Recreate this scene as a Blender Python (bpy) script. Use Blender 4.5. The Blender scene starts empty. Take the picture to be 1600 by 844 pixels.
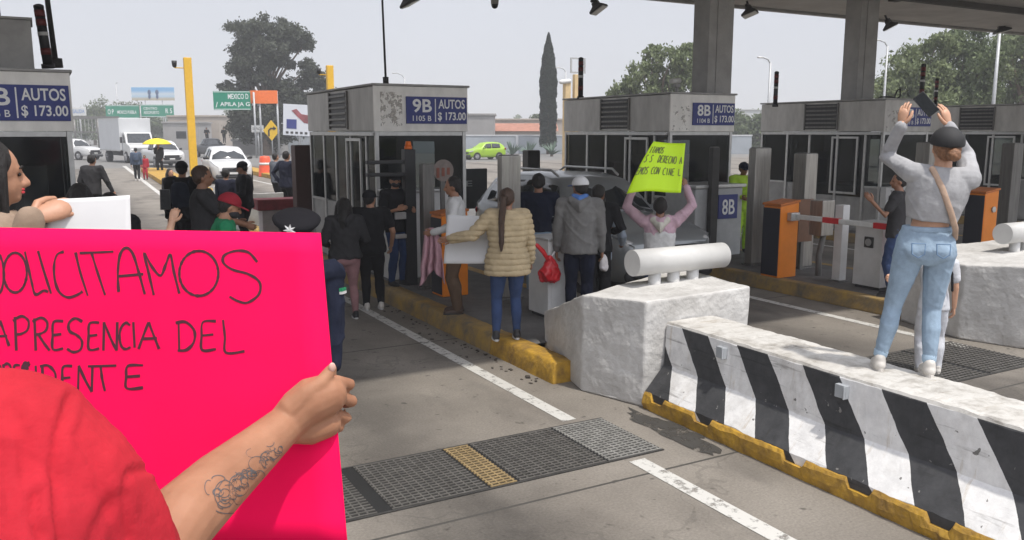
import bpy, bmesh, math, random
import numpy as np
from mathutils import Vector, Matrix, noise
R = math.radians
random.seed(7)
sc = bpy.context.scene
col = sc.collection

# ------------------------------------------------------------------ camera, world, sun, exposure
H = 2.35; F = 1320.0; YAW = R(29.0); PITCH = R(9.25)
cam = bpy.data.cameras.new('camera'); camo = bpy.data.objects.new('camera', cam); col.objects.link(camo)
cam.sensor_width = 36.0; cam.lens = F / 1600 * 36.0
cam.clip_start = 0.05; cam.clip_end = 3000
camo.location = (0, 0, H)
camo.rotation_euler = (R(90) - PITCH, 0, -YAW)
sc.camera = camo
SUN_EL, SUN_AZ = 67.0, 164.0            # azimuth clockwise from +Y
sd = Vector((math.sin(R(SUN_AZ)) * math.cos(R(SUN_EL)), math.cos(R(SUN_AZ)) * math.cos(R(SUN_EL)), math.sin(R(SUN_EL))))
w = bpy.data.worlds.new('World'); sc.world = w; w.use_nodes = True
wn = w.node_tree.nodes; wl = w.node_tree.links
bg = wn['Background']
sky = wn.new('ShaderNodeTexSky'); sky.sky_type = 'NISHITA'; sky.sun_disc = False
sky.sun_elevation = R(SUN_EL); sky.sun_rotation = R(SUN_AZ)
sky.dust_density = 6.0; sky.air_density = 1.2; sky.ozone_density = 1.0; sky.altitude = 2200
# a thin veil of high cloud greys the blue of the sky
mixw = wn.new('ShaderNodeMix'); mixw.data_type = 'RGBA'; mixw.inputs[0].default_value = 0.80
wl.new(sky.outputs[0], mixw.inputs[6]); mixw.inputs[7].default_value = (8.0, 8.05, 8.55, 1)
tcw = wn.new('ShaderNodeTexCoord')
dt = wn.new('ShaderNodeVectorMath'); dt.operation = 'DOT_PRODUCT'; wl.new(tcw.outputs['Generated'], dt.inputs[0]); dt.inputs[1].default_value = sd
def wmath(op, a, b=None, c=None):
    q = wn.new('ShaderNodeMath'); q.operation = op
    for i, v in enumerate((a, b, c)):
        if v is None: continue
        if isinstance(v, (int, float)): q.inputs[i].default_value = v
        else: wl.new(v, q.inputs[i])
    return q.outputs[0]
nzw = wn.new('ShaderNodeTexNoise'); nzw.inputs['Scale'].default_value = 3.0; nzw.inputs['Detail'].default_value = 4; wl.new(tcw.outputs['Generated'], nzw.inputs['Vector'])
fill_glow = wmath('MULTIPLY_ADD', wmath('POWER', wmath('MAXIMUM', wmath('SUBTRACT', dt.outputs['Value'], 0.15), 0.0), 1.5), 2.0, wmath('MULTIPLY_ADD', nzw.outputs['Fac'], 0.12, 0.94))  # sky brightened toward the sun, out of view, added to fill the shade
glm = wn.new('ShaderNodeVectorMath'); glm.operation = 'SCALE'; wl.new(mixw.outputs[2], glm.inputs[0]); wl.new(fill_glow, glm.inputs['Scale'])
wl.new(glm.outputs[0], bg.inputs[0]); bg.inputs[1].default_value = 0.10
sl = bpy.data.lights.new('sun', 'SUN'); sl.energy = 3.4; sl.angle = R(1.6); sl.color = (1.0, 0.95, 0.87)
so = bpy.data.objects.new('sun', sl); col.objects.link(so)
so.rotation_euler = (-sd).to_track_quat('-Z', 'Y').to_euler(); so.location = (0, 0, 30)
sc.view_settings.view_transform = 'Standard'; sc.view_settings.look = 'None'
sc.view_settings.gamma = 1.0; sc.view_settings.exposure = 0.10; sc.view_settings.use_curve_mapping = False

# ------------------------------------------------------------------ measuring helper: photo pixel + one known distance -> world point
_fw = Vector((math.sin(YAW) * math.cos(PITCH), math.cos(YAW) * math.cos(PITCH), -math.sin(PITCH)))
_rt = Vector((math.cos(YAW), -math.sin(YAW), 0)); _up = _rt.cross(_fw)
def at(px, py, k=None, x=None, y=None, z=None):
    r = _fw + _rt * ((px - 800) / F) - _up * ((py - 422) / F)
    if k is not None: t = k
    elif z is not None: t = (z - H) / r.z
    elif y is not None: t = y / r.y
    else: t = x / r.x
    return Vector((0, 0, H)) + r * t

# ------------------------------------------------------------------ materials
MATS = {}
def mat(name, c, rough=0.6, metal=0.0, var=0.12, scale=6.0, bump=0.0, bscale=40.0, c2=None, emit=0.0, spec=None, coat=0.0, aniso=None):
    if name in MATS: return MATS[name]
    m = bpy.data.materials.new(name); m.use_nodes = True
    nt = m.node_tree; N = nt.nodes; L = nt.links; b = N['Principled BSDF']
    tc = N.new('ShaderNodeTexCoord')
    src = tc.outputs['Object']
    if aniso:
        mp = N.new('ShaderNodeMapping'); mp.inputs['Scale'].default_value = aniso
        L.new(src, mp.inputs[0]); src = mp.outputs[0]
    nz = N.new('ShaderNodeTexNoise'); nz.inputs['Scale'].default_value = scale; nz.inputs['Detail'].default_value = 6; nz.inputs['Roughness'].default_value = 0.65
    L.new(src, nz.inputs['Vector'])
    rmp = N.new('ShaderNodeValToRGB')
    rmp.color_ramp.elements[0].position = 0.3; rmp.color_ramp.elements[1].position = 0.72
    if c2 is None:
        lo = tuple(max(0, v * (1 - var)) for v in c); hi = tuple(min(1, v * (1 + var)) for v in c)
    else: lo, hi = c2, c
    rmp.color_ramp.elements[0].color = (*lo, 1); rmp.color_ramp.elements[1].color = (*hi, 1)
    L.new(nz.outputs['Fac'], rmp.inputs[0]); L.new(rmp.outputs[0], b.inputs['Base Color'])
    b.inputs['Roughness'].default_value = rough; b.inputs['Metallic'].default_value = metal
    if spec is not None: b.inputs['Specular IOR Level'].default_value = spec
    if coat: b.inputs['Coat Weight'].default_value = coat; b.inputs['Coat Roughness'].default_value = 0.05
    if emit: b.inputs['Emission Color'].default_value = (*c, 1); b.inputs['Emission Strength'].default_value = emit
    if bump:
        n2 = N.new('ShaderNodeTexNoise'); n2.inputs['Scale'].default_value = bscale; n2.inputs['Detail'].default_value = 5
        L.new(src, n2.inputs['Vector'])
        bp = N.new('ShaderNodeBump'); bp.inputs['Strength'].default_value = bump; bp.inputs['Distance'].default_value = 0.02
        L.new(n2.outputs['Fac'], bp.inputs['Height']); L.new(bp.outputs[0], b.inputs['Normal'])
    m['nz'] = 1
    MATS[name] = m; return m
def cloth(name, c, rough=0.9): return mat('cloth ' + name, c, rough, 0, 0.18, 9, 0.35, 22, spec=0.2)
def skin(name, c): return mat('skin ' + name, c, 0.5, 0, 0.12, 14, 0.08, 120)
def leafmat(name, c1, c2, c3):
    m = bpy.data.materials.new(name); m.use_nodes = True; N = m.node_tree.nodes; L = m.node_tree.links; b = N['Principled BSDF']
    g = N.new('ShaderNodeNewGeometry'); r = N.new('ShaderNodeValToRGB')
    r.color_ramp.elements[0].color = (*c1, 1); r.color_ramp.elements[1].color = (*c3, 1)
    e = r.color_ramp.elements.new(0.5); e.color = (*c2, 1)
    tc = N.new('ShaderNodeTexCoord'); nz = N.new('ShaderNodeTexNoise'); nz.inputs['Scale'].default_value = 0.5
    L.new(tc.outputs['Object'], nz.inputs['Vector'])
    mm = N.new('ShaderNodeMath'); mm.operation = 'MULTIPLY_ADD'; mm.inputs[1].default_value = 0.55
    a = N.new('ShaderNodeMath'); a.operation = 'MULTIPLY'; a.inputs[1].default_value = 0.45
    L.new(nz.outputs['Fac'], a.inputs[0]); L.new(g.outputs['Random Per Island'], mm.inputs[0]); L.new(a.outputs[0], mm.inputs[2])
    L.new(mm.outputs[0], r.inputs[0]); L.new(r.outputs[0], b.inputs['Base Color']); b.inputs['Roughness'].default_value = 0.7
    b.inputs['Specular IOR Level'].default_value = 0.25
    tr = N.new('ShaderNodeBsdfTranslucent'); L.new(r.outputs[0], tr.inputs[0])
    mx = N.new('ShaderNodeMixShader'); mx.inputs[0].default_value = 0.25
    L.new(b.outputs[0], mx.inputs[1]); L.new(tr.outputs[0], mx.inputs[2]); L.new(mx.outputs[0], N['Material Output'].inputs[0])
    return m

STEEL = mat('brushed steel', (0.36, 0.345, 0.32), 0.38, 0.75, 0.25, 5, 0.05, 60, aniso=(6, 6, 0.4))
STEELD = mat('dull steel', (0.17, 0.165, 0.155), 0.5, 0.5, 0.3, 4, aniso=(5, 5, 0.4))
ALU = mat('aluminium frame', (0.5, 0.5, 0.49), 0.4, 0.55, 0.15, 8)
FASC = mat('fascia steel panel', (0.56, 0.545, 0.515), 0.55, 0.0, 0.2, 2.0, 0.05, 20, aniso=(1.8, 1.8, 0.7))
FASCW = mat('fascia pale panel', (0.84, 0.82, 0.775), 0.6, 0.0, 0.14, 2.0, 0.05, 20, aniso=(1.8, 1.8, 0.7))
GREYP = mat('grey painted sheet', (0.34, 0.335, 0.325), 0.6, 0.05, 0.22, 3)
WHITEP = mat('white painted metal', (0.62, 0.62, 0.61), 0.5, 0.0, 0.1, 4)
BLACKP = mat('black plastic', (0.02, 0.02, 0.022), 0.5)
DARKM = mat('dark metal', (0.05, 0.048, 0.046), 0.55, 0.3, 0.3)
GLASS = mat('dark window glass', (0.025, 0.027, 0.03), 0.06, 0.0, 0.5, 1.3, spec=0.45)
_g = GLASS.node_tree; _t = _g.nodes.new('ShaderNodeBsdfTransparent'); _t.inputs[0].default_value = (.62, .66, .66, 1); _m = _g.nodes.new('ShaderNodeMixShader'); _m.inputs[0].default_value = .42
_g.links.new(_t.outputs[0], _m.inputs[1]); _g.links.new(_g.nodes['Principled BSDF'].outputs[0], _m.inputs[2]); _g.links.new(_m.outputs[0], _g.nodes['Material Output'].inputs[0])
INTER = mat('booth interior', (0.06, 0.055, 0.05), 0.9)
BLUE = mat('sign blue', (0.022, 0.035, 0.20), 0.45)
WHITEL = mat('sign white lettering', (0.80, 0.80, 0.80), 0.5, 0, 0.04)
YEL = mat('yellow paint worn', (0.60, 0.345, 0.03), 0.7, 0, 0, 7, 0.5, 25, c2=(0.20, 0.115, 0.03))
YELP = mat('yellow post paint', (0.72, 0.43, 0.04), 0.5, 0, 0.1)
YELD = mat('dirty yellow kerb paint', (0.44, 0.27, 0.05), 0.8, 0, 0, 3.2, 0.4, 25, c2=(0.12, 0.105, 0.085))
ORANGE = mat('orange cabinet paint', (0.72, 0.21, 0.012), 0.42, 0, 0.1, 3)
REDD = mat('dark red band', (0.14, 0.02, 0.018), 0.5)
RED = mat('red plastic', (0.55, 0.02, 0.025), 0.4)
CONC = mat('concrete column', (0.36, 0.355, 0.345), 0.85, 0, 0.15, 2.5, 0.25, 35)
CANOPY = mat('canopy soffit', (0.50, 0.48, 0.455), 0.8, 0, 0.15, 1.2)
CANOD = mat('canopy beam', (0.07, 0.066, 0.06), 0.7)
ISL = mat('island pavement', (0.12, 0.116, 0.112), 0.85, 0, 0.3, 3.0, 0.3, 30)
GREEN = mat('highway sign green', (0.0, 0.22, 0.13), 0.5)
ORS = mat('orange sign', (0.85, 0.17, 0.02), 0.5)
HAIR = mat('black hair', (0.011, 0.0085, 0.0075), 0.55, 0, 0.5, 30, 0.6, 60, aniso=(6, 6, 0.5))
HAIRB = mat('brown hair', (0.05, 0.025, 0.014), 0.45, 0, 0.5, 30, 0.6, 60, aniso=(6, 6, 0.5))
HAIRF = mat('fair tied hair', (0.21, 0.10, 0.048), 0.5, 0, 0.4, 30, 0.6, 60)
SK1 = skin('tan', (0.40, 0.205, 0.125)); SK2 = skin('brown', (0.27, 0.13, 0.075)); SK3 = skin('light', (0.50, 0.28, 0.18))
EYE = mat('eye dark', (0.02, 0.012, 0.01), 0.2); LIP = mat('lip', (0.42, 0.09, 0.075), 0.4); LIPR = mat('lip red', (0.55, 0.03, 0.045), 0.35)
EYEW = mat('eye white', (0.7, 0.68, 0.65), 0.2)
TYRE = mat('tyre rubber', (0.02, 0.02, 0.02), 0.85); RIM = mat('wheel rim', (0.35, 0.35, 0.36), 0.35, 0.7)
BARK = mat('bark', (0.16, 0.12, 0.09), 0.9, 0, 0.3, 5, 0.5, 20)
LAMPGL = mat('lamp glass', (0.55, 0.55, 0.52), 0.3)

# ------------------------------------------------------------------ mesh builder
class MB:
    def __init__(s): s.b = bmesh.new()
    def face(s, pts):
        try: return s.b.faces.new([s.b.verts.new(Vector(p)) for p in pts])
        except ValueError: return None
    def box(s, x0, y0, z0, x1, y1, z1, bev=0.0, m=None):
        r = bmesh.ops.create_cube(s.b, size=1.0); vs = r['verts']
        for v in vs:
            v.co = Vector(((x0 + x1) / 2 + v.co.x * (x1 - x0), (y0 + y1) / 2 + v.co.y * (y1 - y0), (z0 + z1) / 2 + v.co.z * (z1 - z0)))
        es = list({e for v in vs for e in v.link_edges})
        allv = set(vs)
        if bev > 0:
            rr = bmesh.ops.bevel(s.b, geom=es + vs, offset=bev, segments=2, affect='EDGES', profile=0.6)
            allv = {v for v in rr['verts']} | {v for v in allv if v.is_valid}
        if m is not None:
            for v in allv: v.co = m @ v.co
        return s
    def cyl(s, p0, p1, r0, r1=None, n=16):
        r1 = r0 if r1 is None else r1
        p0 = Vector(p0); p1 = Vector(p1); d = (p1 - p0).normalized()
        a = d.orthogonal().normalized(); c = d.cross(a)
        A = []; B = []
        for i in range(n):
            t = 2 * math.pi * i / n; o = a * math.cos(t) + c * math.sin(t)
            A.append(s.b.verts.new(p0 + o * r0)); B.append(s.b.verts.new(p1 + o * r1))
        for i in range(n):
            j = (i + 1) % n; f = s.b.faces.new((A[i], A[j], B[j], B[i])); f.smooth = True
        s.b.faces.new(A[::-1]); s.b.faces.new(B)
        return s
    def tube(s, pts, rad, n=10, flat=None, capk=3):
        """rounded tapering tube through pts; flat=(vector, factor) squashes along a vector"""
        pts = [Vector(p) for p in pts]
        if not hasattr(rad, '__len__'): rad = [rad] * len(pts)
        P = []; Rr = []
        d0 = (pts[1] - pts[0]).normalized(); d1 = (pts[-1] - pts[-2]).normalized()
        for i in range(capk):
            t = math.pi / 2 * (i / capk); P.append(pts[0] - d0 * rad[0] * math.cos(t)); Rr.append(max(rad[0] * math.sin(t), rad[0] * 0.06))
        P += pts; Rr += list(rad)
        for i in range(capk - 1, -1, -1):
            t = math.pi / 2 * (i / capk); P.append(pts[-1] + d1 * rad[-1] * math.cos(t)); Rr.append(max(rad[-1] * math.sin(t), rad[-1] * 0.06))
        rings = []; a = None
        for i, p in enumerate(P):
            d = (P[min(i + 1, len(P) - 1)] - P[max(i - 1, 0)]).normalized()
            if a is None: a = d.orthogonal().normalized()
            else:
                a = a - d * a.dot(d)
                a = a.normalized() if a.length > 1e-6 else d.orthogonal().normalized()
            c = d.cross(a); ring = []
            for j in range(n):
                t = 2 * math.pi * j / n; o = (a * math.cos(t) + c * math.sin(t)) * Rr[i]
                if flat: f = Vector(flat[0]).normalized(); o = o - f * o.dot(f) * (1 - flat[1])
                ring.append(s.b.verts.new(p + o))
            rings.append(ring)
        for i in range(len(rings) - 1):
            for j in range(n):
                q = (j + 1) % n; f = s.b.faces.new((rings[i][j], rings[i][q], rings[i + 1][q], rings[i + 1][j])); f.smooth = True
        s.b.faces.new(rings[0][::-1]); s.b.faces.new(rings[-1])
        return s
    def ball(s, c, r, seg=14, m=None):
        if not hasattr(r, '__len__'): r = (r, r, r)
        q = bmesh.ops.create_uvsphere(s.b, u_segments=seg, v_segments=max(6, seg * 2 // 3), radius=1.0)
        for v in q['verts']:
            p = Vector((v.co.x * r[0], v.co.y * r[1], v.co.z * r[2]))
            if m is not None: p = m @ p
            v.co = Vector(c) + p
            for f in v.link_faces: f.smooth = True
        return s
    def rings(s, rs, n=20, M=None):
        """stack of horizontal ellipses (z, rx, ry, cx, cy)"""
        L = []
        for q in rs:
            z, rx, ry = q[:3]; cx = q[3] if len(q) > 3 else 0; cy = q[4] if len(q) > 4 else 0
            ring = []
            for j in range(n):
                t = 2 * math.pi * j / n; p = Vector((cx + rx * math.cos(t), cy + ry * math.sin(t), z))
                ring.append(s.b.verts.new(M @ p if M is not None else p))
            L.append(ring)
        for i in range(len(L) - 1):
            for j in range(n):
                q = (j + 1) % n; f = s.b.faces.new((L[i][j], L[i][q], L[i + 1][q], L[i + 1][j])); f.smooth = True
        s.b.faces.new(L[0][::-1]); s.b.faces.new(L[-1])
        return s
    def prism(s, poly, axis, a0, a1, bev=0.0):
        """extrude 2D polygon along axis; polygon coords are the other two axes in order"""
        def P(u, v, t):
            return {'x': (t, u, v), 'y': (u, t, v), 'z': (u, v, t)}[axis]
        A = [s.b.verts.new(P(u, v, a0)) for u, v in poly]; B = [s.b.verts.new(P(u, v, a1)) for u, v in poly]
        fs = [s.b.faces.new(A), s.b.faces.new(B[::-1])]
        n = len(poly)
        for i in range(n):
            j = (i + 1) % n; fs.append(s.b.faces.new((A[i], B[i], B[j], A[j])))
        bmesh.ops.recalc_face_normals(s.b, faces=fs)
        if bev > 0:
            es = list({e for f in fs for e in f.edges})
            bmesh.ops.bevel(s.b, geom=es + A + B, offset=bev, segments=2, affect='EDGES', profile=0.6)
        return s
    def mesh(s, name):
        me = bpy.data.meshes.new(name); s.b.to_mesh(me); s.b.free(); return me
    def build(s, name, m, parent=None, fixn=False):
        if fixn: bmesh.ops.recalc_face_normals(s.b, faces=s.b.faces[:])
        return link(name, s.mesh(name), m, parent)
def link(name, me, m, parent=None):
    o = bpy.data.objects.new(name, me); col.objects.link(o)
    if m is not None: me.materials.clear(); me.materials.append(m)
    if parent is not None: o.parent = parent
    return o
def tag(o, label=None, cat=None, group=None, kind=None):
    if label: o['label'] = label
    if cat: o['category'] = cat
    if group: o['group'] = group
    if kind: o['kind'] = kind
    return o
def empty(name, loc=(0, 0, 0), rz=0.0, label=None, cat=None, group=None):
    o = bpy.data.objects.new(name, None); col.objects.link(o); o.location = loc; o.rotation_euler = (0, 0, rz); o.empty_display_size = 0.1
    return tag(o, label, cat, group)
def copy_tree(o, parent=None):
    c = o.copy(); col.objects.link(c)
    if parent is not None: c.parent = parent
    for ch in list(o.children): copy_tree(ch, c)
    return c
def remesh(mb, voxel, smooth=4, name='t'):
    """fuse overlapping closed shapes into one continuous skin"""
    bmesh.ops.recalc_face_normals(mb.b, faces=mb.b.faces[:])
    me = mb.mesh(name); o = bpy.data.objects.new('tmp', me); col.objects.link(o)
    md = o.modifiers.new('r', 'REMESH'); md.mode = 'VOXEL'; md.voxel_size = voxel; md.use_smooth_shade = True
    if smooth:
        sm = o.modifiers.new('s', 'SMOOTH'); sm.factor = 0.5; sm.iterations = smooth
    dg = bpy.context.evaluated_depsgraph_get(); dg.update()
    out = bpy.data.meshes.new_from_object(o.evaluated_get(dg), depsgraph=dg)
    bpy.data.objects.remove(o); bpy.data.meshes.remove(me)
    out.name = name
    return out
def folds(me, amp, freq=7.0, seed=0.0, stretch=(1, 1, 0.45), ridge=0.9):
    n = len(me.vertices); co = np.empty(n * 3); me.vertices.foreach_get('co', co); co = co.reshape(-1, 3)
    no = np.array([v.normal[:] for v in me.vertices])
    def rg(c):
        q = noise.noise(Vector((c[0] * freq * .75 + c[2] * freq * .35 + seed + 11, c[1] * freq * .75 - c[2] * freq * .25, c[2] * freq * .40 + c[0] * freq * .3)))
        return (1 - abs(q) * 2.6) ** 3 if abs(q) < .38 else 0.0
    d = np.array([ridge * rg(c) + noise.noise(Vector((c[0] * freq * stretch[0] + seed, c[1] * freq * stretch[1], c[2] * freq * stretch[2]))) + 0.5 * noise.noise(Vector((c[0] * freq * 2.3 + seed, c[1] * freq * 2.3, c[2] * freq * 1.6))) for c in co])
    co = co + no * (d * amp)[:, None]
    me.vertices.foreach_set('co', co.ravel()); me.update()
    return me
def join(me, mb):
    mb.b.from_mesh(me); bpy.data.meshes.remove(me)
    return mb.mesh('body')
def text_mesh(s, size, depth=0.004, bold=0.0, align='LEFT', squeeze=1.0):
    cu = bpy.data.curves.new('t', 'FONT'); cu.body = s; cu.size = size; cu.extrude = depth / 2; cu.offset = bold * size; cu.align_x = align; cu.resolution_u = 3
    o = bpy.data.objects.new('tmp', cu); col.objects.link(o)
    dg = bpy.context.evaluated_depsgraph_get(); dg.update()
    me = bpy.data.meshes.new_from_object(o.evaluated_get(dg), depsgraph=dg)
    bpy.data.objects.remove(o); bpy.data.curves.remove(cu)
    for v in me.vertices: v.co.x *= squeeze
    return me
def add_text(mb, s, size, M, depth=0.004, bold=0.02, align='LEFT', squeeze=1.0):
    me = text_mesh(s, size, depth, bold, align, squeeze)
    for v in me.vertices: v.co = M @ v.co
    mb.b.from_mesh(me); bpy.data.meshes.remove(me)
def plane_facing_front(x, y, z):        # text plane: reads left to right along +X, up +Z, faces -Y
    return Matrix.Translation((x, y, z)) @ Matrix.Rotation(R(90), 4, 'X')

# ------------------------------------------------------------------ ground
def ground_mat():
    m = bpy.data.materials.new('worn concrete road'); m.use_nodes = True; N = m.node_tree.nodes; L = m.node_tree.links; b = N['Principled BSDF']
    tc = N.new('ShaderNodeTexCoord'); P = tc.outputs['Object']
    def noise_(scale, det=6, mp=None, rough=0.6):
        n = N.new('ShaderNodeTexNoise'); n.inputs['Scale'].default_value = scale; n.inputs['Detail'].default_value = det; n.inputs['Roughness'].default_value = rough
        if mp:
            q = N.new('ShaderNodeMapping'); q.inputs['Scale'].default_value = mp; L.new(P, q.inputs[0]); L.new(q.outputs[0], n.inputs['Vector'])
        else: L.new(P, n.inputs['Vector'])
        return n.outputs['Fac']
    def ramp(f, p0, c0, p1, c1):
        r = N.new('ShaderNodeValToRGB'); e = r.color_ramp.elements; e[0].position = p0; e[1].position = p1; e[0].color = (*c0, 1); e[1].color = (*c1, 1); L.new(f, r.inputs[0]); return r.outputs[0]
    def mul(a, c, f=1.0):
        x = N.new('ShaderNodeMix'); x.data_type = 'RGBA'; x.blend_type = 'MULTIPLY'; x.inputs[0].default_value = f; L.new(a, x.inputs[6]); L.new(c, x.inputs[7]); return x.outputs[2]
    base = ramp(noise_(0.9), 0.3, (0.175, 0.156, 0.134), 0.7, (0.26, 0.235, 0.203))
    fine = ramp(noise_(55, 4), 0.25, (0.72, 0.72, 0.72), 0.75, (1.12, 1.12, 1.12))
    oil = ramp(noise_(1.1, 5, (0.9, 0.35, 1)), 0.52, (1, 1, 1), 0.75, (0.5, 0.5, 0.51))
    spots = ramp(noise_(7.5, 2), 0.66, (1, 1, 1), 0.74, (0.45, 0.45, 0.45))
    c = mul(mul(mul(base, fine), oil), spots)
    sp = N.new('ShaderNodeSeparateXYZ'); L.new(P, sp.inputs[0])
    # oil and tyre grime gathered along the middle of every lane
    tr = N.new('ShaderNodeMath'); tr.operation = 'PINGPONG'; tr.inputs[1].default_value = 2.7; ad = N.new('ShaderNodeMath'); ad.operation = 'MULTIPLY_ADD'; L.new(noise_(1.3, 4), ad.inputs[0]); ad.inputs[1].default_value = 1.1; L.new(sp.outputs[0], ad.inputs[2]); sb = N.new('ShaderNodeMath'); sb.operation = 'SUBTRACT'; L.new(ad.outputs[0], sb.inputs[0]); sb.inputs[1].default_value = 2.75; L.new(sb.outputs[0], tr.inputs[0])
    c = mul(c, ramp(tr.outputs[0], 0.05, (.52, .52, .53), 0.85, (1, 1, 1)))
    def math_(op, a, v=None, v2=None):
        q = N.new('ShaderNodeMath'); q.operation = op
        L.new(a, q.inputs[0])
        if v is not None: q.inputs[1].default_value = v
        if v2 is not None: q.inputs[2].default_value = v2
        return q.outputs[0]
    fr = math_('PINGPONG', math_('ADD', sp.outputs[1], -4.43), 2.1)
    jn = math_('LESS_THAN', fr, 0.012)
    x = N.new('ShaderNodeMix'); x.data_type = 'RGBA'; L.new(jn, x.inputs[0]); L.new(c, x.inputs[6]); x.inputs[7].default_value = (0.06, 0.056, 0.05, 1); c = x.outputs[2]
    # thin wandering cracks
    v = N.new('ShaderNodeTexVoronoi'); v.feature = 'DISTANCE_TO_EDGE'; v.inputs['Scale'].default_value = 0.33
    wv = N.new('ShaderNodeVectorMath'); wv.operation = 'ADD'; nn = N.new('ShaderNodeTexNoise'); nn.inputs['Scale'].default_value = 3; L.new(P, nn.inputs['Vector']); L.new(P, wv.inputs[0]); L.new(nn.outputs['Color'], wv.inputs[1]); L.new(wv.outputs[0], v.inputs['Vector'])
    cr = math_('LESS_THAN', v.outputs['Distance'], 0.006)
    x = N.new('ShaderNodeMix'); x.data_type = 'RGBA'; L.new(math_('MULTIPLY', cr, 0.22), x.inputs[0]); L.new(c, x.inputs[6]); x.inputs[7].default_value = (0.05, 0.047, 0.042, 1); c = x.outputs[2]
    L.new(c, b.inputs['Base Color']); b.inputs['Roughness'].default_value = 0.82; b.inputs['Specular IOR Level'].default_value = 0.35
    bp = N.new('ShaderNodeBump'); bp.inputs['Strength'].default_value = 0.35; bp.inputs['Distance'].default_value = 0.01; L.new(noise_(70, 4), bp.inputs['Height']); L.new(bp.outputs[0], b.inputs['Normal'])
    return m
def paint_mat(name, c, wear):
    m = bpy.data.materials.new(name); m.use_nodes = True; N = m.node_tree.nodes; L = m.node_tree.links; b = N['Principled BSDF']
    b.inputs['Base Color'].default_value = (*c, 1); b.inputs['Roughness'].default_value = 0.7
    tc = N.new('ShaderNodeTexCoord'); n = N.new('ShaderNodeTexNoise'); n.inputs['Scale'].default_value = 9; n.inputs['Detail'].default_value = 8; n.inputs['Roughness'].default_value = 0.75
    L.new(tc.outputs['Object'], n.inputs['Vector']); r = N.new('ShaderNodeValToRGB'); r.color_ramp.elements[0].position = wear; r.color_ramp.elements[1].position = wear + 0.12
    L.new(n.outputs['Fac'], r.inputs[0]); t = N.new('ShaderNodeBsdfTransparent'); mx = N.new('ShaderNodeMixShader')
    L.new(r.outputs[0], mx.inputs[0]); L.new(t.outputs[0], mx.inputs[1]); L.new(b.outputs[0], mx.inputs[2]); L.new(mx.outputs[0], N['Material Output'].inputs[0])
    return m
ROAD = ground_mat(); LINE = paint_mat('worn white road paint', (0.52, 0.51, 0.48), 0.36)
DIRT = mat('dry ground', (0.17, 0.15, 0.11), 0.95, 0, 0.3, 0.3, c2=(0.09, 0.10, 0.055))
ASPH = mat('far asphalt', (0.16, 0.155, 0.148), 0.85, 0, 0.15, 0.3)
def sheet(name, x0, y0, x1, y1, z, m, kind='structure'):
    b = MB(); b.face([(x0, y0, z), (x1, y0, z), (x1, y1, z), (x0, y1, z)])
    return tag(b.build(name, m), kind=kind)
sheet('ground', -900, -200, 1500, 1800, -0.004, DIRT)
sheet('road', -60, -30, 130, 62, 0.0, ROAD)
sheet('highway', -14, 62, 75, 420, 0.0, ASPH)
# painted lane lines
def line(x, y0, y1, wd=0.13): sheet('lane_line', x - wd / 2, y0, x + wd / 2, y1, 0.004, LINE)
line(3.66, 5.62, 30); line(3.62, -2, 4.66, 0.14)
line(8.82, 5.5, 30); line(8.82, -2, 4.6); line(14.3, 5.5, 30); line(0.95, 6, 30); line(9.2, 31, 62); line(14.6, 31, 60)
b = MB()
b.face([(3.72, 31, .004), (3.88, 31, .004), (5.30, 66, .004), (5.05, 66, .004)]); tag(b.build('lane_line', LINE), kind='structure')
# dark wet/oil stain by the foot of the barrier
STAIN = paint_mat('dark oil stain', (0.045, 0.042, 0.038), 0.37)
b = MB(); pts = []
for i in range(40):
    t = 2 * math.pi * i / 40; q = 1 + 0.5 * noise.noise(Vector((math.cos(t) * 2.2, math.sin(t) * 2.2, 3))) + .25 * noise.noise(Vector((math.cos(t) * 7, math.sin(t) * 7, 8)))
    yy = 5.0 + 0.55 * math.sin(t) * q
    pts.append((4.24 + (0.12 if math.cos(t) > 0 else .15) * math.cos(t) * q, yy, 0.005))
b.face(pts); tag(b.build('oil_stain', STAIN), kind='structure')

# ------------------------------------------------------------------ toll islands: pavement plus kerb
ISLX = {10: -1.4, 9: 4.07, 8: 9.42, 7: 15.1, 6: 20.8}
def island(n, y0, y1, wd=1.95):
    x0 = ISLX[n]; x1 = x0 + wd
    b = MB(); b.face([(x0 + .2, y0 + .2, .196), (x1 - .2, y0 + .2, .196), (x1 - .2, y1 - .2, .196), (x0 + .2, y1 - .2, .196)])
    tag(b.build('pavement', ISL), kind='structure')
    b = MB()
    b.prism([(x0, 0), (x0 + .03, .2), (x0 + .2, .2), (x0 + .2, 0)], 'y', y0, y1, 0.02)
    b.prism([(x1, 0), (x1 - .03, .2), (x1 - .2, .2), (x1 - .2, 0)], 'y', y0, y1, 0.02)
    b.box(x0 + .203, y1 - .2, 0, x1 - .203, y1 - .002, .198, 0.02); b.box(x0 + .203, y0 + .002, 0, x1 - .203, y0 + .2, .198, 0.02)
    for v in b.b.verts:
        q = noise.noise(v.co * 3.0) * 0.006; v.co.z += q if v.co.z > .1 else 0; v.co.x += q
    return tag(b.build('kerb', YELD), kind='structure')
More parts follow.
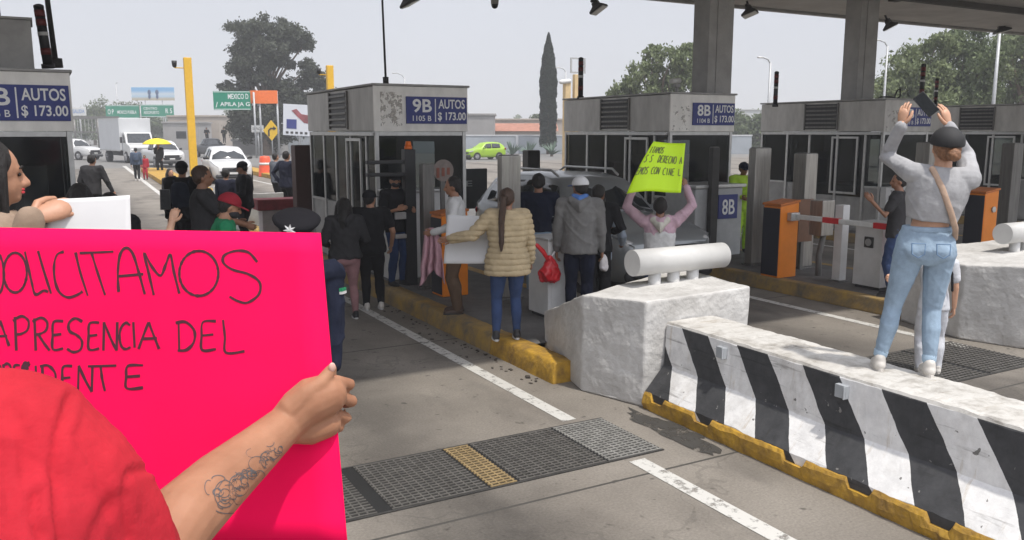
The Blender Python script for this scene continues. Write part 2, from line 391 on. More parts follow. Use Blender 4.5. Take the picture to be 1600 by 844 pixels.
def fine_kerb(x0, x1, y0, y1, mk=None):      # the near, close-up kerb, with chipped edges
    b = MB(); n = int((y1 - y0) / 0.035); pr_ = [(x0, 0.0), (x0 + .012, .10), (x0 + .03, .185), (x0 + .055, .203), (x0 + .14, .205), (x1, .205), (x1, 0)]
    L = []
    for i in range(n + 1):
        y = y0 + (y1 - y0) * i / n; ring = []
        for u, v in pr_:
            q = noise.noise(Vector((u * 9, y * 6, v * 9))) * 0.006 + noise.noise(Vector((u * 30, y * 25, v * 30))) * 0.004
            ring.append(b.b.verts.new((u + (q if u < x1 else 0), y, max(0, v + (q if v > .05 else 0)))))
        L.append(ring)
    for i in range(n):
        for j in range(len(pr_) - 1): b.b.faces.new((L[i][j], L[i + 1][j], L[i + 1][j + 1], L[i][j + 1])).smooth = True
    b.b.faces.new(L[0]); b.b.faces.new(L[-1][::-1])
    return tag(b.build('kerb', mk or YEL, fixn=True), kind='structure')
island(10, 6.6, 21); island(8, 6.2, 24); island(7, 6.5, 24); island(6, 6.5, 24)
x0 = ISLX[9]; fine_kerb(x0, x0 + .24, 6.55, 7.85); fine_kerb(x0, x0 + .24, 7.851, 21, YELD)
b = MB(); b.face([(x0 + .2, 7.3, .197), (x0 + 1.75, 7.3, .197), (x0 + 1.75, 21, .197), (x0 + .2, 21, .197)]); tag(b.build('pavement', ISL), kind='structure')
b = MB(); b.prism([(x0 + 1.95, 0), (x0 + 1.92, .2), (x0 + 1.75, .2), (x0 + 1.75, 0)], 'y', 7.3, 21, .02); b.box(x0 + .25, 20.8, 0, x0 + 1.74, 20.998, .198, .02); tag(b.build('kerb', YEL), kind='structure')
# the long divider farther up the approach
b = MB(); b.prism([(4.3, 31), (5.6, 31), (6.6, 56), (5.3, 56)], 'z', 0, .22, .03); tag(b.build('kerb', YEL), kind='structure')
b = MB(); b.prism([(9.9, 30), (11.3, 30), (11.6, 58), (10.6, 58)], 'z', 0, .22, .03); tag(b.build('kerb', YEL), kind='structure')

# ------------------------------------------------------------------ canopy over the plaza
ca = empty('toll_canopy', (16, 10.7, 0), 0, 'huge flat concrete canopy roof over the toll booths, standing on grey pillars', 'canopy')
b = MB(); b.box(-28, -5.4, 5.42, 32, 5.35, 6.3, .03); b.build('roof_slab', CANOPY, ca)
b = MB(); b.box(-28, 5.353, 5.36, 32, 5.50, 6.36); b.build('fascia_edge', GREYP, ca)
for cx, cy in ((11.3, 12.55), (16.75, 13.65), (24.45, 13.65), (31, 13.65)):
    b = MB(); b.box(cx - .3 - 16, cy - .22 - 10.7, .2, cx + .3 - 16, cy + .22 - 10.7, 5.41, .015)
    b.box(cx - .11 - 16, cy - .235 - 10.7, .2, cx + -.09 - 16, cy - .223 - 10.7, 5.4)
    b.build('column', CONC, ca)
for cx in (11.3, 16.75, 22.3, 28, -.2):
    b = MB(); b.box(cx - .12 - 16, -5.2, 5.2, cx + .12 - 16, 2.2, 5.417); b.build('beam', CANOD, ca)
b = MB(); b.box(-28, 2.25, 5.28, 32, 2.37, 5.417); b.build('beam', CANOD, ca)

# ------------------------------------------------------------------ floodlights and dome camera under the canopy
def flood_proto():
    t = empty('floodlight')
    b = MB(); b.rings([(0, .21, .15), (.03, .21, .15), (.10, .085, .065), (.15, .075, .06)], 4, Matrix.Rotation(R(45), 4, 'Z')); 
    for f in b.b.faces: f.smooth = False
    b.build('housing', DARKM, t)
    b = MB(); b.rings([(-.012, .19, .135), (-.001, .195, .14)], 4, Matrix.Rotation(R(45), 4, 'Z')); b.build('lens', LAMPGL, t)
    b = MB(); b.cyl((0, 0, .15), (0, 0, .42), .018); b.box(-.09, -.02, .15, .09, .02, .19, .005); b.cyl((-.16, 0, .36), (.16, 0, .36), .012); b.build('bracket', BLACKP, t)
    return t
fl = flood_proto()
FL = [((936, 16), 'floodlight hanging nearest the open sky, first left of the front concrete pillar'), ((1172, 23), 'dark floodlight hanging between the two concrete pillars'), ((1392, 43), 'tilted floodlight just right of the second concrete pillar'), ((1566, 50), 'floodlight hanging in front of the tall grey lamp post at far right'), ((642, 6), 'dark floodlight cut by the top edge above the nine B booth')]
for i, (p, lb) in enumerate(FL):
    o = fl if i == 0 else copy_tree(fl)
    q = at(p[0], p[1], y=15.4); o.location = q; o.scale = (1.5, 1.5, 1.3); o.rotation_euler = (R([-28, -16, -24, -14, -20][i]), R([-8, 0, -14, 0, -18][i]), R([30, 25, 20, 40, 35][i]))
    tag(o, lb, 'floodlight', 'floodlights under the canopy')
    b = None
q = at(773, 2, y=15.4)
t = empty('dome_camera', q, 0, 'small dark dome security camera hanging alone at the top against the sky', 'camera')
b = MB(); b.cyl((0, 0, -.06), (0, 0, .10), .075, .085); b.cyl((0, 0, .1), (0, 0, .5), .02); b.build('housing', GREYP, t)
b = MB(); b.ball((0, 0, -.07), (.07, .07, .075)); b.build('dome', BLACKP, t)

# ------------------------------------------------------------------ painted concrete barriers
def rough_white(name, c, c2):
    m = mat(name, c, 0.85, 0, 0, 2.6, 0.8, 14, c2=c2)
    return m
WCONC = rough_white('white painted concrete', (0.62, 0.61, 0.59), (0.38, 0.368, 0.35))
def nose_block(name, pts, base, label):
    """pts: footprint (x, y, z_top); local to base"""
    t = empty(name, base, 0, label, 'barrier')
    b = MB(); n = len(pts)
    lo = [b.b.verts.new((p[0] - base[0], p[1] - base[1], 0)) for p in pts]; hi = [b.b.verts.new((p[0] - base[0], p[1] - base[1], p[2])) for p in pts]
    for i in range(n):
        j = (i + 1) % n; b.b.faces.new((lo[i], lo[j], hi[j], hi[i]))
    b.b.faces.new(hi); b.b.faces.new(lo[::-1])
    bmesh.ops.bevel(b.b, geom=b.b.edges[:] + b.b.verts[:], offset=0.025, segments=3, affect='EDGES', profile=0.6)
    bmesh.ops.triangulate(b.b, faces=b.b.faces[:])
    for _ in range(6):
        es = [e for e in b.b.edges if e.calc_length() > .09]
        if not es: break
        bmesh.ops.subdivide_edges(b.b, edges=es, cuts=1, use_grid_fill=False); bmesh.ops.triangulate(b.b, faces=b.b.faces[:])
    for v in b.b.verts:
        if v.co.z > .02:
            p = v.co + Vector(base)
            v.co += Vector((noise.noise(p * 4), noise.noise(p * 4 + Vector((9, 0, 0))), noise.noise(p * 4 + Vector((0, 7, 0))))) * 0.012 + Vector((1, 1, 1)) * noise.noise(p * 15) * 0.004
    bmesh.ops.recalc_face_normals(b.b, faces=b.b.faces[:])
    b.build('concrete_block', WCONC, t)
    return t
PIPEW = mat('white painted pipe', (0.56, 0.555, 0.54), 0.45, 0, 0.07, 5, 0.08, 12)
def pipe_guard(loc, label, ln=1.12):
    t = empty('pipe_guard', loc, 0, label, 'guard rail', 'white pipe guards on the barrier ends')
    b = MB(); b.cyl((0, 0, .24), (ln, 0, .24), .125, n=40)
    b.b.faces.ensure_lookup_table()
    b.build('pipe', PIPEW, t)
    for sx in (.27, .50, .74):
        b = MB(); b.cyl((sx, 0, -.08), (sx, 0, .13), .06, n=20); b.build('stub', PIPEW, t)
    return t
nose_block('barrier_end', [(4.40, 5.60, .93), (5.62, 5.62, .95), (5.85, 6.9, .95), (5.8, 7.45, .62), (4.50, 7.42, .50), (4.19, 6.25, .91)], (4.9, 6.4, 0), 'big white concrete barrier end between yellow kerb and striped barrier, below the grey hoodie')
pipe_guard((4.78, 6.30, .90), 'thick white horizontal pipe on three short stubs below the lime green placard')
nose_block('barrier_end', [(9.09, 5.80, .86), (9.3, 5.1, .92), (10.6, 5.1, .95), (10.9, 6.6, .95), (9.35, 6.75, .9)], (9.9, 5.9, 0), 'white rough concrete barrier end at the right edge, behind the woman filming')
pipe_guard((10.02, 5.95, .91), 'thick white pipe on stubs cut off by the right edge of the picture')

STR_Z = 0.36
def stripe_mat():
    m = bpy.data.materials.new('black and white striped paint'); m.use_nodes = True; N = m.node_tree.nodes; L = m.node_tree.links; b = N['Principled BSDF']
    tc = N.new('ShaderNodeTexCoord'); sp = N.new('ShaderNodeSeparateXYZ'); L.new(tc.outputs['Object'], sp.inputs[0])
    def M(op, a, c=None, d=None):
        q = N.new('ShaderNodeMath'); q.operation = op
        for i, v in enumerate((a, c, d)):
            if v is None: continue
            if isinstance(v, (int, float)): q.inputs[i].default_value = v
            else: L.new(v, q.inputs[i])
        return q.outputs[0]
    wob = N.new('ShaderNodeTexNoise'); wob.inputs['Scale'].default_value = 5; wob.inputs['Detail'].default_value = 6; L.new(tc.outputs['Object'], wob.inputs['Vector'])
    yy = M('ADD', sp.outputs[1], M('MULTIPLY', M('SUBTRACT', wob.outputs['Fac'], .5), .035))
    dz = M('SUBTRACT', sp.outputs[2], STR_Z)
    sl_ = M('ADD', M('MULTIPLY', M('MAXIMUM', dz, 0), -0.69), M('MULTIPLY', M('MINIMUM', dz, 0), -0.95))
    u = M('ADD', yy, sl_)
    st = M('FRACT', M('DIVIDE', M('ADD', u, STR_OFF), STR_P))
    blk = M('LESS_THAN', st, .5)
    n = N.new('ShaderNodeTexNoise'); n.inputs['Scale'].default_value = 7; n.inputs['Detail'].default_value = 8; n.inputs['Roughness'].default_value = .7; L.new(tc.outputs['Object'], n.inputs['Vector'])
    def rp(p0, c0, p1, c1):
        r = N.new('ShaderNodeValToRGB'); e = r.color_ramp.elements; e[0].position = p0; e[1].position = p1; e[0].color = (*c0, 1); e[1].color = (*c1, 1); L.new(n.outputs['Fac'], r.inputs[0]); return r.outputs[0]
    white = rp(.3, (.60, .595, .59), .62, (.80, .795, .785)); black = rp(.35, (.032, .033, .036), .78, (.07, .071, .075))
    x = N.new('ShaderNodeMix'); x.data_type = 'RGBA'; L.new(blk, x.inputs[0]); L.new(white, x.inputs[6]); L.new(black, x.inputs[7])
    # chips showing concrete
    n2 = N.new('ShaderNodeTexNoise'); n2.inputs['Scale'].default_value = 16; n2.inputs['Detail'].default_value = 8; L.new(tc.outputs['Object'], n2.inputs['Vector'])
    chip = M('GREATER_THAN', n2.outputs['Fac'], .70)
    x2 = N.new('ShaderNodeMix'); x2.data_type = 'RGBA'; L.new(chip, x2.inputs[0]); L.new(x.outputs[2], x2.inputs[6]); x2.inputs[7].default_value = (.2, .195, .185, 1)
    top = M('GREATER_THAN', sp.outputs[2], .718)
    n3 = N.new('ShaderNodeTexNoise'); n3.inputs['Scale'].default_value = 6; n3.inputs['Detail'].default_value = 9; n3.inputs['Roughness'].default_value = .75; L.new(tc.outputs['Object'], n3.inputs['Vector'])
    rt_ = N.new('ShaderNodeValToRGB'); e = rt_.color_ramp.elements; e[0].position = .34; e[1].position = .52; e[0].color = (.30, .28, .25, 1); e[1].color = (.52, .505, .475, 1); L.new(n3.outputs['Fac'], rt_.inputs[0])
    x3 = N.new('ShaderNodeMix'); x3.data_type = 'RGBA'; L.new(top, x3.inputs[0]); L.new(x2.outputs[2], x3.inputs[6]); L.new(rt_.outputs[0], x3.inputs[7])
    def scuff(scale, mp, p0, p1, dark):
        mpn = N.new('ShaderNodeMapping'); mpn.inputs['Scale'].default_value = mp; L.new(tc.outputs['Object'], mpn.inputs[0]); q = N.new('ShaderNodeTexNoise'); q.inputs['Scale'].default_value = scale; q.inputs['Detail'].default_value = 7; q.inputs['Roughness'].default_value = .7; L.new(mpn.outputs[0], q.inputs['Vector'])
        r = N.new('ShaderNodeValToRGB'); e = r.color_ramp.elements; e[0].position = p0; e[1].position = p1; e[0].color = (1, 1, 1, 1); e[1].color = (*dark, 1); L.new(q.outputs['Fac'], r.inputs[0]); return r.outputs[0]
    cur = x3.outputs[2]
    for lay in (scuff(3.5, (1, .35, 5), .58, .70, (.45, .44, .43)), scuff(4, (1, 4, .5), .58, .74, (.72, .64, .54)), scuff(2.2, (1, 1, 1), .50, .75, (.74, .72, .69))):
        xm = N.new('ShaderNodeMix'); xm.data_type = 'RGBA'; xm.blend_type = 'MULTIPLY'; xm.inputs[0].default_value = 1; L.new(cur, xm.inputs[6]); L.new(lay, xm.inputs[7]); cur = xm.outputs[2]
    L.new(cur, b.inputs['Base Color']); b.inputs['Roughness'].default_value = .75
    bp = N.new('ShaderNodeBump'); bp.inputs['Strength'].default_value = .5; bp.inputs['Distance'].default_value = .01; L.new(n2.outputs['Fac'], bp.inputs['Height']); L.new(bp.outputs[0], b.inputs['Normal'])
    return m
STR_P = 0.65; STR_OFF = -4.82 + 6.5
STRIPE = stripe_mat()
def jersey(loc, y0, y1, label, notches=True):
    """local x=0 at the lane-side foot; body runs in y"""
    t = empty('jersey_barrier', loc, 0, label, 'barrier')
    prof = [(.02, .15), (.215, STR_Z), (.236, .712), (.25, .735), (.50, .742), (.75, .735), (.764, .712), (.785, STR_Z), (.98, .15), (.98, .0), (.02, .0)]
    n = int((y1 - y0) / .045); b = MB(); L = []
    for i in range(n + 1):
        y = y0 + (y1 - y0) * i / n; ring = []
        for u, v in prof:
            q = (noise.noise(Vector((u * 6, y * 3, v * 6))) * .008 + noise.noise(Vector((u * 22, y * 20, v * 22))) * .006) if v > .01 else 0
            ring.append(b.b.verts.new((u + q, y, v + q)))
        L.append(ring)
    m = len(prof)
    for i in range(n):
        for j in range(m):
            q = (j + 1) % m; b.b.faces.new((L[i][j], L[i][q], L[i + 1][q], L[i + 1][j]))
    b.b.faces.new(L[0]); b.b.faces.new(L[-1][::-1])
    b.build('body', STRIPE, t, fixn=True)
    # yellow foot with dark drain notches
    nt_y = [y1 - d for d in (.18 + .55 * k + (.0 if k < 2 else .38) for k in range(12))] if notches else []
    b = MB(); n = int((y1 - y0) / .03); L = []
    pf = [(0, 0), (-.012, .06), (-.006, .118), (.012, .143), (.04, .157), (.06, .15), (.06, 0)]
    for i in range(n + 1):
        y = y0 + (y1 - y0) * i / n; ring = []
        cut = any(abs(y - q) < .085 for q in nt_y)
        for u, v in pf:
            q = noise.noise(Vector((u * 9, y * 7, v * 12))) * .013 + noise.noise(Vector((u * 30, y * 28, v * 30))) * .007 if v > .01 else noise.noise(Vector((3, y * 6, 1))) * .012
            vv = v + q if v > .01 else 0
            if cut: vv = min(vv, .085)
            ring.append(b.b.verts.new((u + q, y, vv)))
        L.append(ring)
    for i in range(n):
        for j in range(len(pf) - 1): b.b.faces.new((L[i][j], L[i + 1][j], L[i + 1][j + 1], L[i][j + 1]))
    b.b.faces.new(L[0]); b.b.faces.new(L[-1][::-1])
    b.build('yellow_foot', YEL, t, fixn=True)
    for q in nt_y:
        b = MB(); b.box(.026, q - .09, .05, .075, q + .09, .148); b.build('notch_shade', BLACKP, t)  # black block inside each notch, recess shade painted in
    return t
j9 = jersey((4.39, 0, 0), -1.5, 5.585, 'long concrete barrier with slanted black and white stripes and yellow foot, under woman filming')
for yy in (4.88, 3.72):
    b = MB(); b.box(.195, yy - .045, .585, .235, yy + .045, .675, .003); b.box(.175, yy - .045, .585, .194, yy - .037, .675, .002); b.build('steel_bracket', mat('painted bracket', (.36, .38, .40), .6), j9)
jersey((-.80, 0, 0), -1.5, 5.5, 'barrier under the pink placard, mostly hidden, only its yellow foot showing', False)
nose_block('barrier_end', [(-.9, 5.52, .93), (.3, 5.52, .95), (.4, 6.6, .95), (-.8, 6.7, .62)], (-.25, 6.1, 0), 'white concrete barrier end behind the woman holding the white paper')

# ------------------------------------------------------------------ drain grates
GRT = mat('worn grating steel', (0.125, 0.118, 0.108), 0.6, 0.4, 0.3, 9)
GRY = mat('rusty yellow grating steel', (0.27, 0.195, 0.095), 0.7, 0.2, 0.3, 9)
GRW = mat('pale painted grating steel', (0.21, 0.205, 0.19), 0.7, 0.1, 0.3, 9)
PIT_SHADE = mat('dark pit', (0.010, 0.010, 0.010), 0.9)
def grate(loc, x0, x1, y0, y1, label, secs):
    t = empty('drain_grate', loc, 0, label, 'drain grate', 'steel drain grates across the lanes')
    b = MB(); b.face([(x0, y0, .003), (x1, y0, .003), (x1, y1, .003), (x0, y1, .003)]); b.build('pit_shade', PIT_SHADE, t)  # flat black sheet, the shade below the bars put in as colour
    for a, c, m in secs:
        b = MB(); n = 19
        for i in range(n):
            y = y0 + .02 + (y1 - y0 - .04) * i / (n - 1); b.box(a + .01, y - .0085, .004, c - .01, y + .0085, .011)
        x = a + .03
        while x < c - .02:
            b.box(x - .006, y0 + .012, .0035, x + .006, y1 - .012, .0095); x += .055
        b.build('grating', m, t)
    b = MB(); b.box(x0, y0 - .012, .002, x1, y0 + .008, .008); b.box(x0, y1 - .008, .002, x1, y1 + .012, .008); b.build('frame', DARKM, t)
    return t
grate((2.3, 5.13, 0), -1.65, 1.62, -.40, .40, 'steel drain grate across the lane beside the pink placard', [(-1.65, -.62, GRT), (-.54, .16, GRT), (.16, .38, GRY), (.38, 1.12, GRT), (1.12, 1.62, GRW)])
grate((7.6, 5.25, 0), -.35, 1.3, -.5, .5, 'steel drain grate behind the striped barrier, at the feet of the child in white', [(-.35, .4, GRT), (0.44, 1.3, GRT)])

# small litter and grit gathered along the kerb foot
rnd = random.Random(12); b = MB()
for i in range(60):
    x = 4.03 - abs(rnd.gauss(0, .10)); y = rnd.uniform(6.6, 11); s = rnd.uniform(.006, .022) * (1.8 if rnd.random() < .1 else 1); a = rnd.uniform(0, 6.3)
    m_ = Matrix.Translation((x, y, s * .25)) @ Matrix.Rotation(a, 4, 'Z'); b.box(-s, -s * .6, -s * .25, s, s * .6, s * .25, 0, m_)
tag(b.build('road_grit', mat('dark grit', (.05, .042, .035), .9, 0, .6, 20)), 'dark grit and litter scattered along the foot of the yellow kerb', 'litter', kind='stuff')

# ------------------------------------------------------------------ toll booths
def fit_text(mb, s, x0, z0, x1, z1, y, bold=0.0, M=None):
    me = text_mesh(s, 1.0, 0.004, bold)
    xs = [v.co.x for v in me.vertices]; ys = [v.co.y for v in me.vertices]
    ax, bx, ay, by = min(xs), max(xs), min(ys), max(ys)
    for v in me.vertices:
        u = (v.co.x - ax) / (bx - ax); t = (v.co.y - ay) / (by - ay)
        p = Vector((x0 + u * (x1 - x0), y + v.co.z * .6, z0 + t * (z1 - z0)))
        v.co = M @ p if M is not None else p
    mb.b.from_mesh(me); bpy.data.meshes.remove(me)
BW, BD = 1.48, 3.5
def price_sign(parent, x, y, z, lane, code):
    w_, h_ = 1.0, .40
    b = MB(); b.box(x, y - .022, z, x + w_, y - .002, z + h_, .004); s = b.build('price_sign', BLUE, parent); s['label'] = 'blue sign reading %s AUTOS $ 173.00' % lane
    b = MB(); q = y - .026
    fit_text(b, lane, x + (.10 if len(lane) < 3 else .03), z + .165, x + .41, z + .365, q, .022)
    fit_text(b, code, x + .10, z + .04, x + .40, z + .12, q, .008)
    b.box(x + .462, q - .002, z + .03, x + .478, q + .003, z + h_ - .03)
    fit_text(b, 'AUTOS', x + .52, z + .225, x + .965, z + .365, q, .02)
    fit_text(b, '$ 173.00', x + .51, z + .035, x + .98, z + .175, q, .02)
    b.build('lettering', WHITEL, s)
def booth(loc, lane, code, label, front_w=True):
    t = empty('toll_booth', loc, 0, label, 'toll booth', 'toll booths of the plaza')
    b = MB(); b.box(.03, .03, 0, BW - .03, BD - .03, .98, .01); b.build('wall', GREYP, t)
    # fascia
    b = MB(); b.box(-.02, 0.012, 2.17, BW + .02, BD, 2.82, .012); b.build('fascia', FASC, t)
    b = MB(); b.box(-.024, -.02, 2.165, BW + .024, .010, 2.825, .006); b.build('front_fascia', FASCW if front_w else FASC, t)
    b = MB(); b.box(-.05, -.05, 2.828, BW + .05, BD + .03, 2.86, .008); b.build('roof', GREYP, t)
    # louvre in the lane-side fascia
    b = MB(); b.box(-.026, 1.2, 2.22, -.021, 2.1, 2.78); b.build('louvre_back', BLACKP, t)
    b = MB()
    for i in range(6): b.box(-.055, 1.22, 2.25 + i * .092, -.024, 2.08, 2.285 + i * .092, .003)
    b.box(-.05, 1.17, 2.2, -.02, 1.2, 2.8); b.box(-.05, 2.1, 2.2, -.02, 2.13, 2.8); b.build('louvre', STEELD, t)
    # dark room behind the glazing
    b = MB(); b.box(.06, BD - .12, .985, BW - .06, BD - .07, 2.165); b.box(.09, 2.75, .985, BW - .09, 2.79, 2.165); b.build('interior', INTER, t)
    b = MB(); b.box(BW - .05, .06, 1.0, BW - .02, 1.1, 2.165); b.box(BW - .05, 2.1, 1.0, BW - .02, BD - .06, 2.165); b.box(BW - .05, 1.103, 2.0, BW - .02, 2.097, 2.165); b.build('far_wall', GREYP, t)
    b = MB(); b.box(.35, .9, .985, .95, 1.5, 1.05, .01); b.box(.5, 1.02, 1.052, .9, 1.08, 1.36, .01); b.build('monitor', BLACKP, t)
    b = MB(); b.box(.30, 2.1, .985, .8, 2.5, 1.55, .02); b.build('seat_back', mat('worn seat', (.06, .05, .06), .8), t)
    b = MB(); b.box(.9, 1.9, .985, 1.2, 2.5, 1.7, .01); b.build('safe', mat('pale safe', (.35, .34, .32), .6), t)
    # frames and panes
    b = MB()
    for x in (0.0, BW - .055): b.box(x, 0, 0, x + .055, .055, 2.163, .004); b.box(x, BD - .06, 0, x + .055, BD - .005, 2.163, .004)
    b.box(.06, .004, 2.10, BW - .06, .05, 2.162, .004); b.box(.06, .0, .95, BW - .06, .05, 1.0, .004)
    b.box(.004, .06, 2.10, .05, BD - .06, 2.162, .004)
    for y in (.42, 1.16, 1.95, 2.62): b.box(.002, y, .0, .052, y + .06, 2.098, .004)
    b.box(.004, .06, .96, .048, .415, 1.0, .003); b.box(.004, 2.69, .96, .048, BD - .065, 1.0, .003)
    b.build('window_frame', ALU, t)
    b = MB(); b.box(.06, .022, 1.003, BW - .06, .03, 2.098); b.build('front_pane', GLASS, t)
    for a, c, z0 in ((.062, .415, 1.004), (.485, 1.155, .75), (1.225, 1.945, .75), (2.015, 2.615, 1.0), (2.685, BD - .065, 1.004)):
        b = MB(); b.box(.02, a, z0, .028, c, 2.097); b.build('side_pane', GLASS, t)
    # sliding sash standing slightly proud
    b = MB()
    b.box(-.035, .60, .80, -.004, .645, 2.06, .003); b.box(-.035, 1.27, .80, -.004, 1.315, 2.06, .003); b.box(-.035, .648, .80, -.004, 1.268, .845, .003); b.box(-.035, .648, 2.015, -.004, 1.268, 2.06, .003)
    b.build('sash', ALU, t)
    b = MB(); b.box(-.06, .06, 2.10, -.004, 2.5, 2.145, .004); b.build('door_rail', ALU, t)
    b = MB(); b.box(.012, 1.23, .05, .03, 1.94, .742, .004); b.box(.012, .49, .05, .03, 1.15, .742, .004); b.build('door_panel', GREYP, t)
    price_sign(t, BW - 1.0, -.02, 2.28, lane, code)
    return t
b10 = booth((-1.13, 11.2, .2), '10B', '1106 B', 'dark toll booth at the left edge with blue 10B AUTOS sign')
b9 = booth((4.35, 12, .2), '9B', '1105 B', 'pale steel toll booth with blue 9B AUTOS sign, left of the grey car')
b8 = booth((9.88, 12, .2), '8B', '1104 B', 'toll booth with blue 8B AUTOS sign behind the lime placard')
b7 = booth((15.62, 12, .2), '7B', '1103 B', 'grey toll booth whose blue sign is behind the raised phone', False)
b6 = booth((21.4, 12, .2), '6B', '1102 B', 'grey toll booth cut off by the right edge of the picture', False)
# booth-specific bits
def booth_bits():
    b = MB(); b.box(.04, -.42, 0, .98, -.06, 1.28, .02); b.build('front_cabinet', WHITEP, b9)
    b = MB(); b.box(.0, -.48, 1.283, 1.02, -.03, 1.32, .01); b.build('counter', ALU, b9)
    b = MB(); b.box(-.15, -.9, 0, .93, -.10, 1.2, .02); f = b.build('front_cabinet', mat('cabinet grey', (.42, .43, .43), .5), b8)
    b = MB(); b.box(-.19, -.95, 1.203, .97, -.06, 1.26, .01); b.build('counter', ALU, b8)
    b = MB(); b.box(.36, -.925, .66, .80, -.903, 1.08, .004); s = b.build('lane_sign', BLUE, f)
    b = MB(); fit_text(b, '8B', .44, .73, .73, 1.0, -.93, .014); b.build('lettering', WHITEL, s)
    b = MB(); b.box(.0, -.16, .55, .62, -.02, 1.0, .01); b.build('front_cabinet', WHITEP, b7)
    b = MB(); fit_text(b, 'TARIFA', .14, .86, .48, .93, -.166, .01); fit_text(b, 'VEHICULAR', .08, .76, .54, .82, -.166, .0); b.build('lettering', DARKM, b7)
    b = MB(); b.box(.05, -.4, 0, 1.2, -.06, 1.1, .02); b.build('front_cabinet', GREYP, b10)
booth_bits()
b = MB(); b.box(.08, -.0225, 2.24, .42, -.0205, 2.74); b.build('scuffed_patch', paint_mat('scuffed dirt', (.52, .49, .45), .50), b9)
for bb in (b8, b7, b10):
    b = MB(); b.box(.03, -.0225, 2.19, .44, -.0205, 2.62); b.build('scuffed_patch', paint_mat('scuffed dirt pale', (.56, .53, .49), .55), bb)
b = MB(); b.cyl((0, 0, .0), (0, 0, .10), .03); b.box(-.05, -.04, .1, .05, .04, .16, .005)
t = empty('roof_camera', (10.25, 12.3, 3.065), 0, 'small white camera on the roof corner of booth 8B', 'camera')
b.build('stand', GREYP, t)
b = MB(); b.cyl((-.16, -.03, .20), (.08, .02, .22), .045, n=12); b.build('housing', WHITEP, t)
b = MB(); b.tube([(0, 0, .0), (.1, 0, .05), (.4, .02, .06), (.55, 0, .05), (.62, 0, .2), (.72, 0, .24), (.74, 0, .08), (.66, 0, .03)], .018, 6)
o = b.build('roof_cable', BLACKP); o.location = (16.0, 12.5, 3.06); tag(o, 'black looped cable lying on the roof of booth 7B', 'cable')
b = MB(); b.box(-.55, -.4, 0, .55, .4, .62, .01); b.box(-.57, -.42, .623, .57, .42, .65)
o = b.build('roof_unit', GREYP); o.location = (-.52, 12.4, 3.062); tag(o, 'grey box unit on the roof of booth 10B', 'roof unit')

# banded signal tubes on the roofs
def tube_proto():
    t = empty('signal_tube')
    b = MB(); b.cyl((0, 0, 0), (0, 0, .06), .07); b.cyl((0, 0, .06), (0, 0, .80), .052, n=18); b.build('tube', BLACKP, t)
    for z, m in ((.18, REDD), (.43, WHITEP), (.56, REDD), (.68, REDD)):
        b = MB(); b.cyl((0, 0, z), (0, 0, z + (.05 if m is WHITEP else .085)), .0545, n=18); b.build('band', m, t)
    b = MB(); b.rings([(.80, .056, .056), (.83, .05, .05), (.845, .02, .02)], 16); b.build('cap', DARKM, t)
    return t
tp = tube_proto()
for i, (px, py, k, s, rx, lb) in enumerate(((76, 107, 10.6, .92, -4, 'leaning banded signal tube on the roof of booth 10B'), (907, 155, 17.5, 1.0, 0, 'banded signal tube standing between cypress and bushy tree'),
        (1211, 167, 19.5, .95, 0, 'dark banded signal tube right of the pale lamp post'), (1439, 158, 19.5, 1.0, 0, 'banded signal tube just above the raised phone'), (1461, 166, 22, .85, 0, 'shorter banded signal tube right of the raised phone'))):
    o = tp if i == 0 else copy_tree(tp)
    o.location = at(px, py, k=k); o.scale = (s * (1.2 if i == 0 else 1), s * (1.2 if i == 0 else 1), s); o.rotation_euler = (0, R(rx), 0)
    tag(o, lb, 'signal light', 'banded signal tubes on the booth roofs')
def antenna(base, h, r, tilt, label):
    b = MB(); b.cyl((0, 0, 0), (0, 0, .12), r * 2.4); b.cyl((0, 0, .1), (0, 0, h), r, r * .7, 8)
    o = b.build('antenna_pole', DARKM); o.location = base; o.rotation_euler = (0, R(tilt), 0); tag(o, label, 'pole')
antenna(at(603, 132, k=14), 3.5, .02, -1.2, 'thin dark antenna pole rising from the roof of booth 9B')
antenna(at(7, 105, k=10.6), 3, .025, -1, 'thin dark pole at the left edge above booth 10B')
antenna(at(88, 106, k=11.2), 3, .035, -2.5, 'grey pole beside the leaning banded tube')

# ------------------------------------------------------------------ pillars, cabinets and barrier gates on the islands
def pillar(x, y, w_, d_, h_, label, m=STEEL, z=.198, rz=0):
    t = empty('steel_pillar', (x, y, z), rz, label, 'pillar')
    b = MB(); b.box(-w_ / 2, -d_ / 2, .03, w_ / 2, d_ / 2, h_, .012); b.build('shaft', m, t)
    b = MB(); b.box(-w_ / 2 - .03, -d_ / 2 - .03, 0, w_ / 2 + .03, d_ / 2 + .03, .028, .004); b.build('base_plate', STEELD, t)
    b = MB(); b.box(-w_ / 2 + .015, -d_ / 2 + .01, h_ + .001, w_ / 2 - .015, d_ / 2 - .01, h_ + .012, .003); b.build('cap', STEELD, t)
    return t
pillar(5.25, 9.55, .28, .12, 1.86, 'steel pillar between the beige jacket and the grey car')
pillar(4.62, 10.75, .17, .14, 1.72, 'narrow steel pillar behind the man in the white shirt', STEELD)
pillar(10.18, 10.1, .34, .16, 1.9, 'tall steel pillar left of the orange barrier gate')
pillar(10.05, 11.02, .16, .10, 1.9, 'dark steel pillar left of the tall bright pillar', DARKM)
pillar(10.62, 9.55, .26, .26, 1.82, 'steel pillar just right of the orange barrier gate', STEEL)
pillar(4.5, 16.6, .36, .3, 1.9, 'dark reddish pillar behind booth 9B on its left', mat('dark reddish paint', (.075, .04, .035), .6))
pillar(9.7, 16.6, .32, .25, 1.75, 'short dark pillar seen above the grey car roof', DARKM)
pillar(15.9, 9.4, .3, .24, 1.95, 'steel pillar left of the far right orange gate', STEELD)
